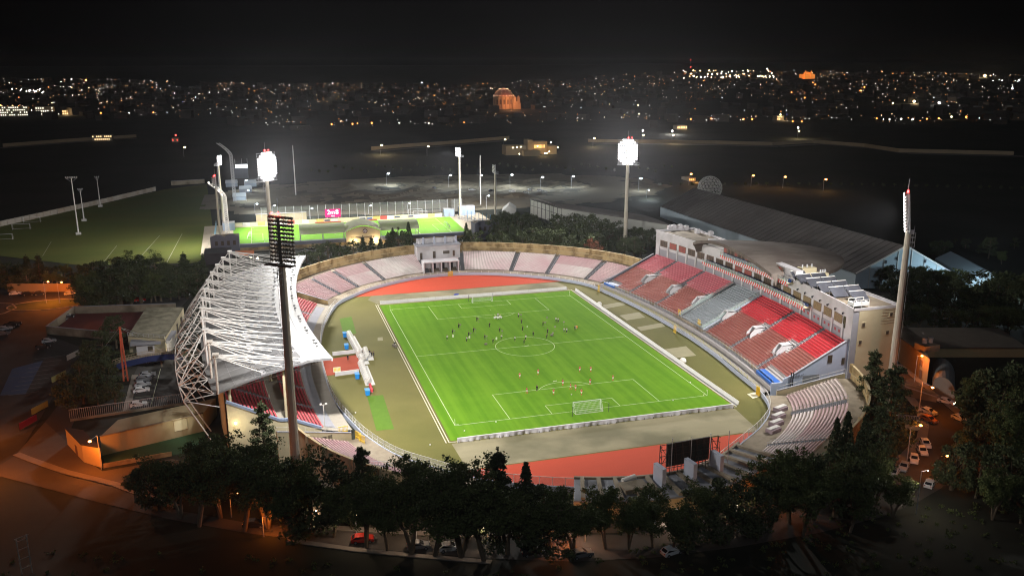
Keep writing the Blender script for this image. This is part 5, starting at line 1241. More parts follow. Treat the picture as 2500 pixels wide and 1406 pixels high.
b = MB(); b.tube((-28.2, 170.9, 6.4), (-28.2, 170.75, 6.4), 1.15, n=24); cr = b.build('crest', M('crest_maroon', (.07, .015, .03), .5), t)
b = MB(); c = Vector((-28.2, 170.7, 6.4))
for k in range(4):
    a = pi/2*k; d = Vector((cos(a), 0, sin(a))); s = Vector((-sin(a), 0, cos(a))); b.add([c, c+d*.95+s*.42, c+d*.72, c+d*.95-s*.42], [(0, 1, 2), (0, 2, 3)])
b.build('cross', M('crest_white', (.8, .72, .74), .5), cr)
text_mesh('lettering', 'CENTENARY STADIUM', 1.15, M('letter_bronze', (.16, .09, .05), .6), t, (-29.2, 170.9, 3.2), (1, 0, 0), (0, 0, 1), .06)
for x in (-33.6, -23.2): lamp('wall_uplight', (x, 169.6, 1.6), 1500, (1, .8, .45), t, .2)
for i, (x, w_, lb) in enumerate(((-92.3, 12.5, 'dark grey gatehouse with curved roof edge left of the training stand'), (31, 14, 'dark grey gatehouse with wavy roof edge right of the training stand'))):
    t = thing('gatehouse', lb, 'building', (x, 169, 0)); b = MB(); x0 = -99 if i == 0 else 25; 
    b.ab((x0, 164, 0), (x0+w_, 172, 8.3)); b.build('wall', M('slate_wall', (.13, .13, .165), .8), t); b = MB()
    for k in range(10): u0, u1 = k/10, (k+1)/10; z0, z1 = 8.3+1.3*abs(sin(pi*u0*2)), 8.3+1.3*abs(sin(pi*u1*2)); b.hexa([(x0+w_*u0, 163.8, 8.3), (x0+w_*u1, 163.8, 8.3), (x0+w_*u1, 164.2, 8.3), (x0+w_*u0, 164.2, 8.3), (x0+w_*u0, 163.8, z0+.2), (x0+w_*u1, 163.8, z1+.2), (x0+w_*u1, 164.2, z1+.2), (x0+w_*u0, 164.2, z0+.2)])
    b.build('parapet', M('slate_wall', (.13, .13, .165)), t); b = MB(); b.ab((x0+.3, 164.3, 8.31), (x0+w_-.3, 171.8, 8.45)); b.build('roof', m_conc, t)
    for k in range(4):
        b = MB(); b.ab((x0+2+k*2.6, 163.9, 4.6), (x0+3.2+k*2.6, 163.99, 6.6)); b.build('window', m_win, t)
t = thing('dark_shed', 'black flat shed below the left gatehouse', 'shed', (-100, 150, 0)); b = MB(); b.ab((-101, 146, 0), (-90, 158, 4.5)); b.build('wall', m_dark, t); b = MB(); b.ab((-101.2, 145.8, 4.5), (-89.8, 158.2, 4.8)); b.build('roof', M('shed_roof', (.05, .05, .055), .8), t)
t = thing('orange_canopy', 'orange awning behind the far end of the covered stand', 'awning', (-84, 140, 0)); b = MB(); b.hexa([(-88, 138, 5), (-80, 138, 5), (-80, 144, 5.6), (-88, 144, 5.6), (-88, 138, 5.2), (-80, 138, 5.2), (-80, 144, 5.8), (-88, 144, 5.8)]); b.build('awning', M('awning_orange', (.62, .16, .03), .7), t); b = MB()
for x in (-87.6, -80.4): b.tube((x, 138.4, 0), (x, 138.4, 5), .1); b.tube((x, 143.6, 0), (x, 143.6, 5.6), .1)
b.build('post', m_steel, t)
for i, (px, py) in enumerate(((612, 628), (629, 631))):
    q = P(px, py, 5.); t = thing('globe_lamp', 'glowing globe lamp behind the far end of the covered stand, %s one' % ('smaller left' if i == 0 else 'larger right'), 'lamp', (q.x, q.y, 0), 'globe lamps behind the covered stand'); b = MB(); b.tube((q.x, q.y, 0), (q.x, q.y, 4.6), .07); b.build('post', m_steel, t); b = MB(); b.ball((q.x, q.y, 5), .38+.2*i, 10, 6); b.build('globe', M('globe_warm', (1, .92, .65), em=5), t); lamp('globe_light', (q.x, q.y, 5.7), 900, (1, .85, .6), t)

# ------------------------------------------------------------------ dirt track and far fields
m_dirt = M('dirt', (.115, .09, .062), .95, (.20, .16, .115), .06, c3=(.075, .066, .05), s3=.022)
m_dirt2 = M('dirt_lane', (.19, .155, .11), .95, (.24, .20, .145), .05)
b = MB(); nxx, nyy = 110, 70; xs = [-112+320*i/nxx for i in range(nxx+1)]; ysy = [252+172*j/nyy for j in range(nyy+1)]
def dirt(x, y):
    u, v = (x-45)/150, (y-335)/78; r = math.hypot(u, v); e = sstep(1.05, .8, r)
    lane = abs(r-.82) < .10 or abs(sin((x*.045)+2.2*sin(y*.03))*1.2+(y-335)*.02) < .22
    h = 2.6*max(0, noise.noise((x*.05, y*.075, 2)))+1.7*max(0, noise.noise((x*.11, y*.14, 5)))
    return .02+e*(0.1 if lane else h*1.25)
vs = [(x, y, dirt(x, y)) for y in ysy for x in xs]; fs = [(j*(nxx+1)+i, j*(nxx+1)+i+1, (j+1)*(nxx+1)+i+1, (j+1)*(nxx+1)+i) for j in range(nyy) for i in range(nxx) if math.hypot((xs[i]-45)/158, (ysy[j]-333)/84)+.12*noise.noise((xs[i]*.05, ysy[j]*.05, 9)) < 1.04]
b.add(vs, fs)
for k, f in enumerate(b.f):
    x, y, z = b.v[f[0]]; b.mi[k] = 1 if z < .13 else 0
o = b.build('dirt_track', [m_dirt, m_dirt2], smooth=True); o['kind'] = 'structure'
pflat('playing_field', [(-40, 620), (-40, 545), (0, 553), (140, 522), (300, 487), (400, 463), (505, 449), (520, 560), (522, 612), (480, 642), (200, 648)], .012, M('dim_grass', (.07, .09, .014), .95, (.12, .125, .022), .05, c3=(.08, .11, .018), s3=.02, stretch=(.2, 1, 1)))
b = MB()
for p, q in (((125, 590), (104, 625)), ((285, 600), (245, 650)), ((390, 575), (345, 625)), ((445, 570), (405, 645)), ((515, 580), (500, 620))):
    p, q = P(*p, .03), P(*q, .03); d = (q-p).normalized(); n = Vector((-d.y, d.x, 0))*.12; b.quad(p-n, q-n, q+n, p+n)
struct(b, 'field_markings', M('dim_line', (.34, .34, .26), .9))
for i, (px, py, s) in enumerate(((52, 560, 1.), (78, 543, 1.), (8, 586, 1.))):
    q = P(px, py); goal(['left white goal frame in the dark playing field', 'farther white goal frame by the stone wall of the dark field', 'white goal frame at the left edge of the dark field'][i], q.x, q.y, 1, 0, 1.15, net=False)
t = thing('stone_wall', 'long stone wall with brown stains along the far side of the dark field', 'wall', (-180, 330, 0)); b = MB(); pts = [P(*p) for p in ((-40, 562), (0, 553), (140, 522), (250, 497), (380, 466))]
for p, q in zip(pts, pts[1:]): b.beam(p+Vector((0, 0, 1.4)), q+Vector((0, 0, 1.4)), .5, 2.8)
b.build('wall', M('field_wall', (.30, .24, .18), .9, (.44, .40, .36), .08, contrast=.7), t); b = MB()
for p, q in zip(pts, pts[1:]):
    n = int((q-p).length/5)
    for k in range(n): c = p.lerp(q, k/n); b.box((c.x+.2, c.y-.3, 1.5), (.5, .5, 3.1))
b.build('pier', M('field_wall', (.3, .24, .18)), t)
t = thing('far_wall', 'pale low wall with parked things at the far end of the dark field', 'wall', (-130, 430, 0)); b = MB(); p, q = P(418, 453), P(500, 448); b.beam(p+Vector((0, 0, 1.5)), q+Vector((0, 0, 1.5)), .5, 3); b.build('wall', m_conc, t); b = MB(); b.beam(p+Vector((0, 0, 3.1)), q+Vector((0, 0, 3.1)), .7, .2); b.build('coping', m_grey, t)
# pale road strips and lit edges far out
for i, (pts, nm) in enumerate(((((1445, 350), (1600, 352), (1755, 354), (1900, 358), (2000, 352), (2130, 362), (2215, 375), (2500, 382)), 'r'), (((910, 370), (1000, 362), (1090, 356), (1250, 342)), 'r'), (((0, 362), (150, 350), (330, 338)), 'r'))):
    b = MB(); qs = [P(*p) for p in pts]
    for p, q in zip(qs, qs[1:]): d = (q-p).normalized(); n = Vector((-d.y, d.x, 0))*6; b.quad(p-n+Vector((0, 0, .03)), q-n+Vector((0, 0, .03)), q+n+Vector((0, 0, .03)), p+n+Vector((0, 0, .03)))
    struct(b, 'road', M('far_road', (.16, .14, .12), .9))
    t = thing('roadside_wall', ['long pale wall lit along the far road at the right', 'pale wall lit along the far road in the middle', 'pale wall lit along the far road at the left'][i], 'wall', tuple(qs[1]), 'lit walls along the far roads'); b = MB()
    for p, q in zip(qs, qs[1:]): b.beam(p+Vector((0, 12, 1.8)), q+Vector((0, 12, 1.8)), .6, 3.6)
    b.build('wall', M('road_wall', (.45, .34, .22), .9, (.3, .23, .15), .02), t)

# ------------------------------------------------------------------ large sheds and tents
m_shed = M('shed_sheet', (.13, .12, .115), .6, (.165, .15, .14), .25, stretch=(.12, .9, 1))
t = thing('ribbed_hall', 'low hall with a ribbed brown roof and pale panelled side behind the trees', 'hall', (110, 200, 0))
A, B_, C_ = P(1295, 487, 9), P(1372, 510, 9), P(1632, 550, 9)
for p_ in (A, B_, C_): p_.z = 0
E_ = A+(C_-B_); H = 9.
b = MB(); ax_ = (C_-B_); cx_ = (A-B_)
b.hexa([tuple(B_), tuple(C_), tuple(E_), tuple(A)]+[(p.x, p.y, H) for p in (B_, C_, E_, A)]); b.build('wall', M('panel_pale', (.40, .40, .36), .7), t)
b = MB(); n = 14
for i in range(n):
    u0, u1 = i/n, (i+1)/n
    r = lambda u, v: B_+cx_*u*1.01+ax_*v+Vector((0, 0, H+.1+1.2*sin(pi*min(1, u))))
    b.hexa([r(u0, -.01), r(u0, 1.01), r(u1, 1.01), r(u1, -.01), r(u0, -.01)+Vector((0, 0, .35)), r(u0, 1.01)+Vector((0, 0, .35)), r(u1-.012, 1.01)+Vector((0, 0, .35)), r(u1-.012, -.01)+Vector((0, 0, .35))])
b.build('ribbed_roof', m_shed, t)
b = MB()
for i in range(9):
    p = B_.lerp(A, i/8); b.beam(p-ax_.normalized()*.1, p-ax_.normalized()*.1+Vector((0, 0, H)), .25)
for z in (.2, H*.62, H): b.beam(B_-ax_.normalized()*.1+Vector((0, 0, z)), A-ax_.normalized()*.1+Vector((0, 0, z)), .2)
b.build('wall_frame', m_dark, t)
t = thing('great_shed', 'huge dark gabled shed with a streaked brown roof at the right', 'hall', (200, 150, 0))
A, B_ = Vector((143.6, 30.4, 0)), Vector((181.3, 23.3, 0)); g_ = B_-A; sh_ = Vector((-1.2, 168, 0)); Rn = (A+B_)/2; Rn.z = 16.5; Re = Rn+sh_; L0, L1, R0, R1 = A, A+sh_, B_, B_+sh_
e0, e1, f0, f1 = L0.copy(), L1.copy(), R0.copy(), R1.copy()
for p in (e0, e1, f0, f1): p.z = 6.
b = MB(); b.add([e0, Rn, Re, e1, f0, f1]+[p-Vector((0, 0, .4)) for p in (e0, Rn, Re, e1, f0, f1)], [(0, 1, 2, 3), (1, 4, 5, 2), (6, 9, 8, 7), (7, 8, 11, 10), (0, 3, 9, 6), (4, 10, 11, 5)])
b.build('roof', M('streaked_shed_roof', (.105, .095, .088), .7, (.17, .155, .145), .045, stretch=(1, 1, 1), c3=(.07, .062, .058), s3=.028), t)
b = MB(); up = (Rn-e0)
for k in range(46):
    p, q = e0.lerp(e1, k/45), Rn.lerp(Re, k/45); b.beam(p+Vector((0, 0, .12)), q+Vector((0, 0, .12)), .22, .16)
b.build('roof_batten', M('batten_brown', (.13, .12, .11), .7), t)
b = MB(); b.add([L0, R0, f0, Rn, e0], [(0, 1, 2, 3, 4)]); b.add([L1, R1, f1, Re, e1], [(0, 1, 2, 3, 4)]); b.quad(L0, L1, e1, e0); b.quad(R0, R1, f1, f0); b.build('wall', M('tent_white', (.42, .50, .55), .7), t)
b = MB(); nn = Vector((g_.y, -g_.x, 0)).normalized()*.15
for k in range(1, 7): p = A.lerp(B_, k/7)+nn; z = 6+10.5*(1-abs(2*k/7-1)); b.beam(p, p+Vector((0, 0, z-.3)), .22)
b.beam(e0+nn, Rn+nn, .6, .5); b.beam(Rn+nn, f0+nn, .6, .5); b.build('frame', m_wsteel, t)
b = MB()
for u, z in ((.5, 14.8), (.3, 10.4), (.42, 11.6), (.52, 11.6), (.72, 10.3)): p = A.lerp(B_, u)+nn; b.box((p.x, p.y, z), (.9, .3, 1.3))
b.build('vent', m_dark, t)
t = thing('white_marquee', 'small white marquee glowing among dark trees at the right', 'tent', (200, 18, 0)); A, B_ = P(2366, 702), P(2444, 700); b = MB(); dd = (B_-A); mid = (A+B_)/2; bk = Vector((14, 34, 0))
v = [A, B_, B_+Vector((0, 0, 3.4)), mid+Vector((0, 0, 6.4)), A+Vector((0, 0, 3.4))]; b.add(v+[p+bk for p in v], [(0, 1, 2, 3, 4), (9, 8, 7, 6, 5), (4, 3, 8, 9), (3, 2, 7, 8), (0, 4, 9, 5), (1, 6, 7, 2)]); b.build('canvas', M('tent_white', (.55, .62, .64)), t)
b = MB()
for k in range(5): p = A.lerp(B_, k/4)+Vector((.1, -.15, 0)); b.beam(p, p+Vector((0, 0, 3.4+3*(1-abs(k/2-1)))), .15)
b.build('frame', m_steel, t)
lamp('tent_light', (mid.x-8, mid.y-14, 7), 9000, (.75, .95, 1), None, .4); lamp('tent_light', (176, 10, 9), 9000, (.6, .85, 1), None, .4)
t = thing('wire_dome', 'open wire sphere standing behind the great shed', 'dome', (222, 275, 0)); b = MB(); c = P(1732, 478); c.z = 5; R_ = 8
ico = bmesh.new(); bmesh.ops.create_icosphere(ico, subdivisions=3, radius=R_)
for e in ico.edges: b.beam(c+e.verts[0].co, c+e.verts[1].co, .16)
ico.free(); b.build('wire', m_wsteel, t)
t = thing('side_tent', 'small pale ridge tent beside the right end of the training ground', 'tent', (62, 228, 0)); A = P(1225, 528); b = MB(); v = [A, A+Vector((9, 2, 0)), A+Vector((9, 2, 3)), A+Vector((4.5, 1, 6)), A+Vector((0, 0, 3))]; b.add(v+[p+Vector((4, 12, 0)) for p in v], [(0, 1, 2, 3, 4), (9, 8, 7, 6, 5), (4, 3, 8, 9), (3, 2, 7, 8), (0, 4, 9, 5), (1, 6, 7, 2)]); b.build('canvas', M('canvas_grey', (.42, .42, .40), .8), t)

# ------------------------------------------------------------------ left side: car park, courts, small buildings
m_asph = M('asphalt', (.040, .038, .037), .9, (.060, .056, .052), .25, c3=(.034, .033, .032), s3=.05)
m_asph2 = M('road_asphalt', (.055, .048, .042), .85, (.075, .064, .054), .2)
m_pave = M('pavement', (.19, .165, .14), .9, (.24, .21, .18), .4)
pflat('car_park', [(-60, 1010), (-60, 660), (60, 690), (330, 700), (470, 720), (430, 762), (180, 765), (115, 818), (205, 850), (120, 985), (48, 1105), (0, 1140), (-60, 1130)], .016, m_asph)
rd_ = [(-80, 1185), (0, 1135), (40, 1110), (70, 1128), (160, 1160), (280, 1190), (430, 1245), (600, 1275), (760, 1290), (900, 1300), (1100, 1312), (1300, 1308), (1500, 1305), (1700, 1275), (1850, 1262), (2000, 1240), (2100, 1190), (2170, 1140), (2210, 1105), (2240, 1075), (2245, 1040), (2240, 1000), (2215, 960), (2195, 925), (2185, 905),
       (2215, 905), (2255, 945), (2300, 985), (2370, 1040), (2380, 1090), (2330, 1150), (2300, 1190), (2240, 1225), (2150, 1262), (2000, 1300), (1800, 1335), (1600, 1360), (1400, 1370), (1200, 1363), (1000, 1347), (860, 1335), (600, 1300), (420, 1268), (250, 1228), (0, 1162), (-80, 1215)]
pflat('road', rd_, .024, m_asph2)
def kerb(name, pts, w_=2., h=.13, mat=m_pave):
    b = MB(); qs = [P(*p) for p in pts]
    for p, q in zip(qs, qs[1:]): b.beam(p+Vector((0, 0, h/2)), q+Vector((0, 0, h/2)), w_, h)
    return struct(b, name, mat)
kerb('pavement', [(40, 1108), (75, 1122), (160, 1152), (280, 1182), (430, 1237)], 1.6); kerb('pavement', [(2216, 965), (2247, 1000), (2256, 1040), (2250, 1072), (2218, 1105), (2180, 1138), (2110, 1180)], 2.2)
kerb('pavement', [(2190, 890), (2225, 912), (2290, 965), (2350, 1015)], 2.2); kerb('pavement', [(700, 1318), (860, 1341), (1000, 1355), (1200, 1372)], 1.2, .14); kerb('pavement', [(760, 1285), (900, 1294), (1100, 1305), (1400, 1303)], 1.6)
pflat('forecourt', [(40, 1108), (110, 1030), (165, 1000), (170, 1040), (190, 1110), (250, 1150), (420, 1120), (470, 1130), (430, 1235), (280, 1180), (160, 1150)], .028, M('forecourt_tar', (.085, .068, .052), .9, (.11, .09, .07), .3))
pflat('ramp', [(110, 1030), (165, 960), (215, 955), (160, 1075)], .034, M('ramp_asphalt', (.06, .05, .045), .9))
b = MB()
for i in range(9):
    p, q = P(20+i*8, 965-i*11, .03), P(95+i*8, 955-i*11, .03); d = (q-p).normalized(); n = Vector((-d.y, d.x, 0))*.07; b.quad(p-n, q-n, q+n, p+n)
struct(b, 'parking_markings', M('dim_white_paint', (.3, .3, .3), .9))
pflat('blue_bays', [(0, 965), (30, 900), (105, 880), (62, 962)], .026, M('bay_blue', (.05, .09, .19), .9, (.07, .10, .15), .4))
# roundabout
b = MB(); c = P(112, 748)
for k in range(40):
    a0, a1 = 2*pi*k/40, 2*pi*(k+1)/40
    for rx, ry, w_ in ((13, 7, .5),): b.beam((c.x+rx*cos(a0), c.y+ry*sin(a0)+2, .1), (c.x+rx*cos(a1), c.y+ry*sin(a1)+2, .1), w_, .16)
struct(b, 'kerb', m_pave); flat('road_island', [(c.x+12.8*cos(2*pi*k/32), c.y+2+6.8*sin(2*pi*k/32)) for k in range(32)], .08, M('island_grass', (.04, .05, .015), .95))
kerb('kerb', [(-40, 775), (10, 765), (40, 752), (30, 742), (-40, 738)], .5)
t = thing('boundary_wall', 'low brown wall lit orange behind the parked cars at the far left', 'wall', (-190, 110, 0)); b = MB(); p, q = P(20, 712), P(192, 712); b.beam(p+Vector((0, 0, 1.6)), q+Vector((0, 0, 1.6)), .5, 3.2); b.build('wall', M('ochre_wall', (.45, .32, .16)), t)
# tennis court
pflat('tennis_court', [(128, 812), (300, 822), (440, 760), (182, 765)], .03, M('court_red', (.16, .035, .03), .9, (.12, .03, .028), .3))
t = thing('court_wall', 'grey concrete wall round the dark red court', 'wall', (-140, 60, 0)); b = MB(); pts = [P(*p) for p in ((430, 758), (182, 766), (116, 815), (300, 832))]
for p, q in zip(pts, pts[1:]): b.beam(p+Vector((0, 0, 1.3)), q+Vector((0, 0, 1.3)), .4, 2.6)
b.build('wall', m_conc, t); b = MB()
for p, q in zip(pts, pts[1:]): b.beam(p+Vector((0, 0, 2.65)), q+Vector((0, 0, 2.65)), .5, .12)
b.build('coping', m_grey, t)
# flat-roofed clubhouse
t = thing('clubhouse', 'flat roofed cream clubhouse with a mossy roof beside the covered stand', 'building', (-108, 40, 0))
A, B_, C_, D_ = P(312, 822, 5), P(402, 828, 5), P(448, 752, 5), P(358, 752, 5)
b = MB(); b.hexa([(p.x, p.y, 0) for p in (A, B_, C_, D_)]+[(p.x, p.y, 5) for p in (A, B_, C_, D_)]); b.build('wall', m_cream, t); b = MB(); b.hexa([(p.x, p.y, 5.004) for p in (A, B_, C_, D_)]+[(p.x, p.y, 5.3) for p in (A, B_, C_, D_)]); b.build('roof', M('mossy_roof', (.30, .27, .19), .9, (.12, .11, .07), .35, contrast=.7), t)
b = MB()
for k in range(4): p = B_.lerp(C_, .15+.22*k); b.box((p.x+.02, p.y, 2.2), (.3, 1.4, 3.0), rad(-8))
b.build('door', M('door_brown', (.10, .08, .06), .7), t)
b = MB()
for k in range(8): p = A.lerp(B_, k/7); b.tube((p.x, p.y, 5.3), (p.x, p.y, 6.3), .05)
b.beam(A+Vector((0, 0, 1.3)), B_+Vector((0, 0, 1.3)), .06); b.build('railing', m_steel, t)
t = thing('annex', 'white annex with a curved flat canopy and a square window below the clubhouse', 'building', (-108, 24, 0)); A, B_ = P(335, 868), P(415, 862); b = MB(); b.hexa([tuple(A), tuple(B_), (B_.x+1, B_.y+9, 0), (A.x, A.y+9, 0), (A.x, A.y, 3.4), (B_.x, B_.y, 3.4), (B_.x+1, B_.y+9, 3.4), (A.x, A.y+9, 3.4)]); b.build('wall', m_white, t)
b = MB(); b.hexa([(A.x-1.5, A.y-1, 3.4), (B_.x+.5, B_.y-1, 3.4), (B_.x+1.5, B_.y+9.4, 3.4), (A.x-1.5, A.y+9.4, 3.4), (A.x-1.5, A.y-1, 4.3), (B_.x+.5, B_.y-1, 4.3), (B_.x+1.5, B_.y+9.4, 4.3), (A.x-1.5, A.y+9.4, 4.3)]); b.build('canopy', m_grey, t)
b = MB(); p = A.lerp(B_, .42); b.box((p.x, p.y-.05, 1.9), (1.4, .12, 1.6)); b.build('window', m_win, t)
q = P(438, 838, 3); lamp('annex_light', (q.x, q.y-2, 3.5), 900, (1, .9, .65), None, .2)
# footbridge with blue arch and red pylon
t = thing('arched_bridge', 'curved footbridge with a blue side and pale rail running to the covered stand', 'bridge', (-105, 10, 0)); pts = [P(x, y, z) for x, y, z in ((243, 905, 1.5), (300, 882, 3.2), (360, 868, 4.4), (410, 862, 4.8), (446, 862, 4.8))]
b = MB()
for p, q in zip(pts, pts[1:]): b.beam(p, q, 2.2, .35)
b.build('deck', m_conc, t); b = MB()
for p, q in zip(pts, pts[1:]): b.beam(p+Vector((0, -1.15, -.7)), q+Vector((0, -1.15, -.7)), .16, 1.7)
b.build('side_panel', M('bridge_blue', (.02, .035, .12), .7), t); b = MB()
for p, q in zip(pts, pts[1:]):
    for s in (-1.1, 1.1):
        b.beam(p+Vector((0, s, 1.1)), q+Vector((0, s, 1.1)), .1)
        for k in range(9): c = p.lerp(q, k/9)+Vector((0, s, .1)); b.beam(c, c+Vector((0, 0, 1)), .06)
b.build('railing', M('bridge_rail', (.45, .36, .24), .7), t); b = MB(); q = P(300, 905); b.tube((q.x, q.y, 0), (q.x, q.y, 3), .25); q = P(395, 895); b.tube((q.x, q.y, 0), (q.x, q.y, 4.3), .25); b.build('support', m_conc, t)
t = thing('red_pylon', 'tall orange red steel pylon with cables over the small car park', 'pylon', (-114.8, 2.9, 0)); b = MB(); b.beam((-115.1, 2.9, 0), (-114.5, 2.9, 15.6), .4); b.beam((-114, 2.9, 0), (-114.4, 2.9, 15.6), .35); 
for k in range(9): b.beam((-115.1+.05*k, 2.9, 1+k*1.7), (-114.1, 2.9, 1.8+k*1.7), .12)
b.build('mast', M('pylon_red', (.50, .10, .05), .6), t); b = MB()
for e in ((-124, 14, 3), (-108, 22, 5.3), (-104, 9, 4.9)): b.beam((-114.5, 2.9, 15.5), e, .05)
b.build('cable', m_steel, t)
pflat('parking_yard', [(302, 1008), (318, 935), (338, 890), (460, 872), (465, 985)], .03, m_asph); pflat('path', [(298, 1008), (322, 915), (338, 915), (316, 1008)], .036, m_pave)
b = MB()
for i in range(8):
    p, q = P(322+i*4, 1000-i*15, .045), P(362+i*3.2, 996-i*15, .045); d = (q-p).normalized(); n = Vector((-d.y, d.x, 0))*.06; b.quad(p-n, q-n, q+n, p+n)
p, q = P(366, 998, .045), P(392, 900, .045); n = Vector((.06, 0, 0)); b.quad(p-n, p+n, q+n, q-n); struct(b, 'parking_markings', m_line)
# yard wall, fence, green court and kiosk
t = thing('yard_fence', 'grey bar fence above the stained wall of the small car park', 'fence', (-110, -20, 0)); b = MB(); p, q = P(172, 1028), P(462, 985); n = 60
for k in range(n+1): c = p.lerp(q, k/n); b.beam(c+Vector((0, 0, .4)), c+Vector((0, 0, 3.)), .06)
b.beam(p+Vector((0, 0, 3)), q+Vector((0, 0, 3)), .09); b.beam(p+Vector((0, 0, .5)), q+Vector((0, 0, .5)), .09); b.build('bars', m_steel, t); b = MB(); b.beam(p+Vector((0, 0, .3)), q+Vector((0, 0, .3)), .5, .6); b.build('kerb', m_conc, t)
t = thing('court_back_wall', 'long stained cream wall above the small green court', 'wall', (-104, -36, 0)); b = MB(); A, B_ = P(250, 1112), P(500, 1052); up_ = Vector((0, 0, 4.6)); bk = Vector((2.5, 9, 0))
b.hexa([A, B_, B_+bk, A+bk, A+up_, B_+up_, B_+bk+up_, A+bk+up_]); b.build('wall', M('stained_cream', (.42, .36, .22), .9, (.30, .25, .15), .35, stretch=(1, 1, .3), contrast=.4), t); b = MB(); b.beam(A+up_+Vector((0, -.1, .1)), B_+up_+Vector((0, -.1, .1)), .5, .2); b.build('coping', m_conc, t); b = MB(); p = A.lerp(B_, .70); q = A.lerp(B_, .83); b.beam(p+Vector((0, -.08, 3.)), q+Vector((0, -.08, 3.)), .1, 2.6); b.build('bright_panel', M('panel_ivory', (.72, .68, .48), .8), t)
q = A.lerp(B_, .77); lamp('court_lamp', (q.x, q.y-2.2, 5.5), 350, (1, .95, .7), None, .2)
pflat('green_court', [(258, 1135), (250, 1112), (500, 1052), (505, 1095), (430, 1110)], .04, M('court_green', (.02, .055, .028), .9, (.03, .07, .03), .25))
t = thing('court_low_wall', 'low orange lit wall at the front of the green court', 'wall', (-110, -52, 0)); b = MB(); p, q = P(252, 1142), P(420, 1112); b.beam(p+Vector((0, 0, .5)), q+Vector((0, 0, .5)), .3, 1.); b.build('wall', m_sand, t)
t = thing('kiosk', 'small ochre kiosk with dark pitched roof under the orange street lamp', 'building', (-115, -46, 0)); A, B_ = P(205, 1128), P(250, 1142); bk = P(165, 1085)-A; b = MB(); b.hexa([A, B_, B_+bk, A+bk, A+Vector((0, 0, 4)), B_+Vector((0, 0, 4.6)), B_+bk+Vector((0, 0, 4.6)), A+bk+Vector((0, 0, 4))]); b.build('wall', M('ochre_render', (.55, .42, .20), .85), t); b = MB(); e = (B_-A)*.06; b.hexa([A-e+Vector((0, 0, 4.05)), B_+e+Vector((0, 0, 4.65)), B_+bk+e+Vector((0, 0, 4.65)), A+bk-e+Vector((0, 0, 4.05)), A-e+Vector((0, 0, 4.3)), B_+e+Vector((0, 0, 4.9)), B_+bk+e+Vector((0, 0, 4.9)), A+bk-e+Vector((0, 0, 4.3))]); b.build('roof', m_dark, t); b = MB(); p = A.lerp(A+bk, .4); b.box((p.x-.05, p.y, 1.2), (.2, 1.6, 2.2), rad(20)); b.build('door', m_frame, t)
for i, (px, py, w_, c) in enumerate(((70, 1040, 6, (.30, .04, .16)), (98, 1005, 6, (.50, .55, .20)), (145, 928, 6, (.42, .48, .22)), (180, 875, 6, (.6, .6, .62)))):
    q = P(px, py); t = thing('banner', ['magenta banner', 'pale green banner', 'yellow green banner', 'white banner'][i]+' tied to the fence at the edge of the dark car park', 'banner', tuple(q), 'banners on the car park fence'); d = Vector((.45, .89, 0)); b = MB(); b.beam(q-d*w_/2+Vector((0, 0, 1.1)), q+d*w_/2+Vector((0, 0, 1.1)), .08, 1.6); b.build('cloth', M('banner_%d' % i, c, .8), t); b = MB(); b.tube(q-d*w_/2, q-d*w_/2+Vector((0, 0, 2)), .06); b.tube(q+d*w_/2, q+d*w_/2+Vector((0, 0, 2)), .06); b.build('post', m_dark, t)
# right side buildings
t = thing('stone_house', 'ochre flat roofed house lit by an orange lamp beside the right road', 'building', (105, -58, 0))
A, B_ = P(2190, 880), P(2262, 938); bk = Vector((11, 15, 0)); b = MB(); Hh = 7.
b.hexa([A, B_, B_+bk, A+bk]+[p+Vector((0, 0, Hh)) for p in (A, B_, B_+bk, A+bk)]); b.build('wall', M('ochre_wall', (.45, .32, .16)), t); b = MB(); b.hexa([p+Vector((0, 0, Hh+.004)) for p in (A, B_, B_+bk, A+bk)]+[p+Vector((0, 0, Hh+.3)) for p in (A, B_, B_+bk, A+bk)]); b.build('roof', M('roof_felt', (.36, .3, .22)), t)
n_ = Vector(((B_-A).y, -(B_-A).x, 0)).normalized()*.12; b = MB()
for u, z, w_, h in ((.78, 4.6, 1.6, 1.6), (.80, 1.4, 1.4, 2.6)): p = A.lerp(B_, u)+n_; d = (B_-A).normalized(); b.beam(p-d*w_/2+Vector((0, 0, z)), p+d*w_/2+Vector((0, 0, z)), .1, h)
b.build('window', m_frame, t); b = MB(); p = B_+bk*.45; b.ab((p.x-2.5, p.y-2, Hh+.3), (p.x+2.5, p.y+2, Hh+2)); b.build('roof_room', m_conc, t)
for i in range(2):
    u = thing('roof_tank', 'pale water tank on the ochre house roof, %s one' % ('left' if i == 0 else 'right'), 'water tank', (B_.x+4.6+i*2, B_.y+7.5, Hh), 'water tanks on the ochre house'); b = MB(); b.tube((B_.x+4.6+i*2, B_.y+7.5, Hh+2), (B_.x+4.6+i*2, B_.y+7.5, Hh+3.4), .7, n=10); b.build('tank', m_wsteel, u); b = MB(); b.tube((B_.x+4.6+i*2, B_.y+7.5, Hh+3.4), (B_.x+4.6+i*2, B_.y+7.5, Hh+3.55), .5, n=10); b.build('lid', m_grey, u)
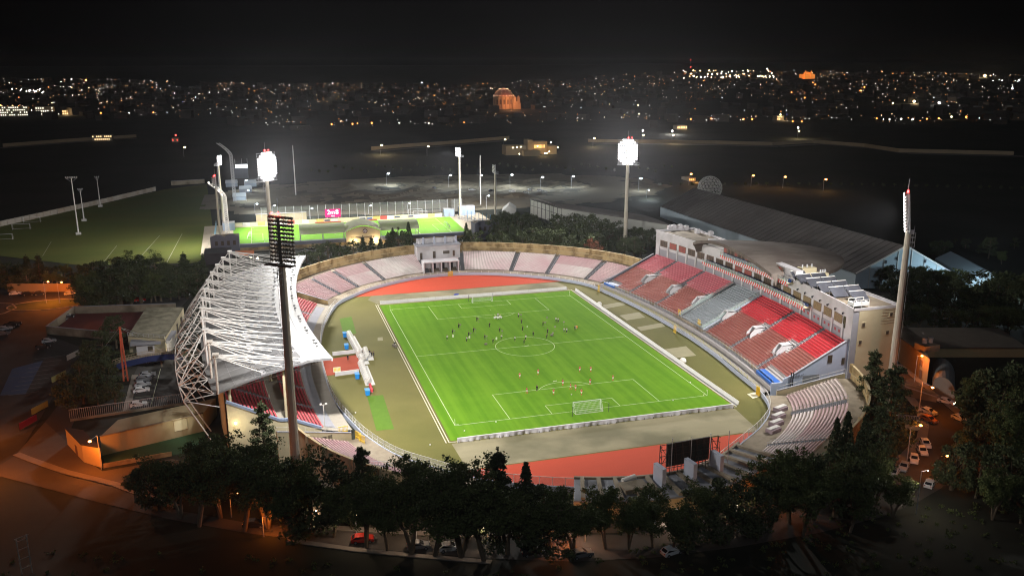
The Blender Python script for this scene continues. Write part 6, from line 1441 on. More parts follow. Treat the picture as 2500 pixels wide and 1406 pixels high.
t = thing('long_shed', 'long low shed with a dark sloping roof behind the ochre house', 'building', (140, -30, 0)); A, B_ = P(2200, 872, 0), P(2500, 872, 0); b = MB(); bk = Vector((5, 15, 0)); b.hexa([A, B_, B_+bk, A+bk]+[p+Vector((0, 0, 3)) for p in (A, B_, B_+bk, A+bk)]); b.build('wall', M('ochre_wall', (.45, .32, .16)), t); b = MB(); b.hexa([A+Vector((0, -.5, 3)), B_+Vector((0, -.5, 3)), B_+bk+Vector((0, 0, 4)), A+bk+Vector((0, 0, 4)), A+Vector((0, -.5, 3.3)), B_+Vector((0, -.5, 3.3)), B_+bk+Vector((0, 0, 4.3)), A+bk+Vector((0, 0, 4.3))]); b.build('roof', M('shed_roof2', (.16, .13, .10), .9, (.11, .09, .07), .3), t)
t = thing('barrel_shed', 'pale barrel roofed shed beside the right road', 'shed', (112, -72, 0)); A, B_ = P(2275, 955), P(2330, 985); bk = Vector((11, 12, 0)); b = MB(); K = 10; c = (A+B_)/2; d = (B_-A).normalized(); r_ = (B_-A).length/2
arc = [c+d*(-r_*cos(pi*k/K))+Vector((0, 0, 2+3.4*sin(pi*k/K))) for k in range(K+1)]
b.add(arc+[p+bk for p in arc], [(k, k+1, K+2+k, K+1+k) for k in range(K)]); b.build('barrel_roof', M('barrel_grey', (.17, .18, .18), .6), t); b = MB(); b.add([A, B_]+list(reversed(arc)), [tuple(range(K+3))]); b.hexa([A, A+bk, A+bk+Vector((.1, .1, 0)), A+Vector((.1, .1, 0)), A+Vector((0, 0, 2)), A+bk+Vector((0, 0, 2)), A+bk+Vector((.1, .1, 2)), A+Vector((.1, .1, 2))]); b.build('wall', M('shed_white', (.22, .19, .16), .8), t)
t = thing('steel_gate', 'grey barred gate and ramp beside the right road under the trees', 'gate', (78, -82, 0)); p, q = P(2190, 1040), P(2242, 1045); b = MB()
for k in range(14): c = p.lerp(q, k/13); b.beam(c, c+Vector((0, 0, 3)), .1)
for z in (.2, 1.1, 2., 3): b.beam(p+Vector((0, 0, z)), q+Vector((0, 0, z)), .1)
b.build('bars', m_steel, t); b = MB(); b.beam(p+Vector((-.5, -1, .5)), q+Vector((-.5, -1, .5)), .4, 1.2); b.build('base_wall', m_cream, t)
t = thing('ramp_block', 'pale sloping concrete block beside the right road', 'wall', (80, -68, 0)); A = P(2202, 955); b = MB(); b.hexa([A, A+Vector((5, -6, 0)), A+Vector((3, -9, 0)), A+Vector((-2, -3, 0)), A+Vector((0, 0, 2.6)), A+Vector((5, -6, 1.6)), A+Vector((3, -9, 1.4)), A+Vector((-2, -3, 2.6))]); b.build('block', m_conc, t); b = MB(); b.beam(A+Vector((-2, -3, 2.7)), A+Vector((3, -9, 1.5)), .25, .2); b.build('coping', m_grey, t)
pflat('grass_verge', [(2110, 1065), (2190, 1050), (2232, 1060), (2215, 1100), (2150, 1150)], .03, M('verge', (.05, .055, .025), .95, (.075, .07, .035), .4))
pflat('service_yard', [(690, 1120), (860, 1200), (1000, 1262), (1400, 1275), (1700, 1240), (1950, 1190), (2110, 1110), (2080, 1060), (1900, 1250), (1500, 1300), (900, 1290)], .014, M('yard_earth', (.07, .058, .042), .95, (.10, .08, .06), .25))
t = thing('frame_pole', 'dim pale ladder-like pole frame at the lower left corner', 'pole', tuple(P(68, 1400, terr(*P2(68, 1400))))); q = vec(ROOT[t]); q.z = terr(q.x, q.y); b = MB(); b.beam(q+Vector((-.9, 0, -1)), q+Vector((-.9, 0, 6.8)), .14); b.beam(q+Vector((.7, 0, -1)), q+Vector((.7, 0, 7.4)), .14)
for z in (1, 2.8, 4.6, 6.2): b.beam(q+Vector((-.9, 0, z)), q+Vector((.7, 0, z+.5)), .09)
b.build('frame', M('dim_pole', (.30, .29, .27), .7), t); b = MB(); b.beam(q+Vector((-1.2, 0, 6.7)), q+Vector((1, 0, 7.3)), .12); b.build('crossarm', M('dim_pole', (.3, .29, .27)), t)
# ------------------------------------------------------------------ trees
m_bark = M('bark', (.10, .075, .05), .95, (.17, .13, .09), 1.2)
def leafmat(name, a, c, s=.5):
    mt = M(name, a, .85, c, s, contrast=.3, spec=.15); return mt
LEAF = {'euc': leafmat('eucalyptus_leaf', (.062, .088, .028), (.125, .145, .055)), 'pine': leafmat('pine_leaf', (.040, .055, .024), (.085, .10, .048)), 'cyp': leafmat('cypress_leaf', (.030, .042, .020), (.065, .080, .040)), 'rust': leafmat('rusty_leaf', (.16, .06, .035), (.22, .10, .06))}
def leaves(b, pts, size, rnd, flat_=0.):
    for p in pts:
        a = Vector((rnd.gauss(0, 1), rnd.gauss(0, 1), rnd.gauss(0, 1)*(1-flat_))).normalized(); c = a.orthogonal().normalized(); d = a.cross(c); s = size*rnd.uniform(.55, 1.25); t_ = rnd.uniform(0, pi)
        u = (c*cos(t_)+d*sin(t_))*s; v = (d*cos(t_)-c*sin(t_))*s*.55; k = len(b.v)
        b.v += [tuple(p-u), tuple(p+v), tuple(p+u), tuple(p-v)]; b.f.append([k, k+1, k+2, k+3]); b.mi.append(0)
def clump(rnd, c, r, n, shell=.55, sq=.75):
    out = []
    for _ in range(n):
        d = Vector((rnd.gauss(0, 1), rnd.gauss(0, 1), rnd.gauss(0, 1))).normalized(); q = r*(shell+(1-shell)*rnd.random()); out.append(c+Vector((d.x*q, d.y*q, d.z*q*sq)))
    return out
TREES = {}
def proto(kind, seed, H=12.):
    "unit tree: trunk and crown meshes, height about one"
    rnd = random.Random(seed); tb, lb = MB(), MB()
    if kind == 'euc':
        nl = rnd.randint(2, 3); tips = []
        for k in range(nl):
            a = rnd.uniform(0, 6.28); p0 = Vector((0, 0, 0)); p1 = Vector((.05*cos(a), .05*sin(a), .24)); p2 = p1+Vector((.12*cos(a), .12*sin(a), .26)); p3 = p2+Vector((.05*cos(a+1), .05*sin(a+1), .24))
            tb.tube(p0, p1, .021, .016, n=7); tb.tube(p1, p2, .016, .010, n=6); tb.tube(p2, p3, .010, .004, n=5); tips += [p1.lerp(p2, .75), p2, p2.lerp(p3, .5), p3]
            for j in range(5):
                b0 = p1.lerp(p3, rnd.uniform(.1, .9)); a2 = rnd.uniform(0, 6.28); e = b0+Vector((.2*cos(a2), .2*sin(a2), rnd.uniform(.02, .18))); tb.tube(b0, e, .009, .004, n=5); tips += [e, b0.lerp(e, .6)]
        tips += [Vector((rnd.uniform(-.2, .2), rnd.uniform(-.2, .2), rnd.uniform(.34, .6))) for _ in range(7)]
        for c in tips:
            r = rnd.uniform(.06, .125); c = c+Vector((0, 0, .03)); n = int(9000*r*r*rnd.uniform(.7, 3.0)); leaves(lb, clump(rnd, c, r, n, .2), .0135, rnd)
            for q in range(3):
                d = Vector((rnd.gauss(0, 1), rnd.gauss(0, 1), rnd.gauss(-.2, .7))).normalized()*r*1.05; leaves(lb, clump(rnd, c+d, r*.5, int(n*.3), .15), .013, rnd)
    elif kind == 'pine':
        tb.tube((0, 0, 0), (.02, 0, .6), .03, .016, n=7); tb.tube((.02, 0, .6), (0, .01, .93), .016, .005, n=6)
        for k in range(30):
            z = rnd.uniform(.16, .9); w_ = .30*(1-abs((z-.42)/.62)**1.7)+.03; a = rnd.uniform(0, 6.28); e = Vector((w_*cos(a)*rnd.uniform(.6, 1.1), w_*sin(a)*rnd.uniform(.6, 1.1), z+.03)); tb.tube((0, 0, z-.05), e, .007, .003, n=4)
            r = rnd.uniform(.06, .11); leaves(lb, clump(rnd, e, r, int(rnd.uniform(60, 120)), .2), .021, rnd); leaves(lb, clump(rnd, e*.6+Vector((0, 0, z*.4)), r*1.1, 45, .2), .021, rnd)
        leaves(lb, clump(rnd, Vector((0, 0, .93)), .06, 60, .1, 1.2), .02, rnd)
    elif kind == 'fir':
        tb.tube((0, 0, 0), (0, 0, .95), .022, .003, n=7)
        for k in range(16):
            z = .12+.84*k/16; w_ = .23*(1-z)**.85+.015
            for j in range(8):
                a = rnd.uniform(0, 6.28); L_ = w_*rnd.uniform(.65, 1.15); e = Vector((L_*cos(a), L_*sin(a), z-.03)); tb.tube((0, 0, z), e, .005, .002, n=4)
                for q in (.3, .55, .8, 1.): leaves(lb, clump(rnd, Vector((0, 0, z)).lerp(e, q), .034, 14, .1, .6), .017, rnd)
        leaves(lb, clump(rnd, Vector((0, 0, .96)), .02, 14, .1, 1.6), .014, rnd)
    elif kind == 'cyp':
        tb.tube((0, 0, 0), (0, 0, .8), .025, .006, n=7)
        for k in range(1700):
            z = .05+.95*rnd.random()**1.1; w_ = .125*min(1, (z/.12)**.6)*(1-max(0, z-.3)/.72)**.75*rnd.uniform(.8, 1.12); a = rnd.uniform(0, 6.28); w_ *= .82+.3*noise.noise((cos(a)*2, sin(a)*2, z*9+seed)); leaves(lb, [Vector((w_*cos(a), w_*sin(a), z))], .019, rnd)
        for k in range(400): z = rnd.uniform(.08, .9); w_ = .07*(1-z)*rnd.random(); a = rnd.uniform(0, 6.28); leaves(lb, [Vector((w_*cos(a), w_*sin(a), z))], .024, rnd)
    elif kind == 'con':
        tb.tube((0, 0, 0), (0, 0, .85), .03, .006, n=7)
        for k in range(34):
            z = .06+.88*(k/34)**1.05; w_ = .24*min(1, (z/.2)**.6)*(1-max(0, z-.25)/.80)**.8; a = k*2.4+rnd.uniform(-.5, .5); w_ *= rnd.uniform(.55, 1.12); c = Vector((w_*cos(a), w_*sin(a), z)); tb.tube((0, 0, z-.04), c, .008, .003, n=4)
            r = rnd.uniform(.055, .095)*(1.15-.6*z); leaves(lb, clump(rnd, c, r, 95, .25), .016, rnd); leaves(lb, clump(rnd, c*.55+Vector((0, 0, z*.45)), r*1.2, 70, .2), .018, rnd)
        leaves(lb, clump(rnd, Vector((0, 0, .95)), .03, 40, .1, 1.7), .013, rnd)
    else:  # bush: round broad crown almost to the ground
        tb.tube((0, 0, 0), (0, 0, .4), .04, .02, n=6)
        for k in range(26):
            a = rnd.uniform(0, 6.28); z = rnd.uniform(.15, .85); w_ = .38*math.sqrt(max(.02, 1-((z-.48)/.5)**2))*rnd.uniform(.5, 1.); c = Vector((w_*cos(a), w_*sin(a), z)); r = rnd.uniform(.09, .16); tb.tube((0, 0, .25), c, .009, .004, n=4); leaves(lb, clump(rnd, c, r, 110, .3), .026, rnd)
        leaves(lb, clump(rnd, Vector((0, 0, .5)), .28, 260, .3, 1.1), .03, rnd)
    return tb, lb
NV = {'euc': 6, 'pine': 4, 'fir': 2, 'cyp': 3, 'bush': 4, 'con': 3}
def tree_mesh(kind, i, leaf=None):
    k = (kind, i, leaf)
    if k not in TREES:
        tb, lb = proto(kind, hash_(kind)+i*13)
        TREES[k] = (tb.mesh('trunk', m_bark), lb.mesh('crown', LEAF[leaf or {'euc': 'euc', 'pine': 'pine', 'fir': 'cyp', 'cyp': 'cyp', 'bush': 'pine', 'con': 'pine'}[kind]]))
    return TREES[k]
def hash_(s): return sum(ord(c)*(i+3) for i, c in enumerate(s))
trnd = random.Random(11)
NAMES = {'euc': ('eucalyptus_tree', 'tree'), 'pine': ('pine_tree', 'tree'), 'fir': ('fir_tree', 'tree'), 'cyp': ('cypress_tree', 'tree'), 'bush': ('broad_tree', 'tree'), 'con': ('conifer_tree', 'tree')}
def tree(kind, x, y, h, label, group, wide=1., leaf=None, z=None):
    i = trnd.randrange(NV[kind]); tm, cm = tree_mesh(kind, i, leaf); z = terr(x, y) if z is None else z
    t = thing(NAMES[kind][0], label, 'tree', (x, y, z-.05), group); t.rotation_euler = (0, 0, trnd.uniform(0, 6.28)); t.scale = (h*wide, h*wide, h)
    for nm, me in (('trunk', tm), ('crown', cm)): c = bpy.data.objects.new(nm, me); COL.objects.link(c); c.parent = t; ROOT[c] = ROOT[t]
    return t
def row(items, lab, group):
    "items (kind, px, py_top, distance or None, py_base, width); labelled by their order from the left"
    items = sorted(items, key=lambda i: i[1])
    for k, (kind, px, pt, dist, pbase, wide) in enumerate(items):
        if pbase: q = P(px, pbase); x, y = q.x, q.y; h = column(px, pt, gdist(x, y))[2]
        else: x, y, h = column(px, pt, dist)
        g0 = terr(x, y); h = max(2.5, h-g0)
        tree(kind, x, y, h*1.04, lab % nth(k), group, wide)
# foreground row along the road
fg = []
for px, pb_, pt in ((330, 1225, 1150), (392, 1245, 1118), (442, 1264, 1095), (486, 1284, 1080), (538, 1264, 1068), (598, 1296, 1075), (655, 1290, 1075), (714, 1316, 1108), (770, 1300, 1122), (815, 1310, 1160), (894, 1336, 1150), (946, 1344, 1165), (1006, 1352, 1120), (1062, 1356, 1108), (1126, 1360, 1140), (1182, 1368, 1130), (1240, 1352, 1165), (1298, 1350, 1190), (1340, 1346, 1195), (1400, 1350, 1180),
                    (1478, 1339, 1185), (1535, 1340, 1205), (1593, 1335, 1190), (1640, 1350, 1215), (1690, 1328, 1200), (1735, 1320, 1172), (1784, 1310, 1172), (1830, 1300, 1165), (1880, 1292, 1150), (1928, 1278, 1090), (1985, 1274, 1100), (2040, 1260, 1090), (2090, 1245, 1095), (2140, 1230, 1130), (2075, 1300, 1150), (1960, 1310, 1140), (2180, 1262, 1160)):
    fg.append(('euc' if trnd.random() < .85 else 'bush', px, pt, None, pb_, trnd.uniform(.95, 1.35)))
row(fg, 'dark eucalyptus in the front row along the lower road, %s from the left', 'trees in the front row along the lower road')
fb = [('pine', 420, 1150, None, 1190, 1.3), ('bush', 540, 1105, None, 1205, 1.2), ('bush', 650, 1110, None, 1200, 1.1), ('bush', 730, 1140, None, 1225, 1.), ('euc', 860, 1185, None, 1292, 1.1), ('euc', 985, 1160, None, 1292, 1.1), ('bush', 1090, 1185, None, 1292, 1.1), ('euc', 1160, 1185, None, 1292, 1.1), ('euc', 1360, 1210, None, 1292, 1.1), ('euc', 1560, 1215, None, 1292, 1.2), ('euc', 1940, 1130, None, 1215, 1.2), ('bush', 2020, 1115, None, 1190, 1.2), ('bush', 2090, 1100, None, 1160, 1.1)]
row(fb, 'dark tree in the second row behind the lower road, %s from the left', 'trees in the second row behind the lower road')
# single trees against the bright stadium
for kind, px, pt, pb_, wide, lb in (('con', 648, 972, 1112, 1.1, 'dense green tree standing before the cream end wall of the covered stand'), ('con', 890, 1085, 1262, 1.05, 'grey green tree before the pink near left terrace'), ('fir', 1216, 1084, 1335, 1., 'pointed conifer rising against the pale apron'), ('cyp', 1283, 1128, 1335, 1.3, 'short dark cypress before the red track'), ('cyp', 2027, 1018, 1200, 1.1, 'left slim cypress before the curved terrace'), ('cyp', 2052, 1002, 1195, 1.1, 'right slim cypress before the curved terrace'),
                                 ('cyp', 2098, 1008, 1180, 1.3, 'slim cypress by the outer wall of the curved terrace'), ('con', 2122, 848, 1012, 1., 'conical green tree beside the cream end wall'), ('con', 2160, 880, 1095, 1.25, 'large green tree in front of the tall right mast'), ('con', 2135, 985, 1160, 1.1, 'dark tree below the large green one at the curved terrace'), ('cyp', 2085, 1050, 1185, 1.2, 'dark cypress beside the outer wall pilasters')):
    q = P(px, pb_); h = column(px, pt, gdist(q.x, q.y))[2]; tree(kind, q.x, q.y, h, lb, 'single trees round the stadium', wide)
# behind the far terrace
bt = []
for px, pt, d in ((745, 605, 350), (775, 596, 352), (800, 590, 356), (830, 592, 360), (862, 588, 362)): bt.append(('pine', px, pt, d, None, 1.1))
for px, pt, d, k in ((885, 576, 366, 'fir'), (906, 577, 366, 'fir'), (928, 580, 368, 'fir'), (945, 570, 370, 'fir'), (958, 560, 372, 'cyp'), (972, 555, 372, 'pine'), (997, 546, 372, 'cyp'), (1138, 548, 376, 'cyp'), (1160, 556, 374, 'bush'), (1215, 560, 374, 'bush')): bt.append((k, px, pt, d, None, 1.2 if k == 'cyp' else 1.))
for i, px in enumerate(range(1225, 1345, 19)): bt.append(('bush', px, [520, 514, 508, 517, 524, 530, 540][i % 7], 408, None, 1.1))
for i, px in enumerate(range(1362, 1500, 17)): bt.append(('bush', px, [532, 520, 517, 524, 518, 528, 536, 540][i % 8], 400, None, 1.1))
for i, px in enumerate(range(1232, 1445, 17)): bt.append((['bush', 'cyp', 'cyp', 'bush', 'pine', 'bush', 'bush', 'bush', 'pine', 'bush', 'cyp', 'cyp'][i % 12], px, [560, 548, 552, 556, 556, 560, 552, 558, 560, 566, 566, 568, 570][i % 13], 379, None, 1.1))
for px, pt, k in ((1462, 570, 'pine'), (1476, 566, 'cyp'), (1496, 583, 'fir'), (1515, 590, 'bush'), (1527, 575, 'pine'), (1550, 578, 'pine'), (1565, 590, 'pine'), (1590, 560, 'bush'), (1575, 548, 'bush'), (1545, 552, 'bush'), (1515, 545, 'bush')): bt.append((k, px, pt, 384 if pt > 565 else 400, None, 1.1))
row(bt, 'grey green tree behind the far terrace wall, %s from the left', 'trees behind the far terrace')
q = column(1450, 574, 378); tree('bush', q[0], q[1], q[2], 'rusty red brown tree among the green ones behind the far terrace', 'trees behind the far terrace', 1., 'rust', 0)
# left wood between field and car park
lw = []
for px, pt, d in ((10, 632, 330), (45, 640, 325), (62, 622, 332), (90, 620, 330), (120, 645, 322), (150, 640, 322), (170, 655, 318), (195, 640, 318), (225, 640, 314), (250, 645, 310), (270, 632, 316), (300, 615, 318), (325, 612, 316), (350, 625, 312), (375, 630, 308), (395, 640, 300), (415, 648, 296), (440, 650, 292), (446, 616, 314), (470, 640, 310), (494, 622, 314), (300, 665, 290), (250, 680, 290), (350, 668, 286), (205, 690, 292), (400, 678, 280), (435, 690, 276), (5, 660, 305), (40, 665, 305), (330, 690, 280), (95, 700, 290), (105, 705, 287)):
    k = 'fir' if px in (446, 90, 62) else ('cyp' if px == 494 else trnd.choice(['pine', 'bush', 'euc'])); lw.append((k, px, pt, (384 if px < 200 else 338+(px % 3)*6) if px < 440 else 348, None, trnd.uniform(1., 1.3)))
for px, pt in ((15, 668), (60, 655), (120, 660), (150, 668), (185, 660), (215, 655), (240, 662), (265, 655), (285, 650), (310, 648), (335, 652), (360, 655), (385, 660), (410, 668), (432, 672), (452, 668), (480, 660), (205, 675), (280, 680), (375, 685)): lw.append((trnd.choice(['bush', 'euc', 'bush', 'pine']), px, pt, 372 if px < 190 else 330, None, trnd.uniform(1.1, 1.4)))
row(lw, 'dark tree in the wood left of the covered stand, %s from the left', 'trees in the wood left of the covered stand')
lc = [(k, px, pt, None, pb_, 1.1) for k, px, pt, pb_ in (('pine', 285, 770, 850), ('pine', 255, 805, 895), ('bush', 235, 840, 940), ('bush', 262, 880, 960), ('pine', 205, 885, 985), ('bush', 180, 910, 1000), ('bush', 240, 930, 990), ('bush', 282, 925, 985), ('pine', 220, 830, 900), ('bush', 310, 850, 890))]
row(lc, 'dark tree on the bank by the small car park, %s from the left', 'trees on the bank by the small car park')
# right dark wood
rw = []
for px, pt, pb_ in ((2340, 905, 1075), (2395, 872, 1080), (2440, 890, 1090), (2490, 880, 1100), (2370, 985, 1150), (2420, 960, 1170), (2480, 950, 1180), (2330, 1040, 1150), (2300, 1060, 1195), (2360, 1080, 1215), (2440, 1060, 1240), (2500, 1080, 1250), (2400, 1130, 1270), (2470, 1140, 1280)): rw.append((trnd.choice(['euc', 'bush', 'pine']), px+22, pt, None, pb_, trnd.uniform(.7, .95)))
row(rw, 'large dark tree in the wood right of the right road, %s from the left', 'trees right of the right road')
rb = []
for px, pt, d in [(px, 650+((px*7) % 23)-10, 355-(px-2080)*.05) for px in range(2085, 2340, 22)]+[(px, 672+((px*11) % 31)-12, 320) for px in range(2200, 2520, 34)]+[(px, 560+((px*13) % 60), 420+((px*3) % 50)) for px in range(2300, 2520, 30)]+[(px, 735+((px*11) % 21), 300) for px in range(2215, 2500, 36)]: rb.append((trnd.choice(['bush', 'pine', 'euc']), px, pt, d, None, trnd.uniform(1., 1.3)))
row(rb, 'dark tree behind the right stand and tents, %s from the left', 'trees behind the right stand')
fr = []
for i, px in enumerate(range(760, 1660, 20)): fr.append((['bush', 'pine', 'euc'][i*7 % 3], px, 428-((px*13) % 17)+(8 if px > 1500 else 0), 700+((px*7) % 50), None, 1.3))
row(fr, 'distant dark tree in the row beyond the dirt track, %s from the left', 'trees beyond the dirt track')
fr2 = [(['bush', 'pine', 'euc'][i*5 % 3], px, 470+((px*13) % 25)-(px-1600)*.02, 600+((px*7) % 90), None, 1.4) for i, px in enumerate(range(1610, 2520, 26))]
row(fr2, 'distant dark tree behind the great shed, %s from the left', 'trees behind the great shed')
# low scrub on the near bank
b = MB(); rnd = random.Random(5)
for k in range(420):
    x = rnd.uniform(-150, 90); y = bank_y(x)-rnd.uniform(-2, 24); c = Vector((x, y, terr(x, y)+.2)); leaves(b, clump(rnd, c, rnd.uniform(.3, 1.1), 26, .2, .6), .22, rnd)
o = b.build('scrub', LEAF['euc']); o['kind'] = 'stuff'

# ------------------------------------------------------------------ cars
m_tyre = M('tyre', (.02, .02, .02), .8); m_rim = M('rim', (.4, .4, .42), .35, metal=.7); m_cglass = M('car_glass', (.02, .022, .026), .08, spec=.7)
def car_meshes():
    S = [(-2.05, .45), (-2.1, .85), (-1.95, 1.0), (-1.35, 1.42), (.15, 1.46), (.95, .98), (1.95, .82), (2.08, .62), (2.05, .32), (-2., .30)]
    b = MB()
    def ring(w_, f): return [(x*f, w_*(.86 if z > 1.1 else 1.)*(1. if abs(x) < 1.9 else .93), z) for x, z in S]
    n = len(S); a = ring(.86, 1.); c = [(x, -y, z) for x, y, z in a]
    b.add(a+c, [tuple(range(n-1, -1, -1)), tuple(range(n, 2*n))]+[(i, (i+1) % n, n+(i+1) % n, n+i) for i in range(n)])
    for s in (-1, 1): b.ab((.55, s*.86, .92), (.75, s*1.02, 1.08))
    body = b
    g = MB()
    for s in (-1, 1): g.add([(-1.72, s*.815, 1.02), (.72, s*.825, 1.02), (.12, s*.752, 1.38), (-1.28, s*.752, 1.36)], [(0, 1, 2, 3)])
    g.add([(.93, -.66, 1.02), (.93, .66, 1.02), (.24, .64, 1.44), (.24, -.64, 1.44)], [(0, 1, 2, 3)]); g.add([(-1.94, -.64, 1.05), (-1.94, .64, 1.05), (-1.44, .62, 1.40), (-1.44, -.62, 1.40)], [(0, 1, 2, 3)])
    return body, g
cb, cg = car_meshes()
CBODY = {}
PAINT = {'white': (.72, .72, .72), 'silver': (.42, .43, .45), 'dark': (.02, .021, .024), 'red': (.45, .03, .02), 'grey': (.16, .165, .175), 'orange': (.5, .16, .05)}  # orange is street-lamp light put into one car's body colour
mg = cg.mesh('windows', m_cglass)
wm = MB(); wm.tube((0, -.1, 0), (0, .1, 0), .32, n=14); tyre_me = wm.mesh('tyre', m_tyre); wm = MB(); wm.tube((0, -.11, 0), (0, .11, 0), .2, n=12); rim_me = wm.mesh('rim', m_rim)
hm = MB(); hm.ab((2.0, -.16, .62), (2.09, .16, .78)); hl_off = hm.mesh('headlight', M('headlight_off', (.6, .6, .6), .15)); hl_on = hm.mesh('headlight', M('headlight_on', (1, .9, .65), em=18)); tm_ = MB(); tm_.ab((-2.13, -.12, .78), (-2.05, .12, .95)); tl = tm_.mesh('tail_light', M('tail_red', (.4, .02, .02), .3))
def car(px, py, ang, colr, label, group, lights=False, sc=1.):
    q = P(px, py); z = max(.03, terr(q.x, q.y)+.03)
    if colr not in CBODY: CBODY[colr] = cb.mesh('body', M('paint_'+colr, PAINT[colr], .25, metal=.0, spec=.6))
    t = thing('parked_car', label, 'car', (q.x, q.y, z), group); t.rotation_euler = (0, 0, rad(ang)); t.scale = (sc,)*3
    def ch(nm, me, loc=(0, 0, 0), par=None):
        o = bpy.data.objects.new(nm, me); COL.objects.link(o); o.parent = par or t; o.location = loc; ROOT[o] = ROOT[t]; return o
    ch('body', CBODY[colr]); ch('windows', mg)
    for x in (-1.28, 1.28):
        for y in (-.78, .78): w_ = ch('wheel', tyre_me, (x, y, .32)); ch('rim', rim_me, (0, 0, 0), w_)
    for y in (-.58, .58): ch('headlight', hl_on if lights else hl_off, (0, y, 0)); ch('tail_light', tl, (0, y, 0))
    if lights:
        for y in (0,):
            d = Vector((cos(rad(ang)), sin(rad(ang)), 0)); l = spot('headlight_beam', (0, 0, 0), d*10+Vector((0, 0, -.6)), 500, (1, .85, .6), 60, .6, .08); l.parent = t; l.location = (2.2, y, .7); l.rotation_euler = (Vector((1, 0, -.08))).to_track_quat('-Z', 'Y').to_euler()
    return t
G1 = 'cars on the right road'
car(2310, 985, -65, 'white', 'white car with lit headlights coming down the right road', G1, True)
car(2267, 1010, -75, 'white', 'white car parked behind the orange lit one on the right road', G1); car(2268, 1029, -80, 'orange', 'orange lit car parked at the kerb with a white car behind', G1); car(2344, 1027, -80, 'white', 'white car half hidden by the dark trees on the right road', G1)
for i, (px, py, a, c) in enumerate(((2258, 1088, -115, 'white'), (2250, 1106, -115, 'white'), (2231, 1126, -130, 'white'), (2206, 1145, -140, 'silver'), (2181, 1160, -145, 'silver'))): car(px, py, a, c, 'pale car in the kerb row beside the grass verge, %s from the top' % nth(i), G1)
for i, (px, py, a, c) in enumerate(((2270, 1186, 35, 'white'), (2299, 1168, 35, 'silver'), (2318, 1150, 40, 'silver'))): car(px, py, a, c, 'pale car parked under the trees opposite the kerb row, %s from the bottom' % nth(i), G1)
G2 = 'cars on the lower road'
car(886, 1322, -8, 'red', 'red car parked under the front trees', G2); car(1022, 1338, -6, 'grey', 'dark grey car parked beside the white hatchback', G2); car(1098, 1342, -4, 'white', 'white hatchback parked between the front trunks', G2); car(622, 1285, -12, 'dark', 'dark car under the left front trees', G2); car(1640, 1352, 12, 'white', 'white car half hidden at the lower right of the road', G2); car(1600, 1290, 8, 'white', 'white car across the road behind the right front trees', G2); car(1702, 1285, 12, 'silver', 'silver car behind the right front trees', G2); car(1420, 1358, 4, 'grey', 'grey car under the middle front trees', G2); car(1300, 1352, 2, 'dark', 'dark car under the middle front trees', G2)
G3 = 'cars in the small yard beside the covered stand'
for i, (px, py, c) in enumerate(((339, 992, 'white'), (346, 957, 'white'), (349, 943, 'silver'), (352, 930, 'grey'), (361, 919, 'silver'), (374, 884, 'white'), (385, 884, 'grey'))): car(px, py, 8, c, ['white car alone at the near end of the small yard', 'white car at the near end of the row of four', 'silver car second in the row of four', 'grey car third in the row of four', 'silver car at the far end of the row of four', 'white car behind the footbridge', 'grey car behind the footbridge'][i], G3)
G4 = 'cars in the dark car park'
for i, (px, py, a, c) in enumerate(((120, 836, 15, 'silver'), (105, 851, 15, 'dark'), (36, 795, 15, 'dark'), (14, 806, 15, 'silver'), (24, 800, 15, 'dark'), (8, 818, 15, 'grey'), (38, 720, 5, 'white'), (70, 721, 5, 'dark'), (98, 720, 5, 'dark'), (172, 720, 5, 'silver'), (342, 736, 5, 'red'), (165, 778, 60, 'dark'), (300, 735, 5, 'white'), (458, 722, 40, 'white'))): car(px, py, a, c, ['silver car in the pair in the middle of the dark car park', 'dark car in the pair in the middle of the dark car park', 'dark car at the back of the cluster at the left edge', 'silver car in front of the cluster at the left edge', 'dark car in the cluster at the left edge', 'grey car nearest in the cluster at the left edge', 'pale car lit orange before the low wall', 'left dark car before the orange lit wall', 'right dark car before the orange lit wall', 'silver car beyond the roundabout', 'red car under the trees beyond the court', 'dark van with orange reflection at the court corner', 'white car under the trees beyond the court', 'white car behind the rear trusses of the covered stand'][i], G4, sc=1.25 if i == 11 else 1.)
for i, (px, py) in enumerate(((1152, 466), (1250, 470), (1283, 473), (1293, 466), (1319, 468), (1328, 471), (1060, 462), (1200, 468))): car(px, py, [10, 170, 30, 90, 0, 20, 60, 5][i], ['white', 'white', 'white', 'silver', 'white', 'white', 'grey', 'dark'][i], 'car parked beyond the dirt track, %s from the left' % nth(sorted([1152, 1250, 1283, 1293, 1319, 1328, 1060, 1200]).index(px)), 'cars beyond the dirt track', sc=1.1)
# ------------------------------------------------------------------ street lamps
SOD = (1., .22, .02); COOL = (.8, .95, 1.)
m_sod = M('sodium_lamp', (1., .36, .07), em=30); m_cool = M('cool_lamp', (.8, .93, 1.), em=40); m_warm = M('warm_lamp', (1., .78, .45), em=30)
def street_lamp(px, py, h, label, group, col=SOD, power=2500, glow=None, base=None, r=.35, arm=1.5, armdir=0.):
    if col == COOL: power *= 1.3
    if base: q = P(*base); x, y = q.x, q.y
    else: x, y = P2(px, py, h)
    z0 = max(0, terr(x, y)); t = thing('street_lamp', label, 'street lamp', (x, y, z0), group)
    hx, hy = (x+arm*cos(armdir), y+arm*sin(armdir)) if not base else P2(px, py, z0+h)
    b = MB(); b.tube((x, y, z0), (x, y, z0+h), .11, .07, n=6); b.tube((x, y, z0+h), (hx, hy, z0+h+.05), .05, n=6); b.build('post', m_steel, t); b = MB(); b.ball((hx, hy, z0+h-.1), r, 8, 5, (1, 1, .6)); b.build('lantern', glow or (m_sod if col == SOD else m_cool), t)
    if power: lamp('lamp_light', (hx, hy, z0+h-.9), power, col, t, .25)
    return t
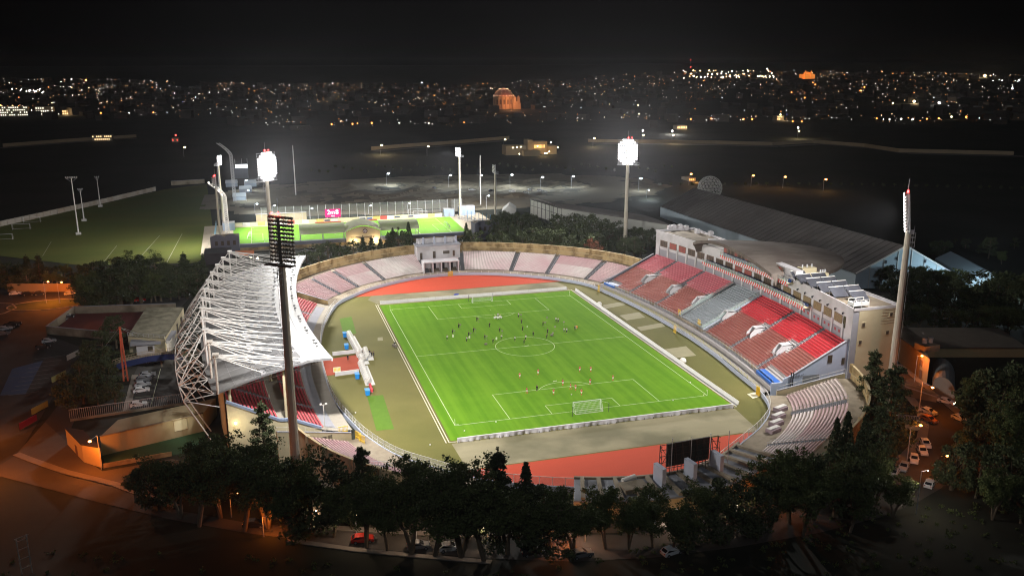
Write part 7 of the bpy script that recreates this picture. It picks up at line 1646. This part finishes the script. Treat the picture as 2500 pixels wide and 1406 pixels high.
street_lamp(219, 1076, 8, 'orange street lamp on a tall post by the ochre kiosk', 'orange street lamps', base=(248, 1146), power=5000)
street_lamp(-70, 1085, 9, 'orange street lamp at the left road junction', 'orange street lamps', power=8000)
street_lamp(-45, 985, 9, 'orange street lamp added out of view at the left edge of the dark car park', 'orange street lamps', power=3500)  # unseen lamp added to deepen the orange glow at the left
street_lamp(2240, 869, 7.5, 'orange lamp on the roof edge of the ochre house', 'orange street lamps', power=1600)
street_lamp(2277, 945, 8, 'orange street lamp over the right road before the barrel shed', 'orange street lamps', base=(2243, 1005), power=1500)
street_lamp(2248, 1037, 8, 'orange street lamp by the steel gate', 'orange street lamps', base=(2214, 1125), power=600)
street_lamp(2298, 1113, 6, 'orange lamp shining through the dark trees on the right', 'orange street lamps', power=1200)
street_lamp(106, 688, 8, 'orange street lamp over the parked cars at the far left', 'orange street lamps', power=12000); street_lamp(139, 689, 8, 'pale street lamp beside the orange one at the far left', 'orange street lamps', power=2500)
street_lamp(560, 1205, 5, 'orange lamp hidden in the left front trees', 'orange street lamps', power=500, r=.1); street_lamp(1900, 1170, 6, 'orange lamp hidden behind the right front trees', 'orange street lamps', power=700, r=.1); street_lamp(1150, 1225, 6, 'orange lamp hidden behind the middle front trees', 'orange street lamps', power=700, r=.1); street_lamp(640, 1262, 4, 'orange lamp over the lower road behind the front trees', 'orange street lamps', power=900, r=.1); street_lamp(1365, 1290, 4, 'pale lamp over the lower road behind the middle front trees', 'orange street lamps', power=900, r=.1)
street_lamp(2250, 1150, 9, 'unseen pale lamp added over the bend of the right road', 'orange street lamps', (1, .88, .76), 1700, m_warm, r=.12)  # tiny lantern, lamp added for neutral light on the bend
for i, (px, py) in enumerate(((770, 1240), (868, 1250), (1015, 1262), (1180, 1265), (1430, 1262), (1650, 1240), (1800, 1225))):  # unseen lamps added to brighten the lower road
    street_lamp(px, py, 5, 'unseen lamp added in the crowns to light the lower road, %s from the left' % nth(i), 'lamps added over the lower road', (1, .72, .5), 650, m_warm, r=.1, arm=.8, armdir=-1.5)
q = P(567, 1046, 4); t = thing('wall_lamp', 'bright white wall lamp on the cream end wall of the covered stand', 'wall lamp', (q.x, q.y, 4)); b = MB(); x_, y_ = -84.2, -50.9; b.ball((x_, y_, 6.2), .25); b.build('lantern', m_warm, t); b = MB(); b.beam((x_, -50.4, 6.4), (x_, y_, 6.3), .1); b.build('bracket', m_steel, t); t.location = (0, 0, 0); t.location = (0, 0, 0)
for c in t.children: c.location = ROOT[t]
lamp('wall_light', (x_, y_-1.3, 6.0), 420, (1, .88, .6), None, .15)
for i, (px, py, h, p_) in enumerate(((943, 424, 9, 9000), (1095, 428, 9, 8000), (1170, 428, 9, 7000), (1245, 427, 10, 9000), (1320, 433, 9, 8000), (1395, 431, 9, 8000), (1187, 478, 8, 3000), (1560, 436, 9, 4000), (1579, 464, 6, 5000), (621, 498, 5, 2500), (664, 502, 5, 2500), (899, 502, 5, 0), (755, 509, 6, 0), (994, 496, 6, 0), (596, 440, 8, 6000), (600, 465, 7, 5000))):
    street_lamp(px, py, h, 'cold white lamp round the dirt track, %s from the left' % nth(sorted([943, 1095, 1170, 1245, 1320, 1395, 1187, 1560, 1579, 621, 664, 899, 755, 994, 596, 600]).index(px)), 'white lamps round the dirt track', COOL, p_, m_cool, r=.9 if py < 440 else .6)
for i, (px, py) in enumerate(((1683, 425), (1835, 429), (1913, 432), (2012, 438))): street_lamp(px, py, 8, 'orange lamp in the dark fields behind the great shed, %s from the left' % nth(i), 'orange lamps behind the great shed', (1, .5, .15), 2500, m_sod, r=.8)
for i, (px, py) in enumerate(((1448, 338), (1568, 330), (1641, 330), (1948, 320), (1230, 256+85), (928, 355), (1042, 358), (447, 360))): street_lamp(px, py, 9, 'warm lamp along the far road, %s from the left' % nth(sorted([1448, 1568, 1641, 1948, 1230, 928, 1042, 447]).index(px)), 'warm lamps along the far road', (1, .75, .4), 14000 if i in (0, 2, 3, 5) else 0, m_warm, r=1.0)
# grandstand house beyond the dirt track at the left
t = thing('race_control', 'small lit control tower beyond the left end of the dirt track', 'building', tuple(P(590, 436))); q = vec(ROOT[t]); b = MB(); b.ab((q.x-5, q.y, 0), (q.x+5, q.y+6, 8)); b.build('wall', M('tower_grey', (.2, .21, .25), .8), t); b = MB(); b.ab((q.x-4, q.y-.2, 8), (q.x+5, q.y+3, 10.5)); b.build('lit_panel', M('panel_white_lit', (.9, .95, 1), em=2.), t); b = MB()
for x in (-4, 1, 5): b.tube((q.x+x, q.y, 8), (q.x+x, q.y, 15), .12)
b.build('antenna', m_wsteel, t)
for i, (px, py) in enumerate(((566, 455), (600, 470), (585, 488), (612, 455))):
    q = P(px, py); t = thing('paddock_tent', 'pale tent in the paddock left of the dirt track, %s from the left' % nth(sorted([566, 600, 585, 612]).index(px)), 'tent', tuple(q), 'paddock tents'); b = MB(); b.ab((q.x-4, q.y-3, 0), (q.x+4, q.y+3, 2.6)); b.build('wall', M('canvas_blue_grey', (.3, .34, .40), .8), t); b = MB(); b.add([(q.x-4.3, q.y-3.3, 2.6), (q.x+4.3, q.y-3.3, 2.6), (q.x+4.3, q.y+3.3, 2.6), (q.x-4.3, q.y+3.3, 2.6), (q.x-4, q.y, 4.6), (q.x+4, q.y, 4.6)], [(0, 1, 5, 4), (2, 3, 4, 5), (0, 4, 3), (1, 2, 5)]); b.build('roof', M('canvas_white', (.55, .58, .62), .8), t)

# ------------------------------------------------------------------ the far town
def far(px, py):
    "where the sight line meets the rising land"
    d = ray(px, py); h = math.hypot(d.x, d.y); lo = 350
    r = lo
    while r < 9000:
        x, y = CAM.x+d.x*r/h, CAM.y+d.y*r/h; z = CAM.z+d.z*r/h
        if z < terr(x, y): return x, y, terr(x, y), r
        r *= 1.012
    return None
rnd = random.Random(21)
def townlights(name, n, cols, fn, size=(.16, .36), gain=2.2):
    b = MB(); mats = [M('town_%d' % i, c, em=e*gain) for i, (c, e, w_) in enumerate(cols)]; ws = [w_ for _, _, w_ in cols]; k = 0
    while k < n:
        px, py = fn(); q = far(px, py)
        if not q: 
            k += 1; continue
        x, y, z, r = q; b.cur = rnd.choices(range(len(cols)), ws)[0]; s = r/852*rnd.uniform(*size); b.octa((x, y, z+4+s), s); k += 1
    o = b.build(name, mats); o['kind'] = 'stuff'; return o
TC = [((1, .9, .8), 6, 3), ((1, .62, .28), 6, 2.4), ((1, .30, .07), 5, 2.6), ((.8, .9, 1), 6, 1.6), ((1, .9, .8), 1.5, 8), ((1, .5, .2), 1.3, 8), ((1, .35, .1), .7, 6), ((.2, .25, 1), 3, .15)]
def horizon(px): return 208-32*sstep(1100, 1750, px)+10*sstep(2100, 2500, px)-14*sstep(700, 100, px)
def f_town():
    while True:
        px = rnd.uniform(-20, 2520); h = horizon(px); py = h+abs(rnd.gauss(0, 1))*48
        lim = 292 if px < 500 else (316 if px < 1250 else (300 if px < 1500 else 312))
        if py < lim and not (430 < px < 480 and py < 215): return px, py
def f_row():
    px = rnd.uniform(420, 2450); base = 268+.02*px if px < 600 else (308 if px < 1250 else 296); return px, base+rnd.gauss(0, 5)
def f_band():
    px = rnd.uniform(0, 130); return px, rnd.choice([265, 270, 276, 281])+rnd.gauss(0, 1)
townlights('town_lights', 1500, TC, f_town)
townlights('town_lights', 150, TC, f_row)
townlights('apartment_lights', 40, TC[:2]+TC[4:5], f_band, (.3, .6))
townlights('town_lights', 60, [((.85, .95, 1), 7, 1), ((1, .9, .75), 6, 1)], lambda: (rnd.uniform(1660, 1890), rnd.choice([186, 193, 193, 193, 178])+rnd.gauss(0, 1.2)), (.35, .7))
townlights('town_lights', 18, [((1, .93, .85), 6, 1)], lambda: (rnd.uniform(20, 110), 228+rnd.gauss(0, 4)), (.3, .6))
# dim houses of the town
b = MB(); b2 = MB(); hm1 = M('town_house', (.30, .25, .19), .9, (.20, .17, .14), .01)
for k in range(900):
    px, py = f_town(); q = far(px, py+3)
    if not q: continue
    x, y, z, r = q; w_, d_, h = rnd.uniform(9, 22), rnd.uniform(9, 22), rnd.uniform(5, 13); b.box((x, y, z+h/2-1), (w_, d_, h+2), rnd.uniform(0, 1.5))
o = b.build('town_houses', M('town_house_wall', (.09, .075, .06), .9, (.06, .05, .042), .004)); o['kind'] = 'stuff'
def town_glow(px, py, power, col):
    q = far(px, py)
    if q: lamp('town_glow', (q[0], q[1]-12, q[2]+14), power, col, None, 1.)
# brightest lamps, each a thing of its own
BR = [(38, 228, 1.9, 0), (72, 228, 1.9, 0), (210, 201, 1.8, 2), (203, 202, 1.2, 2), (175, 197, 1.2, 0), (165, 272, 1.7, 1), (247, 283, 1.5, 2), (375, 281, 1.4, 2), (430, 340, 1.9, 4), (316, 282, 1.2, 0), (748, 270, 1.4, 5), (810, 311, 1.8, 2), (861, 311, 1.8, 2), (873, 308, 1.3, 2), (908, 309, 2., 2), (812, 207, 1.3, 3), (1030, 206, 1.4, 3), (975, 308, 1.3, 0), (1047, 308, 1.2, 0), (1133, 307, 1.4, 2), (1060, 238, 1.3, 2), (1558, 263, 1.6, 1), (1560, 285, 1.3, 1), (1630, 300, 1.7, 1), (1686, 299, 1.8, 2), (1736, 298, 1.7, 2), (1757, 298, 1.7, 2), (1815, 298, 1.7, 2), (1836, 298, 1.7, 2), (1569, 328, 2., 0), (1641, 329, 2.2, 0), (1738, 187, 1.5, 3), (1711, 193, 1.5, 3), (1765, 193, 1.4, 3), (1873, 172, 1.4, 0), (1686, 167, 1.3, 4), (1686, 148, 1., 4), (2068, 184, 1.8, 0), (2386, 190, 2.3, 1), (2404, 190, 2.6, 1), (2417, 193, 2., 1), (2446, 202, 1.6, 0), (2231, 255, 2.8, 1), (2292, 258, 2.6, 0), (2313, 265, 1.6, 0), (2475, 277, 2.3, 3), (2488, 275, 1.6, 3), (2471, 222, 1.6, 3), (2487, 201, 1.5, 3), (2110, 218, 1.5, 2), (2100, 227, 1.4, 2), (1990, 212, 1.5, 2), (1984, 206, 1.3, 2), (1919, 231, 1.5, 2), (1932, 231, 1.4, 2), (1891, 231, 1.4, 2), (1964, 244, 1.5, 2), (2140, 296, 1.3, 2), (2171, 299, 1.4, 0), (2199, 298, 1.5, 0), (2228, 298, 1.6, 0), (2262, 298, 1.5, 2), (2291, 297, 1.6, 2), (2322, 293, 1.8, 1), (2358, 294, 2., 2), (1948, 320, 2., 0), (1935, 303, 1.3, 2), (1957, 305, 1.3, 2), (1905, 287, 1.8, 1), (2179, 257, 1.5, 1)]
BMAT = [M('bright_white', (1, .95, .88), em=14), M('bright_warm', (1, .75, .4), em=14), M('bright_orange', (1, .28, .05), em=10), M('bright_cool', (.82, .92, 1), em=14), M('bright_red', (1, .05, .04), em=9), M('bright_blue', (.15, .15, 1), em=7)]
CN = ['white', 'warm yellow', 'orange', 'cold white', 'red', 'blue']
BR.sort(); cnt = [0]*6
for px, py, s, c in BR:
    q = far(px, py) or (*column(px, py, 5200)[:2], terr(*column(px, py, 5200)[:2]), 5200)
    x, y, z, r = q; zz = CAM.z+ray(px, py).z*r/math.hypot(ray(px, py).x, ray(px, py).y); zz = max(zz, z+3); rr = r/852*.36*s
    t = thing('town_lamp', 'bright %s light in the distant town, %s of that colour from the left' % (CN[c], nth(cnt[c])), 'light', (x, y, z), 'bright lights of the distant town'); cnt[c] += 1
    b = MB(); b.tube((x, y, z-2), (x, y, zz), rr*.12, n=5); b.build('post', m_dark, t); b = MB(); b.ball((x, y, zz+rr*.8), rr, 8, 6); b.build('lantern', BMAT[c], t)
    if s > 2.1: lamp('town_light', (x, y-rr*2, zz), 16000*s, BMAT[c].node_tree.nodes['Principled BSDF'].inputs['Base Color'].default_value[:3], None, 1.)
# domed church
dq = P(1238, 268); t = thing('domed_church', 'great domed church lit orange in the distant town', 'church', tuple(dq)); cx0, cy0 = dq.x, dq.y+25; m_st = M('church_stone', (.50, .34, .22), .85, (.42, .28, .18), .05); K = 24
b = MB()
for k in range(16):
    a = 2*pi*k/16; b.box((cx0+19.5*cos(a), cy0+19.5*sin(a), 13), (2, 2, 22), a)
b.tube((cx0, cy0, 0), (cx0, cy0, 24), 18.5, n=K); b.tube((cx0, cy0, 23), (cx0, cy0, 25), 20.5, n=K); b.build('drum', m_st, t)
b = MB()
for k in range(16): a = 2*pi*(k+.5)/16; b.box((cx0+18.7*cos(a), cy0+18.7*sin(a), 14), (.6, 3.4, 9), a)
b.build('window', m_frame, t)
b = MB(); prof = [(20, 25), (18.4, 28.5), (15, 32.5), (10.5, 36.), (8.5, 37.2)]
for (r0, z0), (r1, z1) in zip(prof, prof[1:]): b.tube((cx0, cy0, z0), (cx0, cy0, z1), r0, r1, n=K, cap=False)
b.tube((cx0, cy0, 37.2), (cx0, cy0, 38), 8.6, n=K); b.tube((cx0, cy0, 38), (cx0, cy0, 41), 3, n=10); b.build('dome', M('dome_red_stone', (.45, .20, .14), .85), t)
b = MB()
for k in range(20): a = 2*pi*k/20; b.octa((cx0+20*cos(a), cy0+20*sin(a), 25.8), .5); b.octa((cx0+8.8*cos(a), cy0+8.8*sin(a), 38.4), .5)
for k in range(12):
    a = 2*pi*k/12
    for (r0, z0), (r1, z1) in zip(prof, prof[1:]): b.octa((cx0+(r0+r1)/2*cos(a), cy0+(r0+r1)/2*sin(a), (z0+z1)/2+.4), .3)
b.build('light_string', M('string_lights', (1, .6, .35), em=5), t)
for s in (0, 1):
    b = MB(); x = cx0+16+s*9; y = cy0-22+s*4; b.ab((x-2.6, y-2.6, -6), (x+2.6, y+2.6, 23)); b.tube((x, y, 23), (x, y, 26), 2.2, 1., n=8); b.build('tower', m_st, t)
b = MB(); b.ab((cx0+13, cy0-24, -6), (cx0+28, cy0-16, 12)); b.add([(cx0+13, cy0-24.2, 12), (cx0+28, cy0-24.2, 12), (cx0+20.5, cy0-24.2, 16)], [(0, 1, 2)]); b.build('portico', m_st, t)
lamp('church_light', (cx0+3, cy0-46, 14), 48000, (1, .40, .16), None, 1.)
# twin-towered church on the ridge
q = far(1972, 194); t = thing('twin_tower_church', 'orange lit church with two towers on the distant ridge', 'church', (q[0], q[1], q[2])); x, y, z, r = q; k = r/2079; m_or = M('floodlight_glow_stone', (1., .30, .05), em=.75)  # floodlighting put into the stone as its own glow, without lamps
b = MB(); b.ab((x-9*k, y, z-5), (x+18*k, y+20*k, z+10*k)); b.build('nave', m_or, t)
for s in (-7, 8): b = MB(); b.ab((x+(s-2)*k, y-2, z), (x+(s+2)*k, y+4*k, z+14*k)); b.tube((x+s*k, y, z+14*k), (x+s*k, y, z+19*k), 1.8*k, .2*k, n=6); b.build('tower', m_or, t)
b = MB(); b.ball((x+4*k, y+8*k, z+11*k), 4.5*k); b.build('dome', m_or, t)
# long lit house
q = P(1300, 380); t = thing('lit_manor', 'rambling stone house lit by amber lamps in the middle distance', 'building', tuple(q)); m_am = M('manor_stone', (.42, .32, .2), .85, (.34, .25, .16), .1); x, y = q.x, q.y; s = gdist(x, y)/2079
def mb_(px0, px1, h, dy, dz=0, name='wing'):
    b = MB(); b.ab((x+(px0-1300)*s*1.02, y+dy, dz), (x+(px1-1300)*s*1.02, y+dy+14, h)); return b.build(name, m_am, t)
mb_(1240, 1290, 9, 8); mb_(1290, 1302, 14.5, 2, name='tower'); mb_(1300, 1345, 12, 10); mb_(1345, 1366, 8, 6); mb_(1275, 1315, 5, -6, name='terrace')
b = MB()
for k in range(9): b.ab((x+(1312+k*3.2-1300)*s, y+9.9, 6), (x+(1313.6+k*3.2-1300)*s, y+9.99, 9))
b.build('window', M('amber_window', (1, .6, .2), em=1.6), t)
b = MB()
for px, z in ((1250, 8), (1260, 8.4), (1270, 8.6), (1281, 4), (1312, 9), (1315, 3), (1331, 2), (1336, 2), (1342, 3.4), (1346, 12), (1364, 7), (1266, 2)): b.ball((x+(px-1300)*s, y-1, z), .55)
b.build('lamp', M('manor_lamp', (1, .85, .55), em=14), t)
for px, z, p_ in ((1293, 4, 7000), (1325, 5, 4500)): lamp('manor_light', (x+(px-1300)*s, y-5, z), p_, (1, .62, .2), None, .4)
# other lit buildings of the town
for i, (px, py, wpx, hpx, c, lb) in enumerate(((165, 276, 20, 10, 1, 'tiered warm lit building in the distant town at the left'), (250, 340, 40, 12, 1, 'low pale walled house by the far road at the left'), (1905, 290, 18, 10, 1, 'amber walled house near the far road at the right'), (1665, 313, 26, 9, 1, 'pale lit house behind the far road'), (30, 275, 60, 20, 0, 'apartment block with many lit windows at the far left'), (110, 274, 34, 18, 0, 'second apartment block with lit windows at the far left'), (428, 345, 14, 8, 4, 'small building with a red sign in the dark fields at the left'), (1690, 440, 18, 7, 2, 'small amber lit hut in the dark behind the great shed'))):
    q = far(px, py+hpx/2) or (*P2(px, py+hpx/2), 0, gdist(*P2(px, py+hpx/2))); x, y, z, r = q; k = r/2079; t = thing('town_building', lb, 'building', (x, y, z), 'lit buildings of the distant town')
    b = MB(); b.ab((x-wpx/2*k, y, z-2), (x+wpx/2*k, y+12, z+hpx*k)); b.build('wall', M('town_wall', (.38, .31, .22), .85), t); b = MB(); nxw = max(2, int(wpx/4)); nzw = max(1, int(hpx/5))
    for a in range(nxw):
        for e in range(nzw):
            if rnd.random() < .7: b.ab((x+(-wpx/2+wpx*(a+.3)/nxw)*k, y-.3, z+hpx*(e+.3)/nzw*k), (x+(-wpx/2+wpx*(a+.75)/nxw)*k, y-.05, z+hpx*(e+.75)/nzw*k))
    if not b.f: b.ab((x-1, y-.3, z+1), (x+1, y-.05, z+2))
    b.build('window', M('window_%d' % c, [(1, .9, .75), (1, .7, .35), (1, .45, .12), (.8, .9, 1), (1, .08, .05)][c], em=2.2), t)
    if i in (0, 2, 3, 7): lamp('town_light', (x, y-10*k-4, z+hpx*k*.5), 9000*k*k+1500, [(1, .9, .75), (1, .7, .35), (1, .45, .12), (.8, .9, 1), (1, .1, .05)][c], None, .5)
q = column(1686, 148, 5200); t = thing('radio_tower', 'thin radio tower with red lights on the distant ridge', 'tower', (q[0], q[1], terr(q[0], q[1]))); z0 = terr(q[0], q[1]); b = MB()
for a in range(3): b.tube((q[0]+3*cos(a*2.1), q[1]+3*sin(a*2.1), z0-3), (q[0], q[1], q[2]+5), .5, n=5)
b.build('lattice', m_steel, t); b = MB(); b.ball((q[0], q[1], q[2]+4), 2.4); b.build('beacon', BMAT[4], t)
